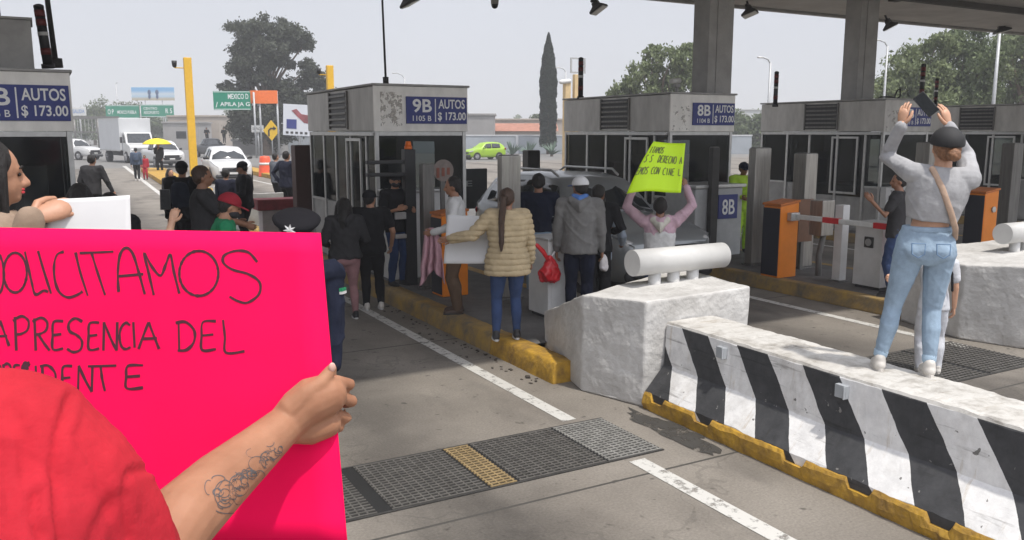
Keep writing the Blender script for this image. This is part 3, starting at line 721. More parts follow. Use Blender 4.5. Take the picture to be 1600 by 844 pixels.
pillar(15.55, 10.9, .3, .3, 1.95, 'pale steel pillar near booth 7B behind the filming woman', STEEL)
t = empty('signal_post', (4.52, 11.15, .198), 0, 'black payment post with orange lamp in front of booth 9B', 'signal post')
b = MB(); b.box(-.08, -.07, 0, .08, .07, 1.92, .01); b.build('post', BLACKP, t)
b = MB(); b.cyl((0, 0, 1.92), (0, 0, 1.96), .055); b.cyl((0, 0, 1.96), (0, 0, 2.03), .05, .035); b.build('lamp', mat('orange lamp', (.75, .16, .02), .3), t)
for z in (1.55, 1.72):
    b = MB(); b.box(-.62, -.05, z, -.082, .05, z + .05, .01); b.build('reader_arm', BLACKP, t)
b = MB(); b.box(-.25, -.09, .95, -.083, .03, 1.05, .01); b.box(-.25, -.09, .68, -.083, .03, .74, .01); b.build('reader_shelf', ALU, t)
def gate(x, y, rz, label, arm=None, h=1.14):
    t = empty('barrier_gate', (x, y, .198), R(rz), label, 'barrier gate', 'orange barrier gate cabinets')
    b = MB(); b.prism([(-.19, 0), (.19, 0), (.19, h - .02), (-.19, h - .07)], 'y', -.17, .17, .014); b.build('cabinet', ORANGE, t)
    b = MB(); b.box(-.198, -.165, .03, -.1915, .165, h - .1, .002); b.build('side_panel', mat('dark blue black', (.014, .015, .026), .5), t)
    b = MB(); b.prism([(-.205, h - .065), (.205, h - .015), (.205, h + .02), (-.205, h - .03)], 'y', -.185, .185, .008); b.build('lid', mat('worn orange lid', (.45, .13, .02), .6, 0, .3), t)
    b = MB(); b.box(-.17, -.1735, .06, .17, -.1705, h - .16, .001); b.build('door', ORANGE, t)
    if arm:
        b = MB(); b.box(-.06, -.26, .86, .12, -.176, .98, .01); b.build('hinge', ALU, t)
        b = MB(); b.box(.03, -arm, .885, .09, -.262, .955, .012); a = b.build('arm', mat('arm white', (.6, .6, .58), .5, 0, .15, 6), t)
        for q in (.75, 1.6):
            if q + .28 < arm: b = MB(); b.box(.0265, -q - .28, .8815, .0935, -q, .9585); b.build('red_band', RED, a)
    else:
        b = MB(); b.cyl((.05, -.176, .86), (.05, -.20, .86), .05, n=16); b.build('hub', ALU, t)
    return t
gate(9.68, 9.12, 0, 'orange barrier gate with its white arm lowered, right of the tall steel pillar', 2.15)
gate(14.05, 8.75, 0, 'orange barrier gate at the right edge above the white block', h=1.2)
gate(4.70, 10.2, 0, 'orange barrier gate almost hidden behind the man in the white shirt')
def cabinet(x, y, w_, d_, h_, label, m, z=.198):
    t = empty('roadside_cabinet', (x, y, z), 0, label, 'cabinet')
    b = MB(); b.box(-w_ / 2, -d_ / 2, .04, w_ / 2, d_ / 2, h_, .012); b.build('body', m, t)
    b = MB(); b.box(-w_ / 2 - .012, -d_ / 2 - .012, h_ + .002, w_ / 2 + .012, d_ / 2 + .012, h_ + .03, .006); b.build('lid', ALU, t)
    b = MB(); b.box(-w_ / 2 + .03, -d_ / 2 + .03, 0, w_ / 2 - .03, d_ / 2 - .03, .038); b.build('plinth', BLACKP, t)
    b = MB(); b.box(-w_ / 2 + .04, -d_ / 2 - .006, .1, w_ / 2 - .04, -d_ / 2 - .001, h_ - .06, .002); d = b.build('door', m, t)
    b = MB(); b.cyl((w_ / 2 - .08, -d_ / 2 - .006, h_ * .6), (w_ / 2 - .08, -d_ / 2 - .03, h_ * .6), .014, n=10); b.build('lock', BLACKP, d)
    return t
cabinet(5.22, 8.42, .40, .45, .92, 'white metal cabinet between the beige jacket and the grey hoodie', WHITEP)
c = cabinet(10.12, 7.75, .38, .45, .90, 'white metal cabinet left of the filming woman, below the gate arm', WHITEP)
b = MB(); b.box(-.206, -.09, .58, -.191, .06, .73, .01); b.build('meter', DARKM, c)
b = MB(); b.cyl((-.206, -.012, .655), (-.214, -.012, .655), .05, n=16); b.build('dial', ALU, c)
t = empty('white_post', (10.1, 8.35, .198), 0, 'white square post behind the white metal cabinet', 'post')
b = MB(); b.box(-.07, -.07, .02, .07, .07, 1.12, .01); b.build('shaft', WHITEP, t); b = MB(); b.box(-.1, -.1, 0, .1, .1, .018); b.build('base_plate', STEELD, t)
t = empty('ticket_machine', (10.25, 8.85, .198), 0, 'steel box on a bent stand between pillar and white post', 'ticket machine')
b = MB(); b.box(-.13, -.12, .62, .13, .12, 1.15, .01); b.build('box', STEEL, t)
b = MB(); b.tube([(0, 0, 0), (-.02, 0, .3), (.06, 0, .62)], .045, 8); b.build('stand', STEELD, t)
t = empty('brown_panel', (10.45, 9.35, .198), 0, 'brown wooden panel behind the steel ticket machine', 'panel')
b = MB(); b.box(-.16, -.02, .45, .16, .02, 1.12, .006); b.build('board', mat('brown board', (.19, .10, .06), .7), t); b = MB(); b.box(-.03, .021, 0, .03, .06, 1.0); b.build('leg', STEELD, t)

# dark low road barrier with white letters left of the grey car
t = empty('message_barrier', (7.50, 15.6, 0), 0, 'dark low panel with white letters left of the grey car', 'barrier')
b = MB(); b.box(-.55, -.03, .80, .55, .03, 1.62, .02); b.build('panel', mat('dark banner', (.05, .055, .055), .7), t)
b = MB(); fit_text(b, 'IS LE', -.42, 1.26, .20, 1.38, -.034, .01); b.build('lettering', mat('dull grey letters', (.32, .33, .33), .7), t)
b = MB(); b.box(-.36, -.02, 0, -.30, .02, .798); b.build('leg', STEELD, t); b = MB(); b.box(.3, -.02, 0, .36, .02, .798); b.build('leg', STEELD, t)
t = empty('round_sign', (4.98, 11.0, .198), 0, 'round grey sign with faded red stripes behind the white shirt', 'sign')
b = MB(); b.cyl((0, -.02, 1.62), (0, .0, 1.62), .155, n=28); f = b.build('disc', mat('faded sign grey', (.24, .20, .18), .7, 0, .3), t)
b = MB(); b.box(-.03, .003, 0, .03, .05, 1.6); b.build('post', STEELD, t)
b = MB()
for i in range(3): b.box(-.11 + i * .08, -.024, 1.52 + i * .02, -.065 + i * .08, -.0215, 1.66, 0, None)
b.build('stripe', mat('faded red', (.26, .09, .06), .7), f)

# red tubular chair behind the far barrier end
t = empty('red_chair', (10.3, 7.0, .198), R(20), 'red chair with tubular frame right of the filming woman', 'chair')
b = MB(); b.box(-.22, -.2, .43, .22, .2, .46, .01); b.build('seat', RED, t)
b = MB(); b.box(-.2, .2, .58, .2, .225, 1.0, .01); b.build('backrest', mat('red plaid', (.30, .03, .03), .8, 0, .6, 20), t)
for sx in (-.23, .23):
    b = MB(); b.tube([(sx, -.2, 0), (sx, -.2, .43)], .014, 8); b.build('leg', RED, t)
    b = MB(); b.tube([(sx, .24, 0), (sx, .235, .5), (sx, .235, .98), (sx * .8, .235, 1.05), (0, .235, 1.06)], .014, 8); b.build('leg', RED, t)

# concrete ends and bits down lane nine
nose_block('barrier_end', [(4.1, 20.2, .95), (5.0, 20.2, .95), (5.1, 21.6, .75), (4.05, 21.6, .75)], (4.5, 21, 0), 'rounded grey concrete block between two people in black, down lane nine')
col.objects['barrier_end.003'].children[0].data.materials[0] = GREYP if 'barrier_end.003' in col.objects else WCONC
t = empty('striped_barrier', (3.95, 23.6, 0), R(-12), 'small slanted barrier with yellow black and white stripes left of man in black cap', 'barrier')
b = MB(); b.prism([(-.2, 0), (.9, 0), (.85, .7), (.55, 1.0), (.05, .95)], 'y', -.25, .25, .03); b.build('body', WCONC, t)
b = MB()
for i in range(4): b.prism([(-.1 + i * .25, .03), (.0 + i * .25, .03), (.18 + i * .25, .62), (.08 + i * .25, .62)], 'y', -.262, -.252)
b.build('stripe', BLACKP, t)
b = MB(); b.prism([(-.2, 0), (.9, 0), (.9, .12), (-.2, .12)], 'y', -.27, -.264); b.build('foot', YEL, t)
t = empty('red_cart', (4.35, 18.0, .2), 0, 'red and white crate stand beside the dark reddish pillar', 'stand')
b = MB(); b.box(-.5, -.25, .55, .4, .25, .78, .02); b.build('tray', mat('faded dark red', (.22, .035, .04), .7, 0, .3), t); b = MB(); b.box(-.4, -.2, .02, .3, .2, .545, .02); b.build('body', mat('dusty white', (.42, .38, .37), .7), t)
t = empty('plastic_barrel', at(415, 276, z=0), 0, 'orange red plastic traffic drum behind the black uniform', 'traffic drum')
b = MB(); b.rings([(0, .38, .38), (.05, .36, .36), (.5, .32, .32), (1.0, .27, .27), (1.08, .24, .24), (1.1, .1, .1)], 20); b.build('drum', mat('orange red plastic', (.75, .10, .04), .5), t)
b = MB(); b.rings([(.62, .317, .317), (.75, .303, .303)], 20); b.build('band', WHITEP, t)

# ------------------------------------------------------------------ people
def V(*a): return Vector(a)
def ik(a, c, l1, l2, hint):
    d = c - a; L = d.length
    if L > (l1 + l2) * .995: c = a + d * ((l1 + l2) * .995 / L); d = c - a; L = d.length
    u = d.normalized(); x = (l1 * l1 - l2 * l2 + L * L) / (2 * L); hgt = math.sqrt(max(0, l1 * l1 - x * x))
    q = hint - u * hint.dot(u); q = q.normalized() if q.length > 1e-5 else V(0, -1, 0)
    return a + u * x + q * hgt, c
def hand_mesh(mb, wrist, d, palm, side, sc_, curl=.5, spread=.2):
    """palm + five separate bent fingers; d = direction to the fingers, palm = direction the palm faces"""
    d = d.normalized(); pn = (palm - d * palm.dot(d)).normalized(); s = d.cross(pn) * side
    L = .105 * sc_
    # s points to the thumb side
    mb.tube([wrist, wrist + d * L * .35, wrist + d * L * .78], [.021 * sc_, .031 * sc_, .037 * sc_], 12, flat=(pn, .48))
    for i, (o, ln, r) in enumerate(((.027, .070, .0085), (.009, .078, .009), (-.009, .072, .0085), (-.026, .056, .0075))):
        k0 = wrist + d * L * (.80 if i in (0, 3) else .86) + s * o * sc_
        pts = [k0 - d * .02 * sc_, k0]; a = 0.0; p = k0
        for j, f in enumerate((.45, .32, .23)):
            a += curl * (.55 if j == 0 else .9)
            p = p + (d * math.cos(a) + pn * math.sin(a) + s * o * spread * 8 * .3) * ln * f * sc_
            pts.append(p)
        mb.tube(pts, [r * sc_ * 1.1, r * sc_ * 1.08, r * sc_, r * sc_ * .9, r * sc_ * .78], 8)
    t0 = wrist + d * L * .18 + s * .018 * sc_; t1 = t0 + (d * .7 + s * .75).normalized() * .035 * sc_; t2 = t1 + (d * .9 + s * .25 + pn * .35 * curl * 2).normalized() * .032 * sc_; t3 = t2 + (d * .95 + pn * .4 * curl * 2).normalized() * .026 * sc_
    mb.tube([t0, t1, t2, t3], [.014 * sc_, .0125 * sc_, .0105 * sc_, .0085 * sc_], 8)
def person(label, loc, face, h, top=None, bottom=None, hair=('short', HAIR), cap=None, lean=0, head=(0, 0), hands=None, hints=None, feet=((-.058, 0), (.058, 0)),
           sk=SK1, shoe=None, k=10, build=1.0, sleeve='long', hood=None, mask=None, seed=0, grip=.55, female=False, hem=.47, sit=False, palms=None, group=None, knees=None, extra=None, twist=0, wide=1.0, whands=None, cscale=1.0, roll=0):
    """all lengths in body heights; forward is +Y, right is +X; face = degrees clockwise from +Y"""
    t = empty('person', loc, -R(face), label, 'person', group)
    vox = max(.0075, min(.022, k * .0011))
    seg = 12
    HIP = V(0, 0, .52) * h
    T = Matrix.Translation(HIP) @ Matrix.Rotation(R(roll), 4, 'Y') @ Matrix.Rotation(-R(lean), 4, 'X') @ Matrix.Rotation(-R(twist), 4, 'Z') @ Matrix.Translation(-HIP)
    shw = (.100 if female else .112) * build ** .5
    hw = 1.10 if female else 1.0
    SH = [T @ (V(-shw, -.004, .808) * h), T @ (V(shw, -.004, .808) * h)]
    hands = hands or (None, None)
    hp = []; el = []; wr = []
    for i, sx in enumerate((-1, 1)):
        tgt = hands[i]
        tgt = V(*tgt) * h if tgt is not None else T @ (V(sx * (shw + .035), .03, .475) * h)
        if whands and whands[i] is not None: tgt = Matrix.Rotation(R(face), 3, 'Z') @ (Vector(whands[i]) - Vector(loc))
        hint = V(*(hints[i] if hints and hints[i] else (sx * .5, -.8, -.3)))
        e, c = ik(SH[i], tgt, .175 * h, .150 * h, hint); el.append(e); wr.append(c)
    HJ = [V(-.05 * hw, 0, .50) * h, V(.05 * hw, 0, .50) * h]
    AN = [V(f[0], f[1], .045 + (f[2] if len(f) > 2 else 0)) * h for f in feet]
    KN = []
    for i in range(2):
        kh = V(*(knees[i] if knees else (0, 1, 0)))
        e, c = ik(HJ[i], AN[i], .235 * h, .228 * h, kh); KN.append(e); AN[i] = c
    # head frame
    nb = T @ (V(0, -.006, .835) * h); nt_ = T @ (V(0, .006, .875) * h)
    Mh = Matrix.Translation(T @ (V(0, .004, .865) * h)) @ Matrix.Rotation(-R(head[0]), 4, 'Z') @ Matrix.Rotation(-R(head[1]), 4, 'X') @ Matrix.Scale(h, 4)
    Mr = Mh.to_3x3()
    def hb(mb, c, r, seg=14): 
        q = bmesh.ops.create_uvsphere(mb.b, u_segments=seg, v_segments=10, radius=1.0)
        for v in q['verts']:
            v.co = Mh @ V(c[0] + v.co.x * r[0], c[1] + v.co.y * r[1], c[2] + v.co.z * r[2])
            for f in v.link_faces: f.smooth = True
    def hv(*p): return Mh @ V(*p)
    # --- skin: one continuous surface
    b = MB(); g = .86
    b.rings([(z * h, rx * g * build * h, ry * g * build * h, 0, 0) for z, rx, ry in ((.47, .06, .05), (.51, .088, .06), (.56, .085, .056), (.63, .074, .05), (.72, .088, .058), (.79, .09, .05), (.83, .05, .036))], 18, T)
    b.tube([nb - (nt_ - nb) * .6, nb, nt_, nt_ + (nt_ - nb) * .7], [.040 * h * build ** .3, .034 * h, .031 * h, .03 * h], 12)
    for i in range(2):
        b.tube([SH[i] * .999, el[i], wr[i]], [.030 * h * build, .0245 * h, .0165 * h], 10)
        b.tube([(SH[i] + T @ (V(0, 0, .80) * h)) / 2, SH[i]], [.036 * h, .033 * h], 10)
        m_ = (KN[i] * .6 + AN[i] * .4)
        b.tube([HJ[i] + V(0, 0, .01) * h, (HJ[i] + KN[i]) / 2, KN[i], m_ + V(0, -.008, 0) * h, AN[i]], [.046 * h * build, .040 * h * build, .030 * h, .031 * h, .020 * h], 10)
        b.tube([AN[i] + V(0, -.02, -.022) * h, AN[i] + V(0, .075, -.03) * h], [.016 * h, .014 * h], 8)
    hb(b, (0, -.004, .066), (.0455, .056, .053)); hb(b, (0, .012, .036), (.036, .042, .044)); hb(b, (0, .036, .010), (.018, .017, .014))
    hb(b, (0, .044, .062), (.026, .012, .010))                      # brow
    b.tube([hv(0, .050, .060), hv(0, .0585, .046), hv(0, .0635, .036)], [.0055 * h, .0065 * h, .0085 * h], 8)
    hb(b, (-.0075, .056, .034), (.006, .006, .005), 8); hb(b, (.0075, .056, .034), (.006, .006, .005), 8)
    hb(b, (0, .0485, .0215), (.014, .008, .006), 8)                 # lips
    for sx in (-1, 1): hb(b, (sx * .044, -.004, .046), (.007, .013, .018), 8)
    me = remesh(b, min(vox, .012), 3, 'body')
    hm = MB()
    for i, sx in enumerate((-1, 1)):
        d = (wr[i] - el[i]).normalized()
        pl = V(*palms[i]) if palms and palms[i] else V(-sx, .1, 0)
        dd = d if not (palms and len(palms) > 2 and palms[2]) else V(*palms[2 + i])
        hand_mesh(hm, wr[i] - d * .01, dd, pl, -sx if False else sx, h / 1.68, grip, .2)
    bmesh.ops.recalc_face_normals(hm.b, faces=hm.b.faces[:])
    for f in hm.b.faces: f.smooth = True
    link('body', join(me, hm), sk, t)
    # eyes, brows
    b = MB()
    for sx in (-1, 1): hb(b, (sx * .0175, .0465, .054), (.0065, .0045, .0042), 8)
    b.build('eyes', EYE, t)
    # --- trousers / skirt
    if bottom:
        m, kind = bottom[:2]; b = MB(); e = {'tight': 1.05, 'normal': 1.18, 'loose': 1.36}[kind]
        cut = bottom[2] if len(bottom) > 2 else 1.0                  # how far down the shin
        w2 = 1.0 + (hw - 1)
        b.rings([(z * h, rx * build * w2 * h, ry * build * h, 0, oy * h) for z, rx, ry, oy in ((.455, .055, .055, 0), (.48, .089, .066, -.004), (.515, .097, .071, -.006), (.55, .094, .064, 0), (.585, .083, .057, 0), (.60, .079, .054, 0))], 20, None if lean < 25 else None)
        for i in range(2):
            en = KN[i] + (AN[i] - KN[i]) * cut; m_ = KN[i] * .62 + en * .38
            b.tube([HJ[i] + V(0, -.004, .0) * h, (HJ[i] * .55 + KN[i] * .45), KN[i], m_ + V(0, -.01, 0) * h, en], [.052 * h * build * w2, .046 * h * build * (e * .5 + .5), .0335 * h * e, .034 * h * e, .0235 * h * e], 12)
            if not female or True: hb2 = None
        if female:
            for sx in (-1, 1): b.ball(V(sx * .044, -.038, .505) * h, (.046 * h, .040 * h, .045 * h))
        me = folds(remesh(b, vox, 4, 'trousers'), .004 * h if kind != 'tight' else .0022 * h, 9, seed + 3)
        tr = link('trousers' if cut > .5 else 'shorts', me, m, t)
    # --- top
    if top:
        m, kind = top[:2]; b = MB()
        e = {'tee': 1.07, 'fit': 1.03, 'hoodie': 1.17, 'puffer': 1.24, 'jacket': 1.15}[kind] * wide
        rr = [(hem, .094, .068), (hem + .02, .097, .070), (.54, .093, .067), (.62, .083, .062), (.70, .093, .066), (.76, .100, .066), (.80, .100, .058), (.825, .075, .047), (.845, .045, .040)]
        if hem > .56: rr = [(hem, .080, .058), (hem + .02, .084, .06)] + [q for q in rr[3:] if q[0] > hem + .03]
        elif hem > .52: rr = [(hem, .093, .066)] + [q for q in rr[2:] if q[0] > hem + .015]
        b.rings([(z * h, rx * e * build * (hw if z < .58 else 1) * h, ry * e * build * h) for z, rx, ry in rr], 22, T)
        for i in range(2):
            a = (SH[i] + T @ (V(0, 0, .80) * h)) / 2
            b.tube([a, SH[i]], [.042 * h * e, .040 * h * e], 12)
            if sleeve == 'long': b.tube([SH[i], el[i], wr[i] + (el[i] - wr[i]) * .06], [.037 * h * e * build ** .5, .031 * h * e, .023 * h * e], 12)
            elif sleeve == 'short': b.tube([SH[i], SH[i] + (el[i] - SH[i]) * .62], [.038 * h * e, .036 * h * e], 12)
            elif sleeve == 'none': pass
        if kind in ('hoodie',) or hood:
            b.tube([T @ (V(-.055, .02, .845) * h), T @ (V(-.05, -.05, .835) * h), T @ (V(0, -.075, .80) * h), T @ (V(.05, -.05, .835) * h), T @ (V(.055, .02, .845) * h)], [.018 * h, .028 * h, .040 * h, .028 * h, .018 * h], 12)
        me = remesh(b, vox, 4, 'top')
        if kind == 'puffer':
            n = len(me.vertices)
            for v in me.vertices:
                v.co += v.normal * (abs(math.sin((v.co.z + .006 * noise.noise(v.co * 5) + .004 * noise.noise(v.co * 14)) * math.pi / (.036 * h))) ** .55 * .020 - .009) * h / 1.6
            folds(me, .0025 * h, 12, seed)
        else: folds(me, (.0065 if kind in ('hoodie', 'jacket') else .0042 if kind == 'tee' else .003) * h, 8, seed)
        tp_ = link({'tee': 'tshirt', 'fit': 'top', 'hoodie': 'hoodie', 'puffer': 'jacket', 'jacket': 'jacket'}[kind], me, m, t)
        if hood:
            b = MB(); b.tube([T @ (V(-.05, .01, .85) * h), T @ (V(-.048, -.055, .828) * h), T @ (V(0, -.085, .775) * h), T @ (V(.048, -.055, .828) * h), T @ (V(.05, .01, .85) * h)], [.019 * h, .030 * h, .046 * h, .030 * h, .019 * h], 12)
            link('hood', folds(remesh(b, vox, 3), .004 * h, 9, seed), hood, tp_)
    # --- hair
    if hair:
        kind, hmtl = hair; b = MB()
        hb(b, (0, -.011, .074), (.0495, .0555, .0525)); hb(b, (0, -.026, .050), (.046, .036, .044))
        for sx in (-1, 1): hb(b, (sx * .040, -.016, .06), (.011, .026, .03))
        if kind == 'long':
            b.tube([hv(0, -.03, .06), hv(0, -.055, .02), hv(0, -.065, -.06), hv(0, -.06, -.14)], [.046 * h, .045 * h, .045 * h, .028 * h], 12)
            for sx in (-1, 1): b.tube([hv(sx * .03, -.0, .10), hv(sx * .048, -.012, .05), hv(sx * .052, -.02, -.03), hv(sx * .045, -.03, -.12)], [.016 * h, .02 * h, .024 * h, .014 * h], 10)
        if kind == 'pony': b.tube([hv(0, -.055, .07), hv(.002, -.088, .06), hv(.004, -.098, .0), hv(-.002, -.104, -.10), hv(.002, -.106, -.22), hv(.0, -.106, -.275)], [.016 * h, .020 * h, .023 * h, .021 * h, .018 * h, .007 * h], 12)
        if kind == 'bun': b.ball(hv(0, -.075, .04), .026 * h)
        me = folds(remesh(b, min(vox, .011), 2, 'hair'), .0036 * h, 26, seed, (1, 1, .4), .15)
        link('hair', me, hmtl, t)
    if cap:
        cm, fwd, brim = cap; sgn = 1 if fwd else -1
        b = MB(); q = bmesh.ops.create_uvsphere(b.b, u_segments=24, v_segments=16, radius=1.0)
        for v in q['verts']:
            z = max(v.co.z, -.12)
            v.co = Mh @ V(v.co.x * .0555 * cscale, -.008 + v.co.y * .0645 * cscale, .074 + z * .056 * cscale)
        for f in b.b.faces: f.smooth = True
        c_ = b.build('cap', cm, t)
        for v in c_.data.vertices: v.co += v.normal * noise.noise(v.co * 25) * .003
        if brim:
            b = MB(); n = 12; L = []
            for i in range(n + 1):
                a = math.pi * (i / n) ; x = math.cos(a); y = math.sin(a)
                L.append((V(x * .052, -.006 + sgn * y * .050, .074), V(x * .050, -.006 + sgn * (.058 + y * .052) if y > 0 else 0, .068 - .010 * (y ** 2) + (.006 if abs(x) < .5 else 0))))
            up_ = [[b.b.verts.new(Mh @ p) for p in q] for q in L]; dn = [[b.b.verts.new(Mh @ (p - V(0, 0, .003))) for p in q] for q in L]
            for i in range(n):
                b.b.faces.new((up_[i][0], up_[i][1], up_[i + 1][1], up_[i + 1][0])); b.b.faces.new((dn[i][0], dn[i + 1][0], dn[i + 1][1], dn[i][1]))
                b.b.faces.new((up_[i][1], dn[i][1], dn[i + 1][1], up_[i + 1][1])); b.b.faces.new((up_[i][0], up_[i + 1][0], dn[i + 1][0], dn[i][0]))
            b.b.faces.new((up_[0][0], dn[0][0], dn[0][1], up_[0][1])); b.b.faces.new((up_[n][0], up_[n][1], dn[n][1], dn[n][0]))
            for f in b.b.faces: f.smooth = True
            b.build('brim', brim, c_, fixn=True)
    if mask:
        b = MB(); hb(b, (0, .024, .020), (.038, .041, .027)); link('face_mask', remesh(b, .008, 2), mask, t)
    if shoe:
        for i in range(2):
            yaw = 0; b = MB(); a = AN[i]
            b.tube([a + V(0, -.018, -.022) * h, a + V(0, .03, -.024) * h, a + V(0, .085, -.032) * h], [.024 * h, .0245 * h, .0185 * h], 12)
            b.tube([a + V(0, -.012, .006) * h, a + V(0, -.006, -.02) * h], [.023 * h, .026 * h], 12)
            me = remesh(b, .008, 3, 'shoe')
            zb = a.z - .045 * h
            for v in me.vertices: v.co.z = max(v.co.z, zb + .012)
            s_ = link('shoe', me, shoe[0], t)
            b = MB(); n = 20; L1 = []; L2 = []
            for j in range(n):
                th = 2 * math.pi * j / n; x = math.cos(th) * (.026 if math.sin(th) > 0 else .024) * h; y = (.030 + math.sin(th) * .074) * h
                L1.append(b.b.verts.new((a.x + x, a.y + y, zb))); L2.append(b.b.verts.new((a.x + x * .97, a.y + y * .985, zb + .021 * h / 1.6)))
            b.b.faces.new(L1[::-1]); b.b.faces.new(L2)
            for j in range(n): b.b.faces.new((L1[j], L1[(j + 1) % n], L2[(j + 1) % n], L2[j]))
            b.build('sole', shoe[1], s_)
    t['_'] = 0; del t['_']
    info = dict(T=T, Mh=Mh, SH=SH, EL=el, WR=wr, h=h, AN=AN, KN=KN)
    return t, info
def worldpt(t, p):
    return Matrix.Translation(t.location) @ Matrix.Rotation(t.rotation_euler[2], 4, 'Z') @ p
def backpack(t, I, m, name='backpack', label=None):
    h = I['h']; b = MB(); T = I['T']
    b.rings([(z * h, rx * h, ry * h, 0, -.115 * h) for z, rx, ry in ((.58, .05, .03), (.6, .075, .05), (.7, .08, .058), (.78, .07, .05), (.81, .04, .03))], 18, T)
    for sx in (-1, 1): b.tube([T @ (V(sx * .06, -.07, .80) * h), T @ (V(sx * .065, .0, .855) * h), T @ (V(sx * .07, .085, .78) * h), T @ (V(sx * .085, .05, .66) * h), T @ (V(sx * .07, -.07, .61) * h)], .012 * h, 8)
    o = link(name, folds(remesh(b, .014, 3), .004 * h, 8), m, None); o.location = t.location; o.rotation_euler = t.rotation_euler
    return o
BLK = cloth('black', (.016, .016, .018)); NAVY = cloth('navy', (.018, .02, .035)); CHAR = cloth('charcoal', (.035, .034, .036)); WHT = cloth('white', (.55, .55, .545)); JEAN = cloth('dark denim', (.035, .06, .14)); LJEAN = cloth('light denim', (.26, .345, .44))
MAUVE = cloth('mauve', (.32, .175, .18)); BEIGE = cloth('beige', (.42, .335, .21)); GREYM = cloth('heather grey', (.155, .152, .148)); PINKL = cloth('pale pink', (.50, .34, .40)); BROWN = cloth('brown', (.115, .075, .05)); DNAVY = cloth('deep navy', (.010, .013, .028))
GRN = cloth('green', (.02, .20, .09)); REDC = cloth('red', (.36, .03, .045)); HIVIS = cloth('lime safety', (.40, .62, .05)); BLUEC = cloth('blue', (.08, .17, .42)); PALEB = cloth('pale blue grey', (.36, .42, .50))
CREAM = cloth('cream', (.52, .50, .44)); GREYT = cloth('light grey top', (.34, .34, .35)); PALEW = cloth('white floral', (.52, .53, .56)); TAN = cloth('tan jacket', (.26, .19, .14)); TEAL = cloth('blue backpack', (.06, .08, .12))
SW = mat('white sneaker', (.56, .53, .49), .6, 0, .06); SB = mat('black sneaker', (.02, .02, .022), .6); SOLE = mat('white sole', (.55, .55, .54), .6, 0, .05); SOLEB = mat('dark sole', (.03, .03, .03), .7)
def G(px, py, z=0.0): return at(px, py, z=z)

# woman standing on the striped barrier, filming
fp = at(1430, 584, z=.735)
bt = .735
pw, I = person('woman in grey crop top and light jeans standing on the striped barrier, filming', (fp.x, fp.y, bt), 42, 1.66, (GREYT, 'fit'), (LJEAN, 'tight', .93), ('bun', HAIRF), (mat('black cap', (.016, .016, .017), .75), True, None), -4, (-10, -10),
    whands=(at(1409, 195, k=5.58), at(1482, 196, k=5.58)), hints=((-.42, .9, -.25), (.5, .8, -.25)), feet=((-.135, .03), (.045, -.015)), roll=6, sk=SK3, shoe=(SW, SW), k=5, cscale=1.1, wide=1.06, build=1.06, female=True, hem=.632, seed=11, palms=((.6, .8, 0), (-.6, .8, 0), (.12, .1, 1), (-.3, .1, 1)), grip=.3)
def denim_details(t, I):
    h = I['h']
    for sx in (-1, 1):
        b = MB(); b.tube([V(sx * .045 - .025, -.088, .545) * h, V(sx * .045 - .023, -.094, .505) * h, V(sx * .045, -.095, .49) * h, V(sx * .045 + .023, -.093, .505) * h, V(sx * .045 + .025, -.087, .545) * h, V(sx * .045 - .025, -.088, .545) * h], .0022 * h, 6)
        b.build('pocket_seam', cloth('denim seam', (.13, .21, .33)), t)
        a = I['KN'][0 if sx < 0 else 1]; c = I['AN'][0 if sx < 0 else 1]; e = a + (c - a) * .93; d = (c - a).normalized()
        b = MB(); b.tube([e - d * .035, e + d * .004], [.0285 * h, .0265 * h], 14, capk=1); b.build('turned_cuff', cloth('pale denim cuff', (.34, .45, .56)), t)
    b = MB(); b.rings([(.585 * h, .093 * h, .0615 * h), (.588 * h, .0945 * h, .063 * h), (.605 * h, .091 * h, .0615 * h), (.607 * h, .088 * h, .058 * h)], 28); b.build('waistband', LJEAN, t)
denim_details(pw, I)
# her strap and phone
T = I['T']; h = I['h']
b = MB(); b.tube([T @ (V(-.045, -.045, .835) * h), T @ (V(-.005, -.078, .77) * h), T @ (V(.045, -.076, .68) * h), T @ (V(.08, -.052, .615) * h), T @ (V(.100, .0, .57) * h)], .0115 * h, 8, flat=((0, 1, 0), .45)); o = b.build('bag_strap', cloth('strap beige', (.45, .32, .24)), pw)
ph = worldpt(pw, (I['WR'][0] + I['WR'][1]) / 2 + V(.012, .035, .085))
def phone(loc, rot, label, s=1.0):
    t = empty('phone', loc, 0, label, 'phone'); t.rotation_euler = rot
    b = MB(); b.box(-.038 * s, -.005, -.078 * s, .038 * s, .005, .078 * s, .004); b.build('case', BLACKP, t)
    b = MB(); b.box(-.034 * s, -.0065, -.073 * s, .034 * s, -.0055, .073 * s); b.build('screen', GLASS, t)
    b = MB(); b.box(-.03 * s, .0055, .035 * s, -.005 * s, .008, .07 * s, .002); b.build('lens_bump', DARKM, t)
    return t
phone(at(1447, 163, k=(ph - V(0, 0, H)).dot(_fw)), (R(-12), R(-40), R(-42)), 'black phone held up in both hands by the woman on the barrier', 1.05)

# child in white behind the barrier
q = at(1450, 583, z=0)
pc, I = person('child in white patterned clothes behind the striped barrier, arm stretched left', q, 40, 1.36, (PALEW, 'tee'), (PALEW, 'loose'), ('short', HAIR), None, 4, (0, 15), whands=(at(1366, 444, k=7.9), None), hints=((0, -.3, -1), (.5, -.8, -.3)), sk=SK3, shoe=(SW, SW), k=8, sleeve='short', seed=4)
h = I['h']; T = I['T']
b = MB(); b.tube([T @ (V(.05, .06, .82) * h), T @ (V(.055, -.03, .84) * h), T @ (V(.085, -.085, .74) * h), T @ (V(.10, -.06, .62) * h)], .012, 8); b.build('strap', BLK, pc)
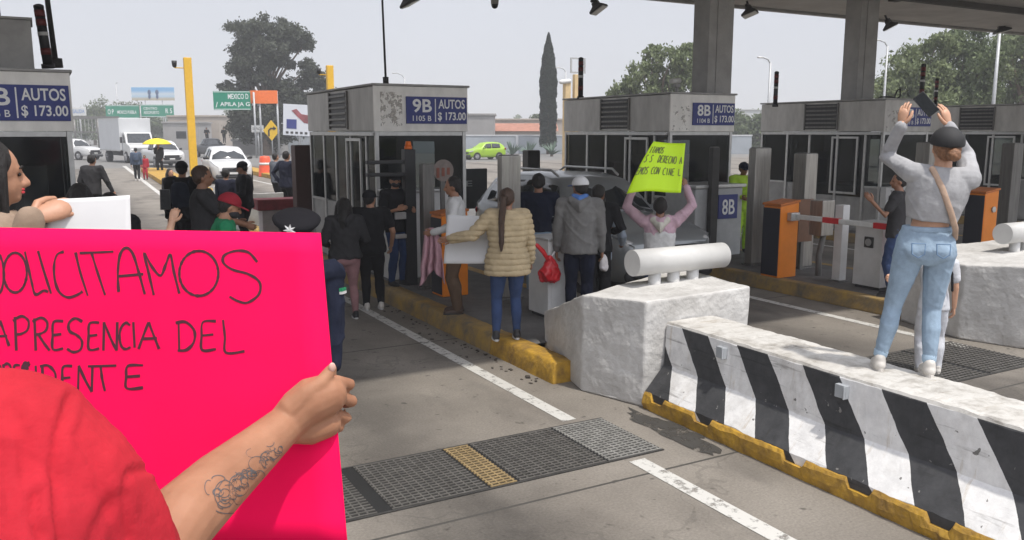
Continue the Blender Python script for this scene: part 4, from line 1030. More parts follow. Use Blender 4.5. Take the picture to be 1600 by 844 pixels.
# dark tee pointing left
q = V(9.75, 7.2, .198)
person('man in dark t-shirt pointing left, between the white cabinet and the filming woman', q, -30, 1.66, (CHAR, 'tee'), (JEAN, 'normal'), ('short', HAIR), None, 0, (-20, 0), whands=(at(1362, 314, k=10.9), None), hints=((0, -.6, -1), None), sk=SK2, shoe=(SB, SOLEB), k=11, sleeve='short', seed=5)
# hi-vis worker
person('worker in lime safety clothes standing between the pillars beside booth 8B', V(11.05, 11.35, .198), 200, 1.64, (HIVIS, 'jacket'), (HIVIS, 'loose'), ('short', HAIR), (DNAVY, True, DNAVY), 0, (0, 10), hands=((-.05, .2, .65), (.1, .2, .62)), sk=SK2, shoe=(SB, SOLEB), k=15, seed=6)
# lime placard holder
pl, I = person('person in pink and white hooded top holding the lime placard overhead', V(6.35, 7.85, 0), 38, 1.62, (PINKL, 'hoodie'), (JEAN, 'normal'), ('short', HAIR), None, 0, (0, -8), hands=((-.20, .10, 1.04), (.185, .10, 1.06)), hints=((-1, -.2, -.3), (1, -.2, -.3)), sk=SK2, shoe=(SW, SOLE), k=9.5, hood=CREAM, seed=7, palms=((.6, .8, 0), (-.6, .8, 0)))
b = MB(); h = I['h']; T = I['T']
b.rings([(z * h, rx * 1.27 * h, ry * 1.36 * h) for z, rx, ry in ((.47, .095, .068), (.55, .094, .067), (.64, .087, .062), (.72, .092, .064), (.775, .075, .05))], 20, T)
link('white_back_panel', folds(remesh(b, .011, 3), .006, 9), WHT, pl)
# person in pale shirt beside, with dark bag
px_, I = person('person in pale blue shirt beside the lime placard holder, mostly hidden', V(6.1, 8.75, 0), 50, 1.60, (PALEB, 'jacket'), (BLK, 'normal'), ('short', HAIR), None, 6, (10, 0), hands=((-.17, .02, .52), (.17, .1, .6)), sk=SK2, shoe=(SB, SOLEB), k=10, seed=8)
px2, I = person('person in black with grey sleeves between grey hoodie and lime placard holder', V(5.78, 8.3, .198), 35, 1.56, (BLK, 'jacket'), (BLK, 'loose'), ('short', HAIR), None, 8, (30, 5), hands=((-.15, .02, .5), (.12, .12, .62)), sk=SK2, shoe=(SB, SOLEB), k=10, seed=9)
# grey hoodie man
ph_, I = person('man in grey hoodie and white baseball cap seen from behind', V(5.28, 7.95, .198), 36, 1.68, (GREYM, 'hoodie'), (DNAVY, 'normal'), ('short', HAIR), (mat('white cap', (.60, .60, .60), .7), True, mat('blue brim', (.10, .16, .42), .7)), 0, (-38, 4), hands=((-.155, .04, .475), (.155, .05, .475)), sk=SK2, shoe=(SB, SOLEB), k=9.5, seed=1, build=1.1, hem=.475)
b = MB(); h = I['h']; T = I['T']
b.tube([T @ (V(-.045, .0, .862) * h), T @ (V(-.035, -.045, .86) * h), T @ (V(0, -.062, .85) * h), T @ (V(.035, -.045, .86) * h), T @ (V(.045, 0, .862) * h)], [.016 * h, .02 * h, .024 * h, .02 * h, .016 * h], 12)
link('blue_hood_lining', folds(remesh(b, .009, 2), .003, 12), BLUEC, ph_)
wl_ = worldpt(ph_, I['WR'][0]); wr_ = worldpt(ph_, I['WR'][1])
# red bag hanging from his left hand
t = empty('red_bag', wl_ + V(-.10, -.02, -.36), 0, 'crumpled red plastic bag with strap in the left hand of the grey hoodie man', 'bag')
b = MB(); b.rings([(0, .06, .04), (.02, .12, .07), (.10, .135, .08), (.18, .11, .06), (.25, .05, .03), (.30, .02, .02)], 20)
link('bag', folds(remesh(b, .010, 1), .022, 12), mat('red plastic bag', (.50, .012, .02), .32, 0, .2, 12), t)
b = MB(); b.tube([(-.02, 0, .24), (-.11, -.02, .36), (-.20, -.03, .44)], [.022, .028, .022], 8, flat=((0, 1, 0), .35)); b.build('strap', RED, t)
b = MB(); b.tube([(.0, 0, .26), (.05, .01, .33), (.09, .02, .36)], .012, 8); b.build('handle', mat('white strip', (.6, .58, .58), .5), t)
t = empty('white_bag', wr_ + V(.03, .0, -.24), 0, 'small white plastic bag in the right hand of the grey hoodie man', 'bag')
b = MB(); b.rings([(0, .03, .025), (.03, .055, .04), (.12, .045, .03), (.18, .015, .012)], 14); link('bag', folds(remesh(b, .008, 1), .012, 16), mat('white bag', (.58, .55, .55), .5), t)
# navy top, light jeans, in front of the grey car
person('person in black top and light jeans standing before the grey car', V(5.93, 9.95, .0), 28, 1.82, (DNAVY, 'tee'), (LJEAN, 'tight'), ('short', HAIR), None, 2, (0, 5), hands=((-.10, .12, .62), (.10, .14, .62)), sk=SK2, shoe=(SW, SOLE), k=11, seed=2, wide=1.1, hem=.55)
# beige puffer woman
fp = G(793, 531, .213)
pb, I = person('woman in beige puffer jacket with long dark ponytail standing on the yellow kerb', (fp.x, fp.y, .213), 22, 1.60, (BEIGE, 'puffer'), (JEAN, 'tight'), ('pony', HAIRB), None, 2, (25, 3), hands=((-.36, .08, .66), (.165, .1, .50)), hints=((-.2, -.5, -1), (.6, -.8, -.2)), feet=((-.075, .0), (.065, .03)), sk=SK2, shoe=(SB, SOLE), k=9, female=True, hem=.43, seed=3, build=1.12, palms=((.1, -1, 0), (-1, 0, 0)))
pbw = worldpt(pb, I['WR'][0])
def card(name, corners, th, m, label, cat, group=None, bow=0.0, n=14):
    """thin board through four corners TL, TR, BR, BL"""
    TL, TR, BR, BL = [Vector(c) for c in corners]
    nrm = (TR - TL).cross(BL - TL).normalized(); b = MB(); A = []; B = []
    for i in range(n + 1):
        ra = []; rb = []
        for j in range(n + 1):
            u = j / n; v = i / n
            p = (TL * (1 - u) + TR * u) * (1 - v) + (BL * (1 - u) + BR * u) * v + nrm * (bow * math.sin(math.pi * u) + bow * .4 * noise.noise(Vector((u * 2, v * 2, 5))))
            ra.append(b.b.verts.new(p + nrm * th / 2)); rb.append(b.b.verts.new(p - nrm * th / 2))
        A.append(ra); B.append(rb)
    for i in range(n):
        for j in range(n):
            b.b.faces.new((A[i][j], A[i + 1][j], A[i + 1][j + 1], A[i][j + 1])).smooth = True; b.b.faces.new((B[i][j], B[i][j + 1], B[i + 1][j + 1], B[i + 1][j])).smooth = True
    for i in range(n):
        b.b.faces.new((A[i][0], B[i][0], B[i + 1][0], A[i + 1][0])); b.b.faces.new((A[i][n], A[i + 1][n], B[i + 1][n], B[i][n])); b.b.faces.new((A[0][i], A[0][i + 1], B[0][i + 1], B[0][i])); b.b.faces.new((A[n][i], B[n][i], B[n][i + 1], A[n][i + 1]))
    return tag(b.build(name, m), label, cat, group)
kk = (pbw - V(0, 0, H)).dot(_fw)
PAPER = mat('white card', (.58, .58, .585), .7, 0, .03)
kk2 = kk + .06
card('blank_placard', [at(699, 336, k=kk2 + .1), at(772, 338, k=kk2 + .05), at(758, 412, k=kk2), at(693, 412, k=kk2 + .08)], .003, PAPER, 'blank white card held out by the woman in the beige puffer jacket', 'placard', None, .01)
# old man in white shirt
po, I = person('older man in white shirt and brown trousers facing left beside the white card', V(4.27, 9.05, .2), -62, 1.66, (WHT, 'tee'), (BROWN, 'loose'), ('short', HAIR), None, 3, (-5, 6), hands=((-.10, .17, .60), (.10, .15, .58)), sk=SK2, shoe=(mat('brown shoe', (.06, .035, .025), .5), SOLEB), k=10, seed=12)
q = worldpt(po, (I['WR'][0] + I['WR'][1]) / 2)
def draped(name, top, wt, wb, ln, m, rz, label, cat, seed):
    nu, nv = 44, 30; b = MB(); A = []
    for i in range(nv + 1):
        v = i / nv; w_ = wt + (wb - wt) * v ** .7; row = []
        for j in range(nu + 1):
            u = j / nu; x = (u - .5) * w_; y = (.012 + .045 * v) * math.sin(u * 19 + seed + 1.5 * v) + .02 * noise.noise(V(u * 4, v * 3, seed)); z = -ln * v * (1 + .16 * math.sin(u * 5 + seed)) + (.03 * math.cos(u * 3.1 - 1.5) * (1 - v))
            row.append(b.b.verts.new((x + .02 * noise.noise(V(v * 4, u * 2, seed)), y, z)))
        A.append(row)
    for i in range(nv):
        for j in range(nu): b.b.faces.new((A[i][j], A[i][j + 1], A[i + 1][j + 1], A[i + 1][j])).smooth = True
    o = b.build(name, m); o.location = top; o.rotation_euler = (0, 0, rz); so_ = o.modifiers.new('thickness', 'SOLIDIFY'); so_.thickness = .008
    return tag(o, label, cat)
draped('pink_cloth', V(q.x - .08, q.y - .10, q.z + .04), .13, .30, .58, cloth('dusty pink', (.46, .27, .31)), R(-30), 'dusty pink jacket draped over the arm of the man in white shirt', 'garment', 2.0)
# masked man leaning by booth 9B
person('man in black t-shirt, cap and face mask with jeans before booth 9B', V(4.33, 11.2, .198), 165, 1.62, (BLK, 'tee'), (JEAN, 'normal'), ('short', HAIR), (BLK, True, BLK), 0, (25, 0), hands=((-.10, .13, .66), (.08, .14, .68)), sk=SK1, shoe=(SB, SOLEB), k=12, mask=mat('black mask', (.02, .02, .025), .8), seed=13, sleeve='short')
# pair: pink leggings woman and black cap person
fp = G(543, 500); person('woman in dark top and mauve leggings seen from behind in lane nine', fp, 8, 1.57, (CHAR, 'hoodie'), (MAUVE, 'tight'), ('long', HAIR), None, 2, (15, 3), hands=((-.12, .12, .60), (.12, .12, .6)), feet=((-.06, .01), (.075, .04)), sk=SK2, shoe=(SB, SOLE), k=10.5, female=True, hem=.50, seed=14, build=1.12)
fp = G(583, 484); person('person in black vest and black cap standing right of the mauve leggings', fp, 14, 1.62, (BLK, 'jacket'), (BLK, 'normal'), ('short', HAIR), (BLK, True, BLK), 2, (40, 0), hands=((-.12, .12, .62), (.17, .06, .52)), feet=((-.05, 0), (.07, .02)), sk=SK1, shoe=(SW, SOLE), k=11, seed=15, sleeve='short', hem=.48, build=1.1)

# police officer behind the pink placard
q = at(470, 340, k=5.2)
pp, I = person('police officer in dark uniform and peaked cap with star, behind the pink placard', V(q.x - .02, q.y, 0), 200, 1.84, (DNAVY, 'jacket'), (DNAVY, 'normal'), ('short', HAIR), None, 0, (10, 8), hands=((-.105, .05, .475), (.105, .06, .48)), sk=SK2, shoe=(SB, SOLEB), k=5.5, seed=16, sleeve='long', build=.84)
CAPN = mat('police cap cloth', (.007, .0065, .009), .85, spec=.2)
def peaked_cap(t, I):
    Mh = I['Mh'] @ Matrix.Translation((0, 0, .09)) @ Matrix.Rotation(R(-9), 4, 'Y') @ Matrix.Translation((0, 0, -.09)); b = MB()
    b.rings([(.092, .054, .064, 0, -.006), (.108, .056, .066, 0, -.006), (.128, .074, .084, 0, -.004), (.137, .078, .088, 0, -.004), (.146, .066, .075, 0, -.004), (.150, .02, .02, 0, -.004)], 28, Mh @ Matrix.Rotation(R(-9), 4, 'X'))
    c = b.build('peaked_cap', CAPN, t)
    b = MB(); b.rings([(.088, .0545, .0645, 0, -.006), (.092, .0565, .0665, 0, -.006), (.106, .0575, .0675, 0, -.006)], 28, Mh @ Matrix.Rotation(R(-9), 4, 'X')); b.build('band', mat('cap band red grey', (.10, .08, .085), .6), c)
    b = MB(); n = 14; U = []; D = []
    for i in range(n + 1):
        a = math.pi * i / n; x = math.cos(a); y = math.sin(a)
        for dz, L in ((0, U), (-.003, D)):
            L.append((b.b.verts.new(Mh @ V(x * .054, -.008 + y * .062, .082 + y * .012 + dz)), b.b.verts.new(Mh @ V(x * .056, .0 + y * .098, .078 - y * .012 + dz))))
    for i in range(n):
        b.b.faces.new((U[i][0], U[i][1], U[i + 1][1], U[i + 1][0])); b.b.faces.new((D[i][0], D[i + 1][0], D[i + 1][1], D[i][1])); b.b.faces.new((U[i][1], D[i][1], D[i + 1][1], U[i + 1][1]))
    b.build('visor', mat('gloss black visor', (.012, .012, .013), .2), c, fixn=True)
    # seven-pointed star badge
    b = MB(); S = []; c0 = V(0, .092, .118); n = 7
    for i in range(2 * n):
        a = math.pi * i / n; r = .021 if i % 2 == 0 else .010
        S.append((V(math.sin(a) * r, .010, math.cos(a) * r * .92) + c0, V(math.sin(a) * r, .004, math.cos(a) * r * .92) + c0))
    f_ = [b.b.verts.new(Mh @ p[0]) for p in S]; g_ = [b.b.verts.new(Mh @ p[1]) for p in S]; cc = b.b.verts.new(Mh @ (c0 + V(0, .014, 0)))
    for i in range(2 * n):
        j = (i + 1) % (2 * n); b.b.faces.new((cc, f_[i], f_[j])); b.b.faces.new((f_[i], g_[i], g_[j], f_[j]))
    b.build('star_badge', mat('silver badge', (.62, .62, .62), .35, .4), c, fixn=True)
peaked_cap(pp, I)
sh = I['SH'][0]; e = I['EL'][0]
b = MB(); d = (e - sh).normalized(); m_ = sh + d * .12
o_ = (V(-1, .35, 0)); o_ = (o_ - d * o_.dot(d)).normalized(); s_ = d.cross(o_)
c = m_ + o_ * .078
for (w0, dz0, dz1, mt_, nm) in ((.035, -.02, .0, GRN, 'green_patch'), (.035, .002, .018, WHT, 'white_patch')):
    b = MB(); b.face([c + s_ * w0 + d * dz0, c - s_ * w0 + d * dz0, c - s_ * w0 + d * dz1, c + s_ * w0 + d * dz1])
    r_ = bmesh.ops.extrude_face_region(b.b, geom=b.b.faces[:])
    for v in r_['geom']:
        if isinstance(v, bmesh.types.BMVert): v.co -= o_ * .02
    b.build(nm, mt_, pp, fixn=True)

# group behind the pink placard, left of centre
def back(px, py, k, h, label, face, top, bottom, **kw):
    """head top seen at (px, py) at depth k"""
    q = at(px, py, k=k); return person(label, V(q.x, q.y, q.z - h - kw.pop('dz', 0.012)), face, h, top, bottom, k=k, **kw)
bq, I = back(283, 249, 14, 1.86, 'man in black with dark backpack standing behind brown haired man', 20, (BLK, 'jacket'), (BLK, 'normal'), shoe=(SB, SOLEB), seed=21, cap=(BLK, False, None))
tag(backpack(bq, I, cloth('dark navy pack', (.02, .025, .04))), 'dark navy backpack on the man in black behind the brown haired man', 'backpack')
back(497, 240, 20, 1.72, 'person in black half hidden behind the dark reddish pillar', 30, (BLK, 'jacket'), (BLK, 'normal'), shoe=(SB, SOLEB), seed=36)
back(265, 262, 24, 1.70, 'person in dark clothes standing at the kerb left of the yellow post', 150, (CHAR, 'jacket'), (BLK, 'normal'), shoe=(SB, SOLEB), seed=37, hair=('long', HAIR))
back(352, 262, 19, 1.66, 'person in dark blue top between brown haired man and black uniform', 40, (NAVY, 'jacket'), (BLK, 'normal'), shoe=(SB, SOLEB), seed=38)
back(314, 254, 9.6, 1.86, 'brown skinned man in dark shirt looking right, above the red cap', 98, (CHAR, 'tee'), (BLK, 'normal'), shoe=(SB, SOLEB), seed=22, sk=SK2, hair=('short', HAIRB), sleeve='short', hands=((-.1, .2, .62), (.05, .24, .62)), build=1.15)
back(330, 307, 7.6, 1.66, 'person in red cap and green shirt bending forward by the pink placard', 95, (GRN, 'tee'), (JEAN, 'normal'), shoe=(SB, SOLEB), seed=23, sk=SK1, cap=(cloth('red cap', (.26, .018, .03)), True, REDC), head=(0, 20), lean=12, dz=-.06, mask=mat('black mask', (.02, .02, .025), .8))
back(380, 250, 17, 1.80, 'person in black uniform and cap beside the grey concrete block', -70, (BLK, 'jacket'), (BLK, 'normal'), shoe=(SB, SOLEB), seed=24, cap=(BLK, True, BLK), head=(0, 14), hands=((-.1, .14, .6), (.1, .14, .6)), build=1.2)
back(447, 234, 22, 1.84, 'person in black with hand on hip, left of the dark reddish pillar', 60, (NAVY, 'jacket'), (BLK, 'normal'), shoe=(SB, SOLEB), seed=25, hands=((-.14, -.02, .55), (.11, .08, .56)), hints=((-1, -.5, 0), (1, -.3, 0)), build=1.2)
back(430, 238, 26, 1.74, 'person in grey shirt partly hidden behind the person with hand on hip', 70, (cloth('steel grey', (.12, .13, .15)), 'tee'), (BLK, 'normal'), shoe=(SB, SOLEB), seed=26, build=1.15)
# walkers far down the lane
p_, I = person('person with blue backpack walking away down lane nine', G(215, 283), 10, 1.64, (TEAL, 'jacket'), (BLK, 'normal'), k=30, shoe=(SW, SOLE), seed=27, lean=8, feet=((-.05, .08), (.05, -.06)))
tag(backpack(p_, I, TEAL), 'blue grey backpack worn by the walker in lane nine', 'backpack')
p_, I = person('person in black holding the yellow umbrella on the far kerb', G(250, 272, .0), 180, 1.78, (BLK, 'jacket'), (BLK, 'normal'), k=30, shoe=(SB, SOLEB), seed=28, hands=((-.1, .05, .5), (.05, .15, .78)), feet=((-.08, 0), (.06, .05)))
hw_ = worldpt(p_, I['WR'][1])
t = empty('umbrella', (hw_.x, hw_.y, hw_.z), 0, 'bright yellow umbrella over the person in black far down the lane', 'umbrella')
b = MB(); b.rings([(.30, .78, .78), (.36, .74, .74), (.50, .56, .56), (.60, .30, .30), (.635, .05, .05)], 20); b.build('canopy', mat('umbrella yellow', (.80, .62, .01), .5, 0, .05), t)
b = MB(); b.cyl((0, 0, -.1), (0, 0, .70), .014); b.build('shaft', DARKM, t)
person('small person in red top beside the blue backpack walker', G(228, 281), 200, 1.25, (REDC, 'tee'), (REDC, 'normal'), k=30, shoe=(SB, SOLEB), seed=29, sk=SK2)
# left: leaning man, heads above the white paper
q = at(140, 243, k=20); person('person in black bending with one arm hanging, beside booth 10B', V(q.x, q.y, 0), 40, 1.86, (CHAR, 'jacket'), (BLK, 'normal'), k=20, shoe=(SB, SOLEB), seed=30, hands=((-.12, .1, .55), (.22, .12, .48)), lean=6, build=1.1)
back(122, 281, 7.6, 1.70, 'person in wide black hat just above the white paper', 10, (BLK, 'jacket'), (BLK, 'normal'), seed=31, shoe=(SB, SOLEB), hair=('long', HAIR), head=(0, 10))
back(170, 296, 8.2, 1.62, 'person with black hair at the right corner of the white paper', 5, (BLK, 'jacket'), (BLK, 'normal'), seed=32, shoe=(SB, SOLEB), hair=('long', HAIR), head=(0, 12))
back(56, 243, 11.6, 1.72, 'person with dark hair in pale shirt in front of booth 10B', 75, (WHT, 'tee'), (BLK, 'normal'), seed=33, shoe=(SB, SOLEB), sk=SK2, hair=('long', HAIR), head=(0, 12))
# raised hand with phone behind the placard
q = at(288, 366, k=6.3); pr2, I = person('person hidden behind the pink placard raising a phone', V(q.x, q.y, 0), 5, 1.58, (BLK, 'tee'), (BLK, 'normal'), k=6.5, seed=34, shoe=(SB, SOLEB), sk=SK3, whands=(at(269, 346, k=6.5), None), hints=((-.4, .2, -1), None), sleeve='short', palms=((.2, .9, 0), (-1, 0, 0)), grip=.8)
phone(at(258, 312, k=6.45), (0, R(2), R(12)), 'black phone raised above the pink placard')

# ------------------------------------------------------------------ foreground: woman with white paper
q = at(-34, 201, k=2.6)
def fg_woman():
    h = q.z - .745; yaw = 76
    t, I = person('woman with long dark hair and tan jacket in profile at the left edge', V(q.x, q.y, q.z - h - .01), yaw, h, (TAN, 'jacket'), (JEAN, 'normal'), ('long', HAIR), None, 1, (0, 1), whands=(at(170, 440, k=2.7), at(50, 337, k=2.42)), hints=((-.3, -.3, -1), (.3, -.5, -1)), k=2.2, shoe=(SB, SOLEB), sk=SK1, seed=41, female=True, palms=((.35, .0, -1), (-.75, .1, -.6), (.1, 1, .1), (-.05, 1, .30)), grip=.5)
    Mh = I['Mh']
    b = MB()
    for dz, rz in ((.0245, .0034), (.0185, .0040)):
        qq = bmesh.ops.create_uvsphere(b.b, u_segments=14, v_segments=10, radius=1.0)
        for v in qq['verts']: v.co = Mh @ V(v.co.x * .0125, .0525 + v.co.y * .0062, dz + v.co.z * rz)
    b.build('lips', LIPR, t)
    for sx in (-1, 1):
        b = MB(); b.tube([Mh @ V(sx * .008, .0545, .0655), Mh @ V(sx * .018, .0525, .0695), Mh @ V(sx * .028, .046, .066)], [.0022 * h, .0026 * h, .0014 * h], 6)
        b.build('eyebrow', HAIR, t)
    # locks falling past cheek and shoulder
    b = MB()
    rnd = random.Random(4)
    for sx in (1, -1):
        for i in range(26):
            u = i / 25; y0 = .012 - .062 * u; x0 = sx * (.047 + .006 * rnd.random())
            b.tube([Mh @ V(sx * .012, y0 * .5 + .005, .126 - .008 * abs(y0) * 20), Mh @ V(sx * .042, y0 * .9 + .004, .092), Mh @ V(x0 * 1.04, y0, .04 + .01 * rnd.random()), Mh @ V(x0 * 1.12, y0 - .006 + .012 * rnd.random(), -.03), Mh @ V(x0 * 1.15, y0 * 1.15 + .016 * rnd.random(), -.10 - .02 * rnd.random()), Mh @ V(x0 * 1.0, y0 * 1.2 + .02 * rnd.random(), -.17 - .03 * rnd.random())], [.006 * h, .0075 * h, .0075 * h, .007 * h, .0055 * h, .0022 * h], 7)
    b.build('hair_locks', HAIR, t)
    return t, I
fw_, I = fg_woman()
hw2 = worldpt(fw_, I['WR'][1]); kq = (hw2 - V(0, 0, H)).dot(_fw)
card('blank_paper', [at(90, 311, k=kq + .05), at(203, 305, k=kq + .10), at(206, 400, k=kq + .08), at(50, 402, k=kq + .03)], .0015, PAPER, 'blank white paper sheet held by the woman in profile at the left', 'placard', None, .008)

# ------------------------------------------------------------------ foreground: pink placard with handwriting
PINK = mat('neon pink card', (.90, .0035, .088), .8, 0, .02, 3, spec=.12)
_n = PINK.node_tree; _z = _n.nodes.new('ShaderNodeTexNoise'); _z.inputs['Scale'].default_value = 3.2; _z.inputs['Detail'].default_value = 2; _b = _n.nodes.new('ShaderNodeBump'); _b.inputs['Strength'].default_value = .55; _b.inputs['Distance'].default_value = .03
_n.links.new(_n.nodes['Texture Coordinate'].outputs['Object'], _z.inputs['Vector']); _n.links.new(_z.outputs['Fac'], _b.inputs['Height']); _n.links.new(_b.outputs[0], _n.nodes['Principled BSDF'].inputs['Normal'])
PK = [at(-150, 353, k=1.46), at(501, 364, k=1.40), at(543, 850, k=1.36), at(-100, 838, k=1.42)]
card('pink_placard', PK, .0016, PINK, 'large neon pink placard with black handwriting held up in the foreground', 'placard', None, 0.0)
pk_n = (PK[1] - PK[0]).cross(PK[3] - PK[0]).normalized()
if pk_n.dot(_fw) > 0: pk_n = -pk_n
def bil(px, py):
    # solve position on the board (bilinear) by intersecting the sight line with its local plane
    o = V(0, 0, H); r = (at(px, py, k=1.0) - o)
    u, v = .5, .5
    P = lambda u, v: (PK[0] * (1 - u) + PK[1] * u) * (1 - v) + (PK[3] * (1 - u) + PK[2] * u) * v
    for _ in range(8):
        p = P(u, v); du = (P(u + .01, v) - p) / .01; dv = (P(u, v + .01) - p) / .01
        n = du.cross(dv); tt = (p - o).dot(n) / r.dot(n); hit = o + r * tt; dlt = hit - p
        a11, a12, a22 = du.dot(du), du.dot(dv), dv.dot(dv); b1, b2 = dlt.dot(du), dlt.dot(dv); det = a11 * a22 - a12 * a12
        u += (b1 * a22 - b2 * a12) / det; v += (b2 * a11 - b1 * a12) / det
    return P(u, v) + pk_n * .0016
def ell(cx, cy, rx, ry, a0=0, a1=360, n=22): return [(cx + rx * math.cos(R(a0 + (a1 - a0) * i / n)), cy + ry * math.sin(R(a0 + (a1 - a0) * i / n))) for i in range(n + 1)]
UN = {'P': [[(.12, 0), (.2, 1)], [(.0, .12), (.5, -.02), (.9, .12), (.85, .38), (.5, .5), (.2, .52)]], 'R': [[(.12, 0), (.2, 1)], [(.0, .1), (.5, -.02), (.85, .12), (.8, .36), (.45, .48), (.2, .5)], [(.35, .5), (.65, .75), (1, 1)]],
      'E': [[(.95, .02), (.2, .05), (.12, .5), (.15, .98), (.95, .95)], [(.14, .5), (.8, .46)]], 'S': [[(.9, .1), (.5, 0), (.15, .15), (.2, .38), (.6, .5), (.88, .68), (.8, .92), (.4, 1), (.05, .9)]],
      'N': [[(.08, 1), (.12, 0)], [(.12, 0), (.5, .55), (.88, 1)], [(.88, 1), (.92, 0)]], 'C': [[(.95, .1), (.6, 0), (.2, .2), (.08, .55), (.25, .9), (.6, 1), (1, .92)]], 'I': [[(.4, 0), (.6, 1)]],
      'A': [[(.02, 1), (.3, .4), (.5, 0)], [(.5, 0), (.75, .5), (1, 1)], [(.18, .62), (.9, .6)]], 'D': [[(.15, 0), (.18, 1)], [(.0, .03), (.5, 0), (.92, .3), (.9, .7), (.55, .97), (.1, 1)]], 'L': [[(.1, 0), (.18, .5), (.22, .97), (1, .93)]],
      'T': [[(.0, .03), (1, 0)], [(.45, .02), (.5, .5), (.6, 1)]], 'M': [[(.02, 1), (.12, .0)], [(.12, 0), (.35, .5), (.5, .62)], [(.5, .62), (.7, .3), (.85, .02)], [(.85, .02), (.95, .5), (1, 1)]], 'O': [ell(.5, .5, .5, .5)]}
def crop6(x, y): return (x * .5852, 350 + y * .5852)
strokes = []
def letter(c, x0, y0, x1, y1, sl=0.0):
    for s in UN[c]: strokes.append([crop6(x0 + (x1 - x0) * u + sl * (1 - v), y0 + (y1 - y0) * v) for u, v in s])
# line 1, traced letter by letter
strokes.append([crop6(*p) for p in ((0, 82), (9, 105), (12, 140), (6, 175), (-4, 190))])
strokes.append([crop6(*p) for p in ell(42, 130, 31, 53, 20, 400)])
strokes.append([crop6(*p) for p in ((68, 74), (76, 110), (86, 155), (96, 188), (118, 178), (130, 182))])
strokes.append([crop6(*p) for p in ((103, 72), (120, 130), (138, 186))])
strokes.append([crop6(*p) for p in ((172, 74), (154, 82), (146, 110), (148, 150), (160, 182), (182, 196), (206, 190), (222, 180))])
strokes.append([crop6(*p) for p in ((203, 76), (216, 130), (236, 192))])
strokes.append([crop6(*p) for p in ((214, 78), (260, 76), (304, 74))]); strokes.append([crop6(*p) for p in ((246, 78), (262, 130), (282, 190))])
strokes.append([crop6(*p) for p in ((318, 182), (316, 130), (322, 82), (338, 64), (356, 80), (372, 130), (388, 188))]); strokes.append([crop6(*p) for p in ((314, 140), (384, 134))])
strokes.append([crop6(*p) for p in ((412, 190), (398, 130), (386, 78), (408, 116), (430, 138), (444, 108), (456, 82), (466, 130), (480, 186))])
strokes.append([crop6(*p) for p in ell(532, 132, 52, 60, -100, 275)])
strokes.append([crop6(*p) for p in ((688, 102), (664, 76), (630, 72), (600, 84), (598, 104), (622, 122), (664, 134), (694, 156), (692, 188), (662, 210), (636, 206), (614, 194))])
letter('A', -22, 258, 26, 326)
for c, a, d, y0, y1 in (('P', 36, 82, 248, 338), ('R', 88, 134, 252, 338), ('E', 138, 172, 258, 336), ('S', 178, 226, 252, 342), ('E', 234, 268, 262, 336), ('N', 274, 318, 262, 338), ('C', 318, 350, 264, 334), ('I', 350, 368, 262, 330), ('A', 370, 426, 262, 334),
                        ('D', 470, 524, 262, 338), ('E', 534, 580, 258, 338), ('L', 590, 654, 256, 346)): letter(c, a, y0, d, y1)
for c, a, d, y0, y1 in (('P', -20, 6, 376, 440), ('R', 8, 34, 374, 440), ('E', 36, 56, 376, 440), ('S', 58, 82, 370, 440), ('I', 92, 104, 378, 440), ('D', 108, 152, 378, 444), ('E', 164, 196, 378, 446), ('N', 206, 252, 378, 448), ('T', 236, 312, 378, 446), ('E', 332, 386, 376, 440)): letter(c, a, y0, d, y1)
strokes.append([crop6(*p) for p in ((80, 368), (62, 382), (80, 374), (60, 394), (78, 384))])
def smooth_path(p, n=6):
    if len(p) < 3: return p
    out = []; P = [p[0]] + list(p) + [p[-1]]
    for i in range(1, len(P) - 2):
        for k in range(n):
            t = k / n; a, b_, c, d = [np.array(P[i + j]) for j in (-1, 0, 1, 2)]
            out.append(tuple(.5 * ((2 * b_) + (c - a) * t + (2 * a - 5 * b_ + 4 * c - d) * t * t + (3 * b_ - a - 3 * c + d) * t ** 3)))
    out.append(p[-1]); return out
b = MB()
for si, s in enumerate(strokes):
    s = smooth_path(s); W3 = [bil(*p) for p in s]; L = []
    for i, p in enumerate(W3):
        d = (W3[min(i + 1, len(W3) - 1)] - W3[max(i - 1, 0)]).normalized(); sd_ = d.cross(pk_n); wdt = .0022 * (1 + .5 * noise.noise(Vector((i * .3, si * 3.1, 0))))
        L.append((b.b.verts.new(p + sd_ * wdt), b.b.verts.new(p - sd_ * wdt)))
    for i in range(len(L) - 1): b.b.faces.new((L[i][0], L[i][1], L[i + 1][1], L[i + 1][0]))
pl_ = col.objects['pink_placard']
b.build('handwriting', mat('marker ink', (.055, .008, .02), .6), pl_)

# lime placard
kk = 9.55
LIME = mat('neon lime card', (.56, .86, .0), .55, 0, .03, 3)
LM = [at(1021, 221, k=kk + .03), at(1071, 224, k=kk + .10), at(1064, 299, k=kk + .02), at(979, 303, k=kk + .0)]
b = MB(); n = 16; A = []; Bk = []
LMC = at(985, 262, k=kk)      # left edge bulges as the sheet droops
for i in range(n + 1):
    v = i / n; le = LM[0] * (1 - v) ** 1.0 + LM[3] * v + (at(996, 262, k=kk) - at(1000, 262, k=kk)) * math.sin(math.pi * v) * .6; re = LM[1] * (1 - v) + LM[2] * v; ra = []; rb = []
    for j in range(n + 1):
        u = j / n; p = le * (1 - u) + re * u + _fw * (.05 * math.sin(math.pi * u) * (1 - v) - .03 * math.sin(2 * math.pi * u) * v) + V(0, 0, .018 * math.sin(math.pi * u * 1.4) * v)
        ra.append(b.b.verts.new(p)); rb.append(b.b.verts.new(p + _fw * .003))
    A.append(ra); Bk.append(rb)
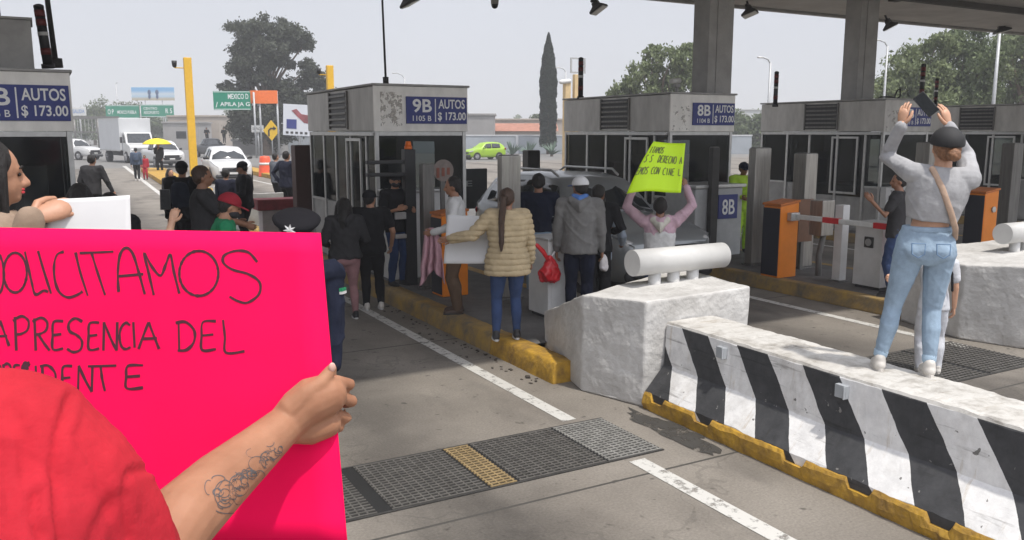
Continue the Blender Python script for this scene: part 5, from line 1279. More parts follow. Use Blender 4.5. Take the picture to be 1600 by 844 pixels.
for i in range(n):
    for j in range(n):
        b.b.faces.new((A[i][j], A[i + 1][j], A[i + 1][j + 1], A[i][j + 1])).smooth = True; b.b.faces.new((Bk[i][j], Bk[i][j + 1], Bk[i + 1][j + 1], Bk[i + 1][j])).smooth = True
for i in range(n):
    b.b.faces.new((A[i][0], Bk[i][0], Bk[i + 1][0], A[i + 1][0])); b.b.faces.new((A[i][n], A[i + 1][n], Bk[i + 1][n], Bk[i][n])); b.b.faces.new((A[0][i], A[0][i + 1], Bk[0][i + 1], Bk[0][i])); b.b.faces.new((A[n][i], Bk[n][i], Bk[n][i + 1], A[n][i + 1]))
def limept(u, v):
    i = min(int(v * n), n - 1); j = min(int(u * n), n - 1); f = u * n - j; g = v * n - i
    return (LC[i][j] * (1 - f) + LC[i][j + 1] * f) * (1 - g) + (LC[i + 1][j] * (1 - f) + LC[i + 1][j + 1] * f) * g - _fw * .006
LC = [[v.co.copy() for v in r] for r in A]
lp = tag(b.build('lime_placard', LIME), 'neon lime placard with dark handwriting held overhead before booth 8B', 'placard')
b = MB()
def lime_line(txt, u0, u1, v0, v1, sl):
    n_ = len(txt); w_ = (u1 - u0) / n_
    for i, c in enumerate(txt):
        if c not in UN: continue
        for s in UN[c]:
            P3 = [limept(min(.99, max(.0, u0 + w_ * (i + .8 * p[0]))), v0 + (v1 - v0) * p[1] + sl * (i / n_)) for p in smooth_path(s, 3)]; L = []
            for k_, p in enumerate(P3):
                d = (P3[min(k_ + 1, len(P3) - 1)] - P3[max(k_ - 1, 0)]).normalized(); sd_ = d.cross(_fw) * .0045
                L.append((b.b.verts.new(p + sd_), b.b.verts.new(p - sd_)))
            for k_ in range(len(L) - 1): b.b.faces.new((L[k_][0], L[k_][1], L[k_ + 1][1], L[k_ + 1][0]))
lime_line('ITAMOS', .05, .45, .10, .22, 0); lime_line('S SU DERECHO A'.replace('H', 'N'), .05, .97, .26, .40, .02); lime_line('EMOS CON CINE L', .0, .97, .50, .64, .02)
b.build('handwriting', mat('marker olive', (.14, .17, .03), .6), lp)

# ------------------------------------------------------------------ foreground: person in the red shirt, tattooed forearm, hand on the placard edge
RSH = cloth('washed red cotton', (.40, .016, .028))
def tattoo_skin():
    m = bpy.data.materials.new('tattooed skin'); m.use_nodes = True; N = m.node_tree.nodes; L = m.node_tree.links; b = N['Principled BSDF']
    tc = N.new('ShaderNodeTexCoord'); n = N.new('ShaderNodeTexNoise'); n.inputs['Scale'].default_value = 16; n.inputs['Detail'].default_value = 6; L.new(tc.outputs['Object'], n.inputs['Vector'])
    r = N.new('ShaderNodeValToRGB'); r.color_ramp.elements[0].position = .3; r.color_ramp.elements[1].position = .75; r.color_ramp.elements[0].color = (.27, .125, .07, 1); r.color_ramp.elements[1].color = (.39, .195, .115, 1); L.new(n.outputs['Fac'], r.inputs[0])
    L.new(r.outputs[0], b.inputs['Base Color']); b.inputs['Roughness'].default_value = .62; b.inputs['Specular IOR Level'].default_value = .3; b.inputs['Subsurface Weight'].default_value = .08; b.inputs['Subsurface Radius'].default_value = (.02, .008, .004)
    n2 = N.new('ShaderNodeTexNoise'); n2.inputs['Scale'].default_value = 180; n2.inputs['Detail'].default_value = 4; L.new(tc.outputs['Object'], n2.inputs['Vector'])
    bp = N.new('ShaderNodeBump'); bp.inputs['Strength'].default_value = .18; bp.inputs['Distance'].default_value = .002; L.new(n2.outputs['Fac'], bp.inputs['Height']); L.new(bp.outputs[0], b.inputs['Normal'])
    return m
TSK = tattoo_skin()
def fg_red():
    base = at(-60, 900, k=1.0); base = V(base.x, base.y, .74)
    t = empty('person', base, 0, 'person in red t-shirt with tattooed forearm holding the pink placard', 'person')
    L = lambda p: p - base
    a = lambda px, py, k: L(at(px, py, k=k))
    sh = a(30, 735, .95); elb = a(232, 888, 1.06); wri = a(447, 662, 1.33)
    b = MB()
    b.tube([sh, elb], [.052, .048], 14)
    b.tube([elb, a(285, 810, 1.12), a(345, 752, 1.20), a(405, 700, 1.275), wri], [.047, .0485, .044, .036, .0300], 18)
    # palm, thumb, knuckles
    b.tube([wri, a(468, 640, 1.342), a(490, 624, 1.350), a(508, 618, 1.356)], [.0300, .0345, .0375, .035], 18, flat=(a(460, 560, 1.3) - a(430, 600, 1.26), .9))
    b.tube([a(458, 668, 1.35), a(486, 668, 1.365), a(510, 662, 1.37)], [.026, .028, .024], 14)
    b.tube([a(455, 640, 1.325), a(482, 614, 1.328), a(503, 598, 1.335), a(518, 577, 1.345)], [.022, .0165, .0125, .0090], 12)
    # index curls past the edge and behind
    b.tube([a(500, 612, 1.352), a(527, 596, 1.368), a(546, 601, 1.392), a(538, 604, 1.415), a(518, 598, 1.42)], [.0155, .0112, .0104, .0094, .0080], 14)
    b.tube([a(505, 638, 1.362), a(535, 622, 1.380), a(550, 627, 1.402), a(541, 630, 1.422), a(518, 624, 1.425)], [.0155, .0112, .0104, .0094, .0080], 14)
    b.tube([a(505, 662, 1.374), a(529, 648, 1.392), a(541, 653, 1.408), a(532, 656, 1.424), a(512, 652, 1.428)], [.0145, .0106, .0098, .009, .0078], 14)
    b.tube([a(500, 672, 1.378), a(520, 664, 1.390), a(530, 667, 1.404), a(522, 671, 1.42), a(506, 668, 1.425)], [.0135, .011, .0098, .009, .0075], 12)
    # chest and neck inside the shirt, kept to the same body
    b.tube([sh, a(-90, 720, .93)], [.05, .06], 16); b.tube([a(-110, 770, .93), a(-110, 1100, .92)], [.09, .10], 16)
    b.tube([a(-210, 690, .93), a(-222, 560, .95)], [.055, .052], 14); b.ball(a(-228, 450, .96), (.075, .09, .11))
    b.tube([a(-100, 1050, .92), a(-80, 1900, .98)], [.1, .06], 12); b.tube([a(-130, 1050, .92), a(-180, 1900, .98)], [.1, .06], 12)
    me = remesh(b, .0032, 2, 'body'); link('body', me, TSK, t)
    b = MB(); b.ball(a(-232, 425, .965), (.083, .098, .105)); b.ball(a(-225, 500, .93), (.075, .07, .09)); link('hair', folds(remesh(b, .008, 2), .004, 22, 3, (1, 1, .3)), HAIR, t)
    # thumb nail
    b = MB(); b.ball(a(519, 574, 1.3365), (.0058, .0030, .0078), 12); b.build('thumbnail', mat('nail', (.62, .38, .32), .3), t)
    # shirt: back, shoulder, sleeve
    b = MB()
    b.tube([a(-190, 700, .95), a(-110, 690, .95), a(-30, 692, .95), a(30, 708, .95), a(92, 760, .965), a(160, 845, 1.0), a(186, 880, 1.02)], [.085, .083, .082, .084, .082, .077, .074], 24)
    b.tube([a(-120, 745, .93), a(-60, 760, .93), a(0, 830, .93), a(30, 1100, .92)], [.11, .11, .12, .13], 24)
    b.tube([a(-110, 770, .93), a(-130, 1150, .93)], [.14, .16], 24)
    me = remesh(b, .006, 6, 'tshirt')
    folds(me, .0085, 5.5, 2, (1, 1, .8), .9); 
    CR = [(((108, 622), (90, 678), (83, 725), (86, 783), (92, 850)), 7, .010), (((56, 775), (50, 808), (62, 838)), 9, .014), (((192, 756), (203, 738), (236, 732)), 6, .008), (((196, 772), (192, 800), (200, 840)), 7, .008), (((18, 640), (40, 690), (36, 760), (20, 850)), 12, .009), (((120, 680), (150, 730), (170, 800)), 9, .006), (((140, 850), (160, 800), (190, 770)), 8, .006), (((0, 700), (14, 780), (8, 850)), 8, .009)]
    for v in me.vertices:
        r = v.co + base - V(0, 0, H); z_ = r.dot(_fw)
        if z_ < .2: continue
        px = 800 + F * r.dot(_rt) / z_; py = 422 - F * r.dot(_up) / z_; dsp = 0
        if v.normal.dot(r) > 0: continue
        for ln, wd_, dp in CR:
            best = 1e9
            for (x0, y0), (x1, y1) in zip(ln, ln[1:]):
                tt = max(0, min(1, ((px - x0) * (x1 - x0) + (py - y0) * (y1 - y0)) / ((x1 - x0) ** 2 + (y1 - y0) ** 2))); best = min(best, math.hypot(px - x0 - tt * (x1 - x0), py - y0 - tt * (y1 - y0)))
            dp_ = dp * .42; dsp += -dp_ * math.exp(-(best / wd_) ** 2) + dp_ * .45 * math.exp(-((best - wd_ * 2.2) / (wd_ * 1.3)) ** 2)
        v.co += v.normal * dsp
    o = link('tshirt', me, RSH, t)
    # hem seam of the sleeve and drawn folds
    d = (a(192, 852, 1.015) - a(170, 830, 1.0)).normalized()
    # tattoo: thin closed line work lying on the forearm
    from mathutils.bvhtree import BVHTree
    body = [c for c in t.children if c.name.startswith('body')][0]
    bv = BVHTree.FromPolygons([v.co for v in body.data.vertices], [p.vertices for p in body.data.polygons])
    TR = []
    c7 = lambda x, y: (240 + x * .3366, 560 + y * .3366)
    for cx, cy, rx, ry, a0, a1 in ((330, 630, 48, 62, 0, 360), (330, 640, 28, 34, 0, 340), (395, 590, 46, 50, 0, 320), (390, 620, 24, 60, 30, 250), (480, 490, 40, 34, 120, 400), (455, 540, 22, 20, 0, 360), (300, 560, 30, 16, 180, 380), (345, 700, 60, 20, 10, 160), (455, 440, 26, 20, 60, 260), (530, 470, 34, 40, 100, 300), (255, 600, 18, 34, 80, 300), (420, 560, 16, 44, 0, 360)):
        TR.append([c7(*p) for p in ell(cx, cy, rx, ry, a0, a1, 26)])
    TR.append([c7(*p) for p in ((575, 435), (580, 412), (592, 408), (598, 416))]); TR.append([c7(*p) for p in ((430, 575), (440, 590), (428, 604))]); TR.append([c7(*p) for p in ((300, 600), (330, 560), (360, 580), (400, 540), (430, 520), (470, 530))])
    TR.append([c7(*p) for p in ((560, 500), (540, 540), (500, 600), (450, 680), (410, 730))]); TR.append([c7(*p) for p in ((570, 510), (548, 560), (505, 622))])
    rt_ = random.Random(3)
    for i in range(46):
        f = rt_.random(); cx = 290 + 290 * f + rt_.gauss(0, 18); cy = 665 - 245 * f + rt_.gauss(0, 36 - 12 * f); r0 = rt_.uniform(6, 26); a0 = rt_.uniform(0, 360)
        TR.append([c7(*p) for p in ell(cx, cy, r0, r0 * rt_.uniform(.5, 1), a0, a0 + rt_.uniform(90, 300), 14)])
    b = MB(); O = V(0, 0, H) - base
    for s in TR:
        prev = None
        pts = []
        for p in smooth_path(s, 2):
            r = (at(p[0], p[1], k=1.0) - V(0, 0, H)).normalized(); hit = bv.ray_cast(O, r)
            if hit[0] is not None: pts.append((hit[0] + hit[1] * .0006, hit[1]))
        Lr = []
        for i, (p, nn) in enumerate(pts):
            dd = pts[min(i + 1, len(pts) - 1)][0] - pts[max(i - 1, 0)][0]
            if dd.length < 1e-6: continue
            sd_ = dd.normalized().cross(nn) * (.0005 + .0004 * abs(noise.noise(V(s[0][0], s[0][1], 0)))); Lr.append((p + sd_, p - sd_))
        for i in range(len(Lr) - 1):
            if (Lr[i + 1][0] - Lr[i][0]).length < .03: b.face([Lr[i][0], Lr[i][1], Lr[i + 1][1], Lr[i + 1][0]])
    m = paint_mat('faded tattoo ink', (.085, .08, .085), .40); b.build('tattoo', m, body)
    return t
fg_red()

HAZE = 0.0018
# ------------------------------------------------------------------ vehicles
CARW = mat('car paint white', (.58, .58, .575), .3, 0, .03, coat=.5); CARG = mat('car paint graphite', (.24, .255, .26), .28, .3, .05, coat=.5); CARL = mat('car paint lime', (.30, .48, .03), .35, 0, .05); CARB = mat('car paint black', (.02, .022, .026), .35)
CGLASS = mat('car glass', (.02, .024, .027), .05, 0, .3, 2, spec=.8); HEADL = mat('headlight', (.6, .6, .6), .15, .2); TAIL = mat('tail light', (.35, .01, .01), .25)
PLATE = mat('number plate', (.6, .6, .58), .5)
def wheel(parent, x, y, r, wd=.22):
    sx = 1 if x > 0 else -1
    b = MB(); b.rings([(-wd / 2, r * .86, r * .86), (-wd / 2 + .03, r, r), (wd / 2 - .03, r, r), (wd / 2, r * .86, r * .86)], 24, Matrix.Translation((x, y, r)) @ Matrix.Rotation(R(90), 4, 'Y'))
    w_ = b.build('wheel', TYRE, parent)
    b = MB(); M_ = Matrix.Translation((x + sx * wd * .36, y, r)) @ Matrix.Rotation(R(90), 4, 'Y')
    b.rings([(-.04, r * .62, r * .62), (.04, r * .62, r * .62)], 20, M_)
    for i in range(5):
        a = 2 * math.pi * i / 5; p = V(math.cos(a), math.sin(a), 0)
        b.tube([M_ @ (p * .05 + V(0, 0, sx * .045)), M_ @ (p * r * .55 + V(0, 0, sx * .045))], .03, 6)
    b.build('rim', RIM, w_)
KIND = {  # stations along the length from the nose (0) to the tail (1): half width, sill z, belt z, roof z (== belt -> bonnet/deck)
    'suv': dict(L=4.6, W=1.85, H=1.68, st=[(0, .70, .35, .78, .78), (.03, .84, .26, .88, .88), (.12, .91, .24, .97, .97), (.26, .925, .24, 1.06, 1.06), (.30, .925, .24, 1.07, 1.10), (.42, .925, .24, 1.08, 1.60), (.55, .925, .24, 1.09, 1.68), (.78, .92, .24, 1.12, 1.66), (.90, .90, .26, 1.14, 1.58), (.97, .87, .30, 1.14, 1.18), (1, .78, .38, 1.0, 1.0)], ws=(4, 5), rw=(8, 9)),
    'sedan': dict(L=4.4, W=1.75, H=1.48, st=[(0, .66, .32, .66, .66), (.03, .80, .24, .76, .76), (.12, .86, .22, .84, .84), (.27, .875, .22, .93, .93), (.32, .875, .22, .94, .97), (.46, .875, .22, .95, 1.42), (.58, .875, .22, .96, 1.48), (.72, .87, .22, .98, 1.40), (.86, .86, .24, 1.0, 1.03), (.97, .82, .28, .99, .99), (1, .72, .36, .85, .85)], ws=(4, 5), rw=(7, 8)),
    'hatch': dict(L=3.6, W=1.6, H=1.5, st=[(0, .60, .32, .68, .68), (.04, .74, .24, .80, .80), (.14, .79, .22, .88, .88), (.24, .80, .22, .94, .96), (.30, .80, .22, .95, 1.02), (.45, .80, .22, .96, 1.44), (.60, .80, .22, .97, 1.5), (.85, .79, .22, 1.0, 1.46), (.95, .77, .26, 1.0, 1.25), (.985, .75, .30, .98, 1.0), (1, .68, .36, .85, .85)], ws=(4, 5), rw=(7, 8)),
    'pickup': dict(L=5.2, W=1.85, H=1.78, st=[(0, .72, .42, .85, .85), (.03, .86, .34, .96, .96), (.12, .92, .32, 1.04, 1.04), (.24, .925, .32, 1.12, 1.12), (.28, .925, .32, 1.13, 1.16), (.38, .925, .32, 1.14, 1.70), (.48, .925, .32, 1.15, 1.78), (.60, .925, .32, 1.16, 1.74), (.645, .925, .32, 1.16, 1.18), (.97, .92, .36, 1.16, 1.16), (1, .90, .40, 1.1, 1.1)], ws=(4, 5), rw=(7, 8)),
    'van': dict(L=4.9, W=1.9, H=2.1, st=[(0, .72, .38, .82, .82), (.03, .86, .28, .95, .95), (.10, .93, .26, 1.05, 1.05), (.17, .95, .26, 1.15, 1.2), (.22, .95, .26, 1.18, 1.35), (.34, .95, .26, 1.2, 2.0), (.45, .95, .26, 1.2, 2.1), (.9, .95, .26, 1.2, 2.08), (.97, .93, .28, 1.2, 2.0), (.99, .92, .30, 1.2, 1.3), (1, .85, .38, 1.0, 1.0)], ws=(4, 5), rw=(7, 8))}
def car(name, loc, rz, kind, paint, label, cat, group=None, rack=False, dark_front=False):
    """nose at local y=0 pointing -Y, body runs to +Y"""
    K = KIND[kind]; t = empty(name, loc, R(rz), label, cat, group); L = K['L']; st = K['st']
    def ring(s):
        f, w_, zs, zb, zr = s; y = f * L; cab = zr > zb + .005; inset = .72 if cab else .97
        rw = w_ * (inset + (.0 if zr > zb + .3 else (.97 - inset) * max(0, 1 - (zr - zb) / .3)))
        h_ = zb - zs
        return [V(0, y, zs), V(w_ * .86, y, zs), V(w_ * .97, y, zs + h_ * .18), V(w_, y, zs + h_ * .55), V(w_ * .985, y, zb - .05), V(w_ * .94, y, zb), V(rw * 1.0, y, zr - (.05 if cab else .0)), V(rw * .86, y, zr + .0 + (.012 if not cab else 0)), V(0, y, zr + .035)]
    RS = [ring(s) for s in st]; n = 9; b = MB(); VS = []
    for rg in RS:
        VS.append([b.b.verts.new(p) for p in rg] + [b.b.verts.new(V(-p.x, p.y, p.z)) for p in rg[-2:0:-1]])
    m = len(VS[0])
    for i in range(len(VS) - 1):
        for j in range(m): b.b.faces.new((VS[i][j], VS[i][(j + 1) % m], VS[i + 1][(j + 1) % m], VS[i + 1][j]))
    b.b.faces.new(VS[0]); b.b.faces.new(VS[-1][::-1]); bmesh.ops.recalc_face_normals(b.b, faces=b.b.faces[:])
    bmesh.ops.subdivide_edges(b.b, edges=b.b.edges[:], cuts=1, smooth=.06, use_grid_fill=True)
    for f in b.b.faces: f.smooth = True
    b.build('body', paint, t)
    # windows: proud panes along the cabin
    def lerp(a, c, f): return a + (c - a) * f
    a0, a1 = K['ws']; r0, r1 = K['rw']
    def pane(nm, q, off=.028, m_=CGLASS):
        c = sum(q, V(0, 0, 0)) / 4; nn = (q[1] - q[0]).cross(q[2] - q[0]).normalized(); ctr = V(0, L * .5, .8)
        if nn.dot(c - ctr) < 0: nn = -nn
        b = MB(); N_ = 5; A = []
        for i in range(N_):
            row = []
            for j in range(N_):
                u = j / (N_ - 1); v = i / (N_ - 1); p = lerp(lerp(q[0], q[1], u), lerp(q[3], q[2], u), v)
                row.append(b.b.verts.new(p + nn * (off + .03 * math.sin(math.pi * u) * (1 if nm in ('windscreen', 'rear_window') else .35))))
            A.append(row)
        for i in range(N_ - 1):
            for j in range(N_ - 1): b.b.faces.new((A[i][j], A[i][j + 1], A[i + 1][j + 1], A[i + 1][j])).smooth = True
        for e in [e for e in b.b.edges if e.is_boundary]: pass
        r_ = bmesh.ops.extrude_face_region(b.b, geom=b.b.faces[:])
        for v in r_['geom']:
            if isinstance(v, bmesh.types.BMVert): v.co -= nn * .02
        return b.build(nm, m_, t, fixn=True)
    def pt(i, j, sx=1): p = RS[i][j]; return V(p.x * sx, p.y, p.z)
    pane('windscreen', [lerp(pt(a0, 5, -1), pt(a0, 5), .06), lerp(pt(a0, 5, -1), pt(a0, 5), .94), lerp(pt(a1, 6, -1), pt(a1, 6), .94), lerp(pt(a1, 6, -1), pt(a1, 6), .06)])
    pane('rear_window', [lerp(pt(r1, 5, -1), pt(r1, 5), .1), lerp(pt(r1, 5, -1), pt(r1, 5), .9), lerp(pt(r0, 6, -1), pt(r0, 6), .92), lerp(pt(r0, 6, -1), pt(r0, 6), .08)])
    ends = [(a0, a1), (a1, a1 + 1), (a1 + 1, r0)] if r0 > a1 + 1 else [(a0, a1), (a1, r0)]
    for sx in (-1, 1):
        for (i, k) in ends:
            if i == a0: q = [lerp(pt(i, 5, sx), pt(k, 5, sx), .35), pt(k, 5, sx), lerp(pt(k, 5, sx), pt(k, 6, sx), .93), lerp(pt(i, 6, sx), pt(k, 6, sx), .8)]; q[3] = lerp(q[0], V(q[2].x, q[2].y, q[2].z), .62); q = [q[0], q[1] + (q[0] - q[1]) * .05, q[2] + (q[3] - q[2]) * .05, q[3]]
            else: q = [lerp(pt(i, 5, sx), pt(k, 5, sx), .04), lerp(pt(i, 5, sx), pt(k, 5, sx), .95), lerp(pt(k, 5, sx), pt(k, 6, sx), .9), lerp(pt(i, 5, sx), pt(i, 6, sx), .92)]; q[3] = lerp(q[3], q[2], .04); q[2] = lerp(q[2], q[3], .05)
            q = [v + V(0, 0, .03) if j < 2 else v for j, v in enumerate(q)]
            pane('side_window', q, .012)
        b = MB(); b.tube([V(sx * (st[a0][1] - .02), L * (st[a0][0] + .07), st[a0][3] + .06), V(sx * (st[a0][1] + .13), L * (st[a0][0] + .06), st[a0][3] + .10)], [.03, .075], 8); b.build('mirror', paint if paint is not CARW else BLACKP, t)
        b = MB(); b.tube([V(sx * .52, .055, st[1][3] - .13), V(sx * .70, .10, st[1][3] - .08), V(sx * .82, .30, st[2][3] - .10)], [.05, .065, .03], 10); b.build('headlight', HEADL, t)
        b = MB(); b.tube([V(sx * .72, L - .04, .92), V(sx * .82, L - .13, .96)], [.06, .07], 8); b.build('tail_light', TAIL, t)
    rr = .35 if kind in ('suv', 'pickup') else .30
    for sx in (-1, 1):
        for f in (.19, .80):
            wheel(t, sx * (st[4][1] - .10), f * L, rr)
            b = MB(); b.rings([(0, rr * 1.17, rr * 1.17), (.012, rr * 1.15, rr * 1.15)], 24, Matrix.Translation((sx * (st[4][1] - .0 if sx > 0 else st[4][1] + .012) - (0.006 if sx > 0 else -.0), f * L, rr + .01)) @ Matrix.Rotation(R(90), 4, 'Y')); b.build('wheel_arch', BLACKP, t)
    zb = st[1][3]
    b = MB(); b.tube([V(-.42, -.0, zb - .20), V(.42, -.0, zb - .20)], .085, 8, flat=((0, 1, 0), .45)); b.build('grille', BLACKP, t)
    b = MB(); b.tube([V(-.70, .02, .36), V(.70, .02, .36)], .10, 8, flat=((0, 1, 0), .45)); b.tube([V(-.66, -.03, .36), V(.66, -.03, .36)], .03, 6); b.build('bumper', BLACKP, t)
    if kind in ('suv', 'pickup'):
        b = MB(); b.prism([(-.62, zb - .28), (.62, zb - .28), (.50, zb - .46), (-.50, zb - .46)], 'y', -.055, .05, .01); b.build('lower_grille', BLACKP, t)
    b = MB(); b.box(-.18, -.075, zb - .42, .18, -.062, zb - .33, .003); b.build('number_plate', PLATE, t)
    if rack:
        for sx in (-1, 1): b = MB(); b.tube([V(sx * .58, L * .46, 1.66), V(sx * .60, L * .5, 1.75), V(sx * .60, L * .82, 1.74), V(sx * .58, L * .86, 1.64)], .02, 8); b.build('roof_rail', ALU, t)
    return t
car('suv', (7.78, 9.35, 0), 0, 'suv', CARG, 'grey sport utility car with roof rails between booths 9B and 8B', 'car', None, True)
car('suv', at(366, 288, z=0), -3, 'suv', CARW, 'white sport utility car facing the plaza, right of the yellow post', 'car', 'white vehicles waiting up the lanes')
car('parked_car', at(270, 262, z=0), 6, 'pickup', CARW, 'white vehicle behind the yellow umbrella', 'car', 'white vehicles waiting up the lanes')
car('pickup', at(150, 250, z=0), 38, 'pickup', CARW, 'white pickup at far left behind the box truck', 'pickup', 'white vehicles waiting up the lanes')
car('police_pickup', at(343, 247, z=0), 5, 'pickup', CARB, 'dark pickup with people in its bed behind the white sport utility car', 'pickup')
car('van', at(410, 239, z=0), -60, 'pickup', CARW, 'white pickup far away just below the yellow diamond sign', 'pickup', 'white vehicles waiting up the lanes')
car('van', at(452, 238, z=0), 60, 'van', CARW, 'white van far away below the white billboard', 'van', 'white vehicles waiting up the lanes')
car('hatchback', at(728, 250, z=0), -88, 'hatch', CARL, 'lime green hatchback parked before the pale wall', 'car')
# people riding in the dark pickup bed (small, far)
for i, px in enumerate((325, 352)):
    q = at(px, 199, k=92); person('dark clothed rider standing in the pickup bed, %s of two' % ('left' if i == 0 else 'right'), V(q.x, q.y + 1.0, q.z - 1.7), 170, 1.7, (BLK, 'jacket'), (BLK, 'normal'), k=40, seed=60 + i, shoe=(SB, SOLEB), cap=(BLK, True, None), hands=((-.12, .16, .62), (.12, .16, .62)))
def truck(loc, rz):
    t = empty('box_truck', loc, R(rz), 'white box truck with big cargo box waiting at the left', 'truck')
    b = MB(); b.box(-1.2, 1.75, .95, 1.2, 7.2, 3.45, .05); bx = b.build('cargo_box', mat('truck box white', (.56, .57, .58), .5, 0, .06, 1), t)
    b = MB()
    for x in (-1.21, 1.19): b.box(x, 1.73, .9, x + .02, 7.22, 1.0); b.box(x, 1.73, 3.40, x + .02, 7.22, 3.48)
    b.build('box_rail', ALU, bx)
    b = MB(); b.prism([(.0, .55), (.0, 1.22), (.08, 1.36), (.75, 1.50), (1.10, 2.28), (1.25, 2.36), (1.72, 2.36), (1.72, .55)], 'x', -1.02, 1.02, .06); cb = b.build('cab', CARW, t)
    b = MB(); b.face([(-.9, .755, 1.56), (.9, .755, 1.56), (.84, 1.075, 2.25), (-.84, 1.075, 2.25)]); r_ = bmesh.ops.extrude_face_region(b.b, geom=b.b.faces[:])
    for v in r_['geom']:
        if isinstance(v, bmesh.types.BMVert): v.co += V(0, -.02, .02)
    b.build('windscreen', CGLASS, cb, fixn=True)
    for sx in (-1, 1):
        b = MB(); b.prism([(1.0, 1.55), (1.55, 1.55), (1.55, 2.2), (1.22, 2.2)], 'x', sx * 1.025 - .008, sx * 1.025 + .008); b.build('side_window', CGLASS, cb)
        b = MB(); b.box(sx * 1.32 - .09, .95, 1.55, sx * 1.32 + .09, 1.0, 2.0, .02); b.box(min(sx * 1.0, sx * 1.3), .96, 1.9, max(sx * 1.0, sx * 1.3), .99, 1.93); b.build('mirror', BLACKP, cb)
        b = MB(); b.ball((sx * .8, .02, 1.0), (.16, .06, .10)); b.build('headlight', HEADL, cb)
        wheel(t, sx * .95, .95, .45, .26); wheel(t, sx * .95, 5.6, .45, .4)
    b = MB(); b.box(-.5, -.025, .75, .5, .02, 1.15, .01); b.build('grille', mat('grille grey', (.2, .2, .2), .4), cb)
    b = MB(); b.box(-1.1, -.14, .40, 1.1, .0, .66, .04); b.build('bumper', CARW, t)
    b = MB(); b.box(-.4, .3, .5, .4, 7.1, .92); b.build('chassis', BLACKP, t)
truck(at(226, 255, z=0), 12)

# ------------------------------------------------------------------ posts, signs, lamps
def camera_post(px, y, x, ztop, label, k=1.0):
    t = empty('yellow_post', (x, y, 0.0), 0, label, 'post', 'yellow camera posts at the island ends')
    b = MB(); b.box(-.125, -.10, 0, .125, .10, ztop, .02); b.build('shaft', YELP, t)
    b = MB(); b.tube([(-.14, 0, ztop - .35), (-.42, 0, ztop - .35), (-.42, 0, ztop - .28)], .018, 6); b.build('bracket', YELP, t)
    b = MB(); b.cyl((-.42, 0, ztop - .28), (-.42, 0, ztop - .12), .075, .085, 14); b.ball((-.42, 0, ztop - .28), .07); b.build('camera', BLACKP, t)
camera_post(305, 31, 4.62, 4.85, 'tall yellow post with camera standing left of the white sport utility car')
camera_post(521, 32, 9.85, 4.85, 'yellow post top with camera just above the roof of booth 9B')
t = empty('camera_mast', (20.3, 31.7, 0), 0, 'pale yellow mast with white camera beside the cypress', 'post')
b = MB(); b.box(-.14, -.12, 0, .14, .12, 4.6, .02); b.box(.35, -.1, 0, .55, .1, 4.85, .02); b.build('shaft', mat('faded cream yellow', (.60, .45, .25), .6), t)
b = MB()
for z in (4.9, 5.5): b.box(.18, -.03, z, .95, .03, z + .06)
for x in (.18, .89): b.box(x, -.03, 4.96, x + .06, .03, 5.5)
b.build('frame', ALU, t)
b = MB(); b.tube([(-.35, -.1, 4.5), (.05, -.1, 4.55)], .10, 10); b.build('camera', WHITEP, t)
def lamp_post(base_px, top_px, k, label, r=.07, arm=(-.9, 0), group='lamp posts around the plaza', g0=None):
    top = at(*top_px, k=k); zt = top.z; t = empty('lamp_post', (top.x, top.y, 0), 0, label, 'lamp post', group)
    b = MB(); b.cyl((0, 0, 0), (0, 0, zt), r * 1.3, r * .8, 10); b.build('pole', mat('galvanised pole', (.42, .43, .44), .5, .3), t)
    if arm:
        d = _rt * arm[0]; s = 1 if arm[0] < 0 else 1; L_ = abs(arm[0])
        b = MB(); b.tube([V(0, 0, zt - .05), V(d.x * .3, d.y * .3, zt + L_ * .35), V(d.x * .8, d.y * .8, zt + L_ * .55), V(d.x, d.y, zt + L_ * .56)], r * .6, 8); b.build('arm', mat('galvanised pole', (.42, .43, .44), .5, .3), t)
        b = MB(); b.tube([V(d.x * .95, d.y * .95, zt + L_ * .55), V(d.x * 1.35, d.y * 1.35, zt + L_ * .56)], [r, r * 1.2], 8, flat=((0, 0, 1), .5)); b.build('lamp_head', ALU, t)
lamp_post(None, (1204, 98), 42, 'slender lamp post with curved arm right of the front concrete pillar', .07, (-.45, 0))
lamp_post(None, (1387, 72), 50, 'leaning lamp post just right of the second concrete pillar', .07, (-.6, 0))
lamp_post(None, (632, 122), 75, 'small distant lamp post above the roof of booth 9B', .07, (-.75, 0))
lamp_post(None, (884, 112), 60, 'lamp post with curved arm between cypress and pale yellow mast', .06, (-.5, 0))
lamp_post(None, (1562, 52), 50, 'tall straight pale lamp post in front of the right hand trees', .10, None)
lamp_post(None, (399, 132), 100, 'lamp post in front of the big dark tree', .09, (-1.0, 0))
lamp_post(None, (459, 122), 100, 'straight lamp post right of the lamp before the dark tree', .09, None)
lamp_post(None, (181, 131), 140, 'thin distant mast at the left above the far trees', .09, (.25, 0))
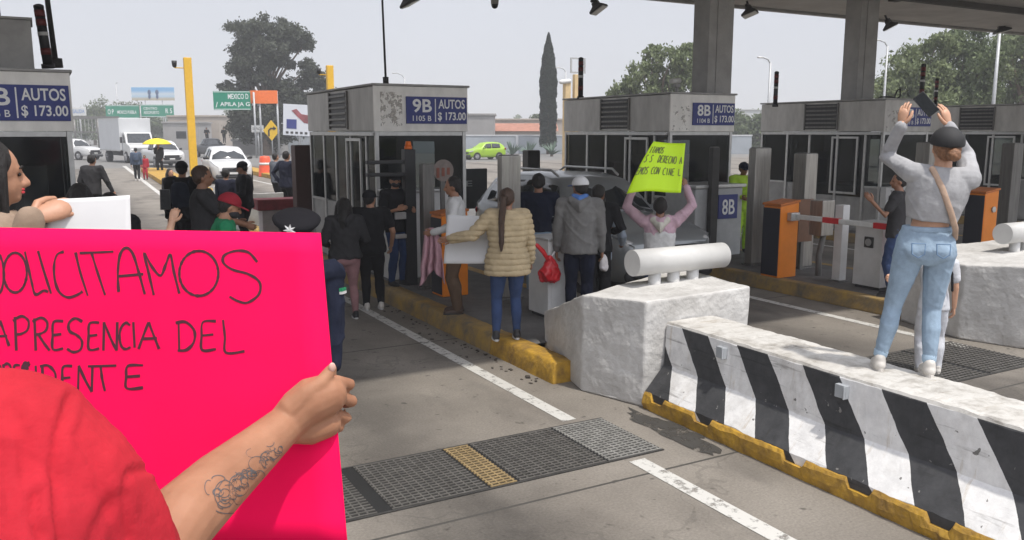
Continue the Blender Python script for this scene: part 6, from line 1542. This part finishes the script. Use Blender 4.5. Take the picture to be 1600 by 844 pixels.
def sign_board(px0, py0, px1, py1, k, m, label, cat='sign', lines=(), posts=(), group=None, lettering=WHITEL, name='road_sign', tilt=0, frame=True, pm=None):
    a = at(px0, py1, k=k); c = at(px1, py1, k=k); top = at(px0, py0, k=k); w_ = (c - a).length; h_ = (top - a).length
    t = empty(name, (a.x, a.y, 0), -YAW, label, cat, group); z0 = a.z
    b = MB(); b.box(0, 0, z0, w_, .06, z0 + h_, .02); bd = b.build('panel', m, t)
    if frame:
        b = MB(); e = h_ * .02
        b.box(.04, -.006, z0 + .05, w_ - .04, -.002, z0 + .05 + e * 1.5); b.box(.04, -.006, z0 + h_ - .05 - e * 1.5, w_ - .04, -.002, z0 + h_ - .05); b.build('border', lettering, bd)
    if lines:
        b = MB()
        for s, x0, y0, x1, y1 in lines: fit_text(b, s, w_ * x0, z0 + h_ * y0, w_ * x1, z0 + h_ * y1, -.012, .01)
        b.build('lettering', lettering, bd)
    for px in posts:
        b = MB(); b.cyl((w_ * px, .18, 0), (w_ * px, .18, z0 + h_ * .95), .09 if k > 60 else .06, None, 10); b.build('post', pm or mat('galvanised pole', (.42, .43, .44), .5, .3), t)
    return t, bd, w_, z0, h_
sign_board(334, 143, 392, 172, 78, GREEN, 'green highway sign with white letters beside the orange sign', lines=(('MEXICO D', .40, .58, .95, .86), ('APILA JA G', .18, .14, .98, .42), ('/', .06, .14, .12, .42)), posts=(1.08,))
sign_board(391, 142, 434, 162, 78.4, ORS, 'orange highway sign attached right of the green sign', posts=(.96, .32), frame=False)
sign_board(166, 165, 218, 185, 140, GREEN, 'left of the two distant green gantry signs', lines=(('MEXICO PUEBLA', .35, .35, .92, .6), ('O P', .06, .3, .24, .7)), posts=(.5, 1.03), group=None)
sign_board(221, 164, 272, 183, 140, GREEN, 'right of the two distant green gantry signs', lines=(('CENTRO', .08, .6, .5, .8), ('AEROPUERTO', .08, .25, .55, .48), ('R 5', .75, .3, .95, .7)), posts=(.72,))
sign_board(411 - 18, 196, 412, 207, 85, WHITEP, 'small white road sign beside the yellow diamond sign', lines=(('DESPACIO', .1, .3, .9, .7),), lettering=DARKM, posts=(.5,))
# yellow diamond with curved arrow
q = at(424, 204, k=82); t = empty('warning_sign', (q.x, q.y, 0), -YAW, 'yellow diamond warning sign with black curved arrow', 'sign')
b = MB(); s = 1.0; zc = q.z; b.prism([(0, zc - s), (s * .82, zc), (0, zc + s), (-s * .82, zc)], 'y', 0, .05, .02); d_ = b.build('panel', mat('warning yellow', (.80, .50, .01), .5, 0, .05), t)
b = MB(); b.tube([(-.25, -.02, zc - .5), (-.25, -.02, zc), (-.05, -.02, zc + .2), (.25, -.02, zc + .2)], .08, 8, flat=((0, 1, 0), .15)); b.prism([(.2, zc + .0), (.5, zc + .2), (.2, zc + .42)], 'y', -.035, -.008); b.build('arrow', BLACKP, d_)
b = MB(); b.cyl((0, .1, 0), (0, .1, zc + .5), .06); b.build('post', mat('galvanised pole', (.42, .43, .44), .5, .3), t)
# billboards
t, bd, w_, z0, h_ = sign_board(440, 163, 486, 211, 72, mat('billboard white', (.62, .64, .68), .6, 0, .03), 'white billboard with red brown diagonal picture left of booth 9B', 'billboard', (), (.55,), name='billboard', frame=False)
t.rotation_euler[1] = R(3)
b = MB(); b.prism([(w_ * .28, z0 + h_ * .80), (w_ * .45, z0 + h_ * .86), (w_ * .62, z0 + h_ * .70), (w_ * .95, z0 + h_ * .66), (w_ * .98, z0 + h_ * .40), (w_ * .72, z0 + h_ * .42), (w_ * .5, z0 + h_ * .60)], 'y', -.02, -.003); b.build('picture', mat('faded map red', (.30, .08, .09), .7, 0, .6, .9), bd)
b = MB(); b.box(w_ * .12, -.02, z0 + h_ * .22, w_ * .46, -.003, z0 + h_ * .52); b.build('emblem', BLUE, bd)
b = MB()
for i in range(5): b.box(w_ * (.1 + .16 * i), -.02, z0 + h_ * .06, w_ * (.19 + .16 * i), -.003, z0 + h_ * .13)
b.build('logo_strip', DARKM, bd)
def sky_board():
    m = bpy.data.materials.new('billboard picture'); m.use_nodes = True; N = m.node_tree.nodes; L = m.node_tree.links; b = N['Principled BSDF']
    tc = N.new('ShaderNodeTexCoord'); sp = N.new('ShaderNodeSeparateXYZ'); L.new(tc.outputs['Generated'], sp.inputs[0]); r = N.new('ShaderNodeValToRGB'); L.new(sp.outputs[2], r.inputs[0])
    E_ = r.color_ramp.elements; E_[0].position = .12; E_[0].color = (.45, .40, .30, 1); E_[1].position = .30; E_[1].color = (.40, .55, .68, 1); e = E_.new(.75); e.color = (.20, .42, .66, 1); e = E_.new(.5); e.color = (.55, .62, .68, 1)
    L.new(r.outputs[0], b.inputs['Base Color']); b.inputs['Roughness'].default_value = .6; return m
t, bd, w_, z0, h_ = sign_board(206, 137, 273, 157, 150, sky_board(), 'large sky blue billboard with two dark figures above the box truck', 'billboard', (), (.3, .7), name='billboard', frame=False)
b = MB()
for cx in (.42, .60): b.ball((w_ * cx, -.05, z0 + h_ * .62), (w_ * .04, .04, h_ * .2)); b.ball((w_ * cx, -.05, z0 + h_ * .3), (w_ * .03, .04, h_ * .18))
b.build('figures', mat('billboard dark blue', (.08, .12, .22), .6), bd)
sign_board(112, 168, 135, 181, 120, WHITEP, 'small white and blue board at far left above the white pickup', 'sign', (('SALIDA', .1, .3, .9, .75),), (.5,), lettering=mat('pale blue letters', (.12, .25, .5), .5), frame=False)
# footbridge / gantry far left
t = empty('footbridge', at(140, 250, k=120), -YAW, 'grey steel footbridge structure far left behind the white pickup', 'bridge'); t.location.z = 0
b = MB(); b.box(-4.5, 0, 4.2, 4.5, .3, 4.6, .02); b.box(-4.5, 0, 2.3, 4.5, .15, 2.5); b.build('deck', STEELD, t)
for x in (-4, -1.8, 1.5, 3.9): b = MB(); b.cyl((x, .15, 0), (x, .15, 4.2), .16); b.build('column', STEELD, t)
b = MB()
for i in range(18): b.box(-4.4 + i * .51, .02, 2.5, -4.34 + i * .51, .1, 4.2)
b.build('railing', GREYP, t)

# ------------------------------------------------------------------ far walls, buildings
t = empty('boundary_wall', at(806, 246, k=95), -YAW - R(4), 'long pale blue grey boundary wall behind the lime hatchback', 'wall'); t.location.z = 0
b = MB(); b.box(-30, 0, 0, 26, .25, 1.95, .02); wl_o = b.build('wall', mat('pale wall', (.34, .37, .40), .8, 0, .15, .4), t)
b = MB(); b.box(-30.05, -.05, 1.953, 26.05, .3, 2.1); b.build('coping', mat('wall coping', (.55, .56, .57), .7), t)
for i in range(8): b = MB(); b.box(-28 + i * 7, -.08, 0, -27.7 + i * 7, -.003, 1.95); b.build('pier', mat('wall coping', (.55, .56, .57), .7), t)
def house(loc, w_, d_, h_, m, label, roofm=None, pitch=0, rz=None, wins=()):
    t = empty('building', loc, -YAW if rz is None else rz, label, 'building'); t.location.z = 0
    b = MB(); b.box(-w_ / 2, 0, 0, w_ / 2, d_, h_, .02); b.build('wall', m, t)
    b = MB()
    if pitch: b.prism([(-.4, h_ + .003), (d_ + .3, h_ + .003), (d_ + .3, h_ + pitch)], 'x', -w_ / 2 - .3, w_ / 2 + .3)
    else: b.box(-w_ / 2 - .15, -.15, h_ + .003, w_ / 2 + .15, d_ + .15, h_ + .25, .02)
    b.build('roof', roofm or m, t)
    for x, z, ww, hh in wins:
        b = MB(); b.box(x - ww / 2, -.04, z, x + ww / 2, -.003, z + hh); b.build('window', GLASS, t)
    return t
WB = mat('beige plaster', (.38, .33, .28), .9, 0, .15, .3); WG = mat('grey plaster', (.30, .29, .28), .9, 0, .2, .3); TILE = mat('red tile', (.34, .15, .10), .85, 0, .3, 2)
house(at(812, 240, k=112), 16, 8, 3.9, WB, 'long low beige building behind the pale wall, left of the cypress', wins=((-6, 1.8, 1.2, 1.3), (-2, 1.8, 1.2, 1.3), (3, 1.8, 1.2, 1.3)))
house(at(805, 240, k=104), 10, 4, 2.5, WB, 'low house with red tiled roof directly behind the pale wall', TILE, 1.0, wins=((-3, 1.0, 1.2, 1.0), (0, 1.0, 1.0, 1.0)))
house(at(745, 240, k=100), 4.2, 5, 4.3, WG, 'dark grey building beside the right corner of booth 9B')
house(at(305, 240, k=125), 7.5, 6, 4.6, WB, 'beige flat building behind the yellow post', wins=((-2, 2.2, 1.2, 1.2), (1, 2.2, 1.2, 1.2)))
house(at(285, 240, k=118), 5.0, 5, 3.6, WG, 'grey low building left of the yellow post', wins=((0, 1.5, 1.4, 1.0),))
house(at(1165, 240, k=150), 14, 8, 6.2, mat('white plaster', (.52, .53, .54), .9, 0, .1, .3), 'white far building glimpsed between booths 8B and 7B', wins=((-4, 3, 1.5, 1.2), (-1, 3, 1.5, 1.2), (2, 3, 1.5, 1.2), (5, 3, 1.5, 1.2)))
house(at(400, 240, k=92), 5, 4, 1.4, WG, 'low grey wall building below the green and orange signs')

# ------------------------------------------------------------------ trees
LEAFD = leafmat('eucalyptus leaves', (.04, .048, .036), (.075, .086, .062), (.13, .14, .10)); LEAFL = leafmat('pepper tree leaves', (.075, .105, .042), (.155, .19, .09), (.25, .285, .15)); LEAFC = leafmat('cypress leaves', (.007, .014, .009), (.016, .027, .015), (.03, .045, .025)); LEAFM = leafmat('mid green leaves', (.045, .068, .028), (.10, .132, .058), (.165, .20, .10))
def leaf_mesh(name, pts, nrm, size, m, parent, droop=0.0, rng=None, asp=.55):
    n = len(pts); rng = rng or np.random.default_rng(1)
    d1 = rng.normal(size=(n, 3)); d1[:, 2] -= droop * 2; d1 /= np.linalg.norm(d1, axis=1)[:, None]
    d2 = np.cross(d1, nrm + rng.normal(size=(n, 3)) * .6); d2 /= np.linalg.norm(d2, axis=1)[:, None] + 1e-9
    s = size * (0.6 + .8 * rng.random(n))[:, None]
    vs = np.stack([pts - d1 * s, pts + d2 * s * asp, pts + d1 * s, pts - d2 * s * asp], 1).reshape(-1, 3)
    me = bpy.data.meshes.new(name); me.vertices.add(n * 4); me.vertices.foreach_set('co', vs.ravel()); me.loops.add(n * 4); me.loops.foreach_set('vertex_index', np.arange(n * 4, dtype=np.int32)); me.polygons.add(n)
    me.polygons.foreach_set('loop_start', np.arange(0, n * 4, 4, dtype=np.int32)); me.polygons.foreach_set('loop_total', np.full(n, 4, dtype=np.int32)); me.update(calc_edges=True); me.validate()
    return link(name, me, m, parent)
def tree(base, label, clumps, trunk_r, leafm, size, n_per, seed, limbs=True, droop=0.0, trunk_h=None, name='tree', cat='tree', group=None):
    """clumps: (dx along the view, dy depth, z, radius, [rz])"""
    rng = np.random.default_rng(seed); t = empty(name, base, -YAW, label, cat, group)
    b = MB(); zt = trunk_h or max(c[2] for c in clumps) * .55
    b.tube([V(0, 0, -.1), V(.1 * trunk_r, 0, zt * .4), V(-.5 * trunk_r, .1, zt * .75), V(0, 0, zt)], [trunk_r * 1.25, trunk_r, trunk_r * .8, trunk_r * .5], 10)
    if limbs:
        for c in clumps:
            p0 = V(0, 0, min(zt * .9, max(zt * .25, c[2] * .5))); p1 = V(c[0], c[1], c[2]); mid = p0.lerp(p1, .5) + V(rng.normal() * .2, rng.normal() * .2, .25)
            b.tube([p0, mid, p1], [trunk_r * .42, trunk_r * .28, trunk_r * .08], 7)
    b.build('trunk', BARK, t)
    P = []; Nn = []
    for c in clumps:
        r = c[3]; rz_ = c[4] if len(c) > 4 else r * .75; k_ = max(8, int(r * 10))
        for _ in range(k_):                                   # twig-sized sub-clumps on the clump's shell
            d = rng.normal(size=3); d /= np.linalg.norm(d); rad = .55 + .5 * rng.random(); q = np.array([c[0] + d[0] * r * rad, c[1] + d[1] * r * rad, c[2] + d[2] * rz_ * rad])
            m_ = int(n_per * 1.5 * (.5 + rng.random())); off = rng.normal(size=(m_, 3)) * r * .22; off[:, 2] *= .8
            if droop: off[:, 2] -= np.abs(rng.normal(size=m_)) * r * .25 * droop
            P.append(q + off); Nn.append(off + d * r * .3)
    P = np.concatenate(P); Nn = np.concatenate(Nn)
    leaf_mesh('crown', P, Nn, size, leafm, t, droop, rng)
    return t
def px_clumps(base, k, L):
    out = []; bx = base
    for px, py, rpx in [(q[0], q[1], q[2]) for q in L]:
        p = at(px, py, k=k) - V(bx.x, bx.y, 0); dx = p.dot(_rt); r = rpx * k / F
        out.append((dx, random.uniform(-.5, .5) * r * 1.6, p.z, r))
    return out
def ground_at(px, k): q = at(px, 240, k=k); return V(q.x, q.y, 0)
g = ground_at(418, 88)
tree(g, 'big dark eucalyptus tree with open crown behind the green highway sign', px_clumps(g, 88, tuple((a_ + 8, b_ + 9, c_ * .97) for a_, b_, c_ in ((385, 45, 22), (410, 38, 20), (440, 48, 24), (470, 48, 20), (372, 70, 18), (400, 68, 24), (432, 72, 24), (462, 62, 16), (478, 62, 14), (366, 95, 18), (392, 95, 20), (420, 88, 22), (445, 90, 14), (378, 118, 20), (402, 120, 18), (480, 100, 16), (490, 118, 18), (498, 130, 14), (475, 120, 14), (440, 128, 22), (350, 130, 12), (365, 140, 16), (420, 145, 26), (455, 145, 24), (475, 150, 18), (385, 165, 24), (410, 175, 26), (440, 175, 26), (370, 190, 20), (395, 200, 22), (425, 200, 24), (468, 182, 22)))), .45, LEAFD, .16, 110, 3)
g = ground_at(856, 92); 
def cypress():
    t = empty('cypress', g, -YAW, 'tall narrow dark cypress tree rising alone above the pale wall', 'tree'); rng = np.random.default_rng(5); n = 24000
    u = rng.random(n) ** .8; z = .8 + u * 12.0; f = 1 - u; prof = np.where(f > .35, .95, .95 * (f / .35) ** .75) * (.93 + .05 * np.sin(z * 1.9) + .04 * np.sin(z * 5.1)); r = prof * (.72 + .34 * rng.random(n)); a = rng.random(n) * 2 * np.pi
    P = np.stack([np.cos(a) * r, np.sin(a) * r, z], 1); Nn = np.stack([np.cos(a), np.sin(a), np.full(n, .4)], 1)
    leaf_mesh('crown', P, Nn, .10, LEAFC, t, -1.0, rng); b = MB(); b.cyl((0, 0, -.05), (0, 0, 11), .18, .04, 8); b.build('trunk', BARK, t)
cypress()
g = ground_at(1030, 62)
tree(g, 'loose light green pepper tree behind booth 8B, left of the front pillar', px_clumps(g, 62, ((1015, 95, 22), (1045, 90, 22), (1075, 95, 26), (1000, 115, 20), (1030, 120, 26), (1062, 125, 26), (985, 130, 16), (968, 142, 14), (1000, 145, 22), (1035, 150, 26), (1070, 155, 24), (1100, 130, 22), (1065, 78, 14), (1020, 78, 10), (955, 150, 9), (1010, 180, 26), (1060, 185, 26))), .3, LEAFL, .13, 60, 8, True, .8)
for i, (px, L, lb) in enumerate(((1440, ((1400, 110, 30), (1430, 90, 32), (1380, 140, 26), (1420, 130, 34), (1455, 70, 24), (1370, 158, 20), (1400, 165, 30), (1440, 160, 32), (1455, 110, 26), (1425, 200, 34)), 'bushy green tree behind booth 7B, just left of the raised phone'), (1505, ((1480, 68, 28), (1510, 62, 28), (1495, 100, 36), (1530, 90, 30), (1470, 115, 28), (1515, 130, 36), (1485, 150, 34), (1535, 150, 30), (1500, 195, 34)), 'tall bushy green tree behind the raised phone'), (1590, ((1560, 70, 26), (1590, 66, 28), (1615, 80, 30), (1560, 105, 30), (1595, 110, 34), (1570, 145, 34), (1610, 150, 34), (1630, 110, 30), (1585, 190, 34)), 'bushy green tree behind the tall pale lamp post at far right'))):
    k_ = 56 + i * 3; g = ground_at(px, k_); tree(g, lb, px_clumps(g, k_, L), .35, LEAFL if i != 1 else LEAFM, .14, 75, 20 + i, True, .6, group='bushy trees at the right')
# far trees on the left and between the buildings
for i, (px, py, r_, k_, lb) in enumerate(((150, 178, 20, 160, 'far tree at the left above the white pickup'), (182, 172, 22, 165, 'far tree behind the left green gantry sign'), (215, 176, 18, 165, 'far tree between the two green gantry signs'), (240, 190, 18, 160, 'far low tree behind the box truck cab'), (318, 196, 14, 150, 'far tree right of the yellow post'), (880, 196, 12, 130, 'far tree behind the pale yellow mast'), (815, 196, 10, 135, 'far tree above the red tiled roof'), (838, 190, 12, 140, 'far tree just left of the cypress'), (1160, 200, 18, 110, 'far bushy tree left of the gap between booths 8B and 7B'), (1185, 195, 20, 105, 'far bushy tree right in the gap between booths 8B and 7B'), (1145, 190, 22, 112, 'far bushy tree hidden behind the corner of booth 8B'), (640, 200, 16, 130, 'far tree behind booth 9B'), (560, 200, 18, 130, 'far tree left behind booth 9B'))):
    g = ground_at(px, k_); tree(g, lb, px_clumps(g, k_, ((px, py, r_), (px - r_ * .8, py + r_ * .6, r_ * .8), (px + r_ * .8, py + r_ * .5, r_ * .8), (px, py + r_ * 1.2, r_ * .9))), .25, LEAFM, .22, 40, 40 + i, True, .3, group='far trees on the horizon')
rng = np.random.default_rng(9)
n = 26000; az = rng.uniform(-12, 75, n); dist = 330 + rng.normal(size=n) * 6
z = rng.random(n) ** 1.2 * (5 + 3.5 * np.sin(az * 1.3) + 2.5 * np.sin(az * 3.7)); P = np.stack([np.sin(np.radians(az)) * dist, np.cos(np.radians(az)) * dist, z], 1)
tag(leaf_mesh('distant_woods', P, -P / 330, .75, LEAFM, None, 0, rng), kind='stuff')
o = col.objects['distant_woods']; o['label'] = 'hazy band of distant trees along the horizon'; o['category'] = 'woods'
# agaves at the foot of the pale wall
LEAFA = mat('agave leaf', (.10, .15, .11), .6, 0, .25, 6)
def agave_proto():
    t = empty('agave'); b = MB()
    for i in range(22):
        a = i * 2.4; el = R(25 + 55 * ((i * .618) % 1)); d = V(math.cos(a) * math.cos(el), math.sin(a) * math.cos(el), math.sin(el)); b.tube([V(0, 0, .1), d * .6 + V(0, 0, .1), d * 1.2], [.06, .07, .008], 6, flat=((0, 0, 1), .4))
    b.build('leaves', LEAFA, t); b = MB(); b.cyl((0, 0, 0), (0, 0, .15), .14, .1, 10); b.build('stem', BARK, t); return t
ag = agave_proto()
for i, (px, lb) in enumerate(((772, 'agave by the pale wall left of the steel pillar'), (800, 'agave by the pale wall above the steel pillar'), (826, 'agave by the pale wall right of the steel pillar'), (862, 'agave by the pale wall below the cypress'))):
    o = ag if i == 0 else copy_tree(ag); q = at(px, 245, k=84); o.location = (q.x, q.y, 0); o.scale = (1.3, 1.3, 1.3); o.rotation_euler = (0, 0, i * 1.7); tag(o, lb, 'plant', 'agaves along the pale wall')

# ------------------------------------------------------------------ warm grey city haze
b = MB(); b.box(-160, -30, -1.2, 260, 345, 34)
hz = bpy.data.materials.new('city haze'); hz.use_nodes = True; N = hz.node_tree.nodes; N.remove(N['Principled BSDF'])
pv = N.new('ShaderNodeVolumePrincipled'); pv.inputs['Color'].default_value = (.88, .89, .92, 1); pv.inputs['Density'].default_value = HAZE; hz.node_tree.links.new(pv.outputs[0], N['Material Output'].inputs['Volume'])
tag(b.build('haze', hz), kind='stuff')
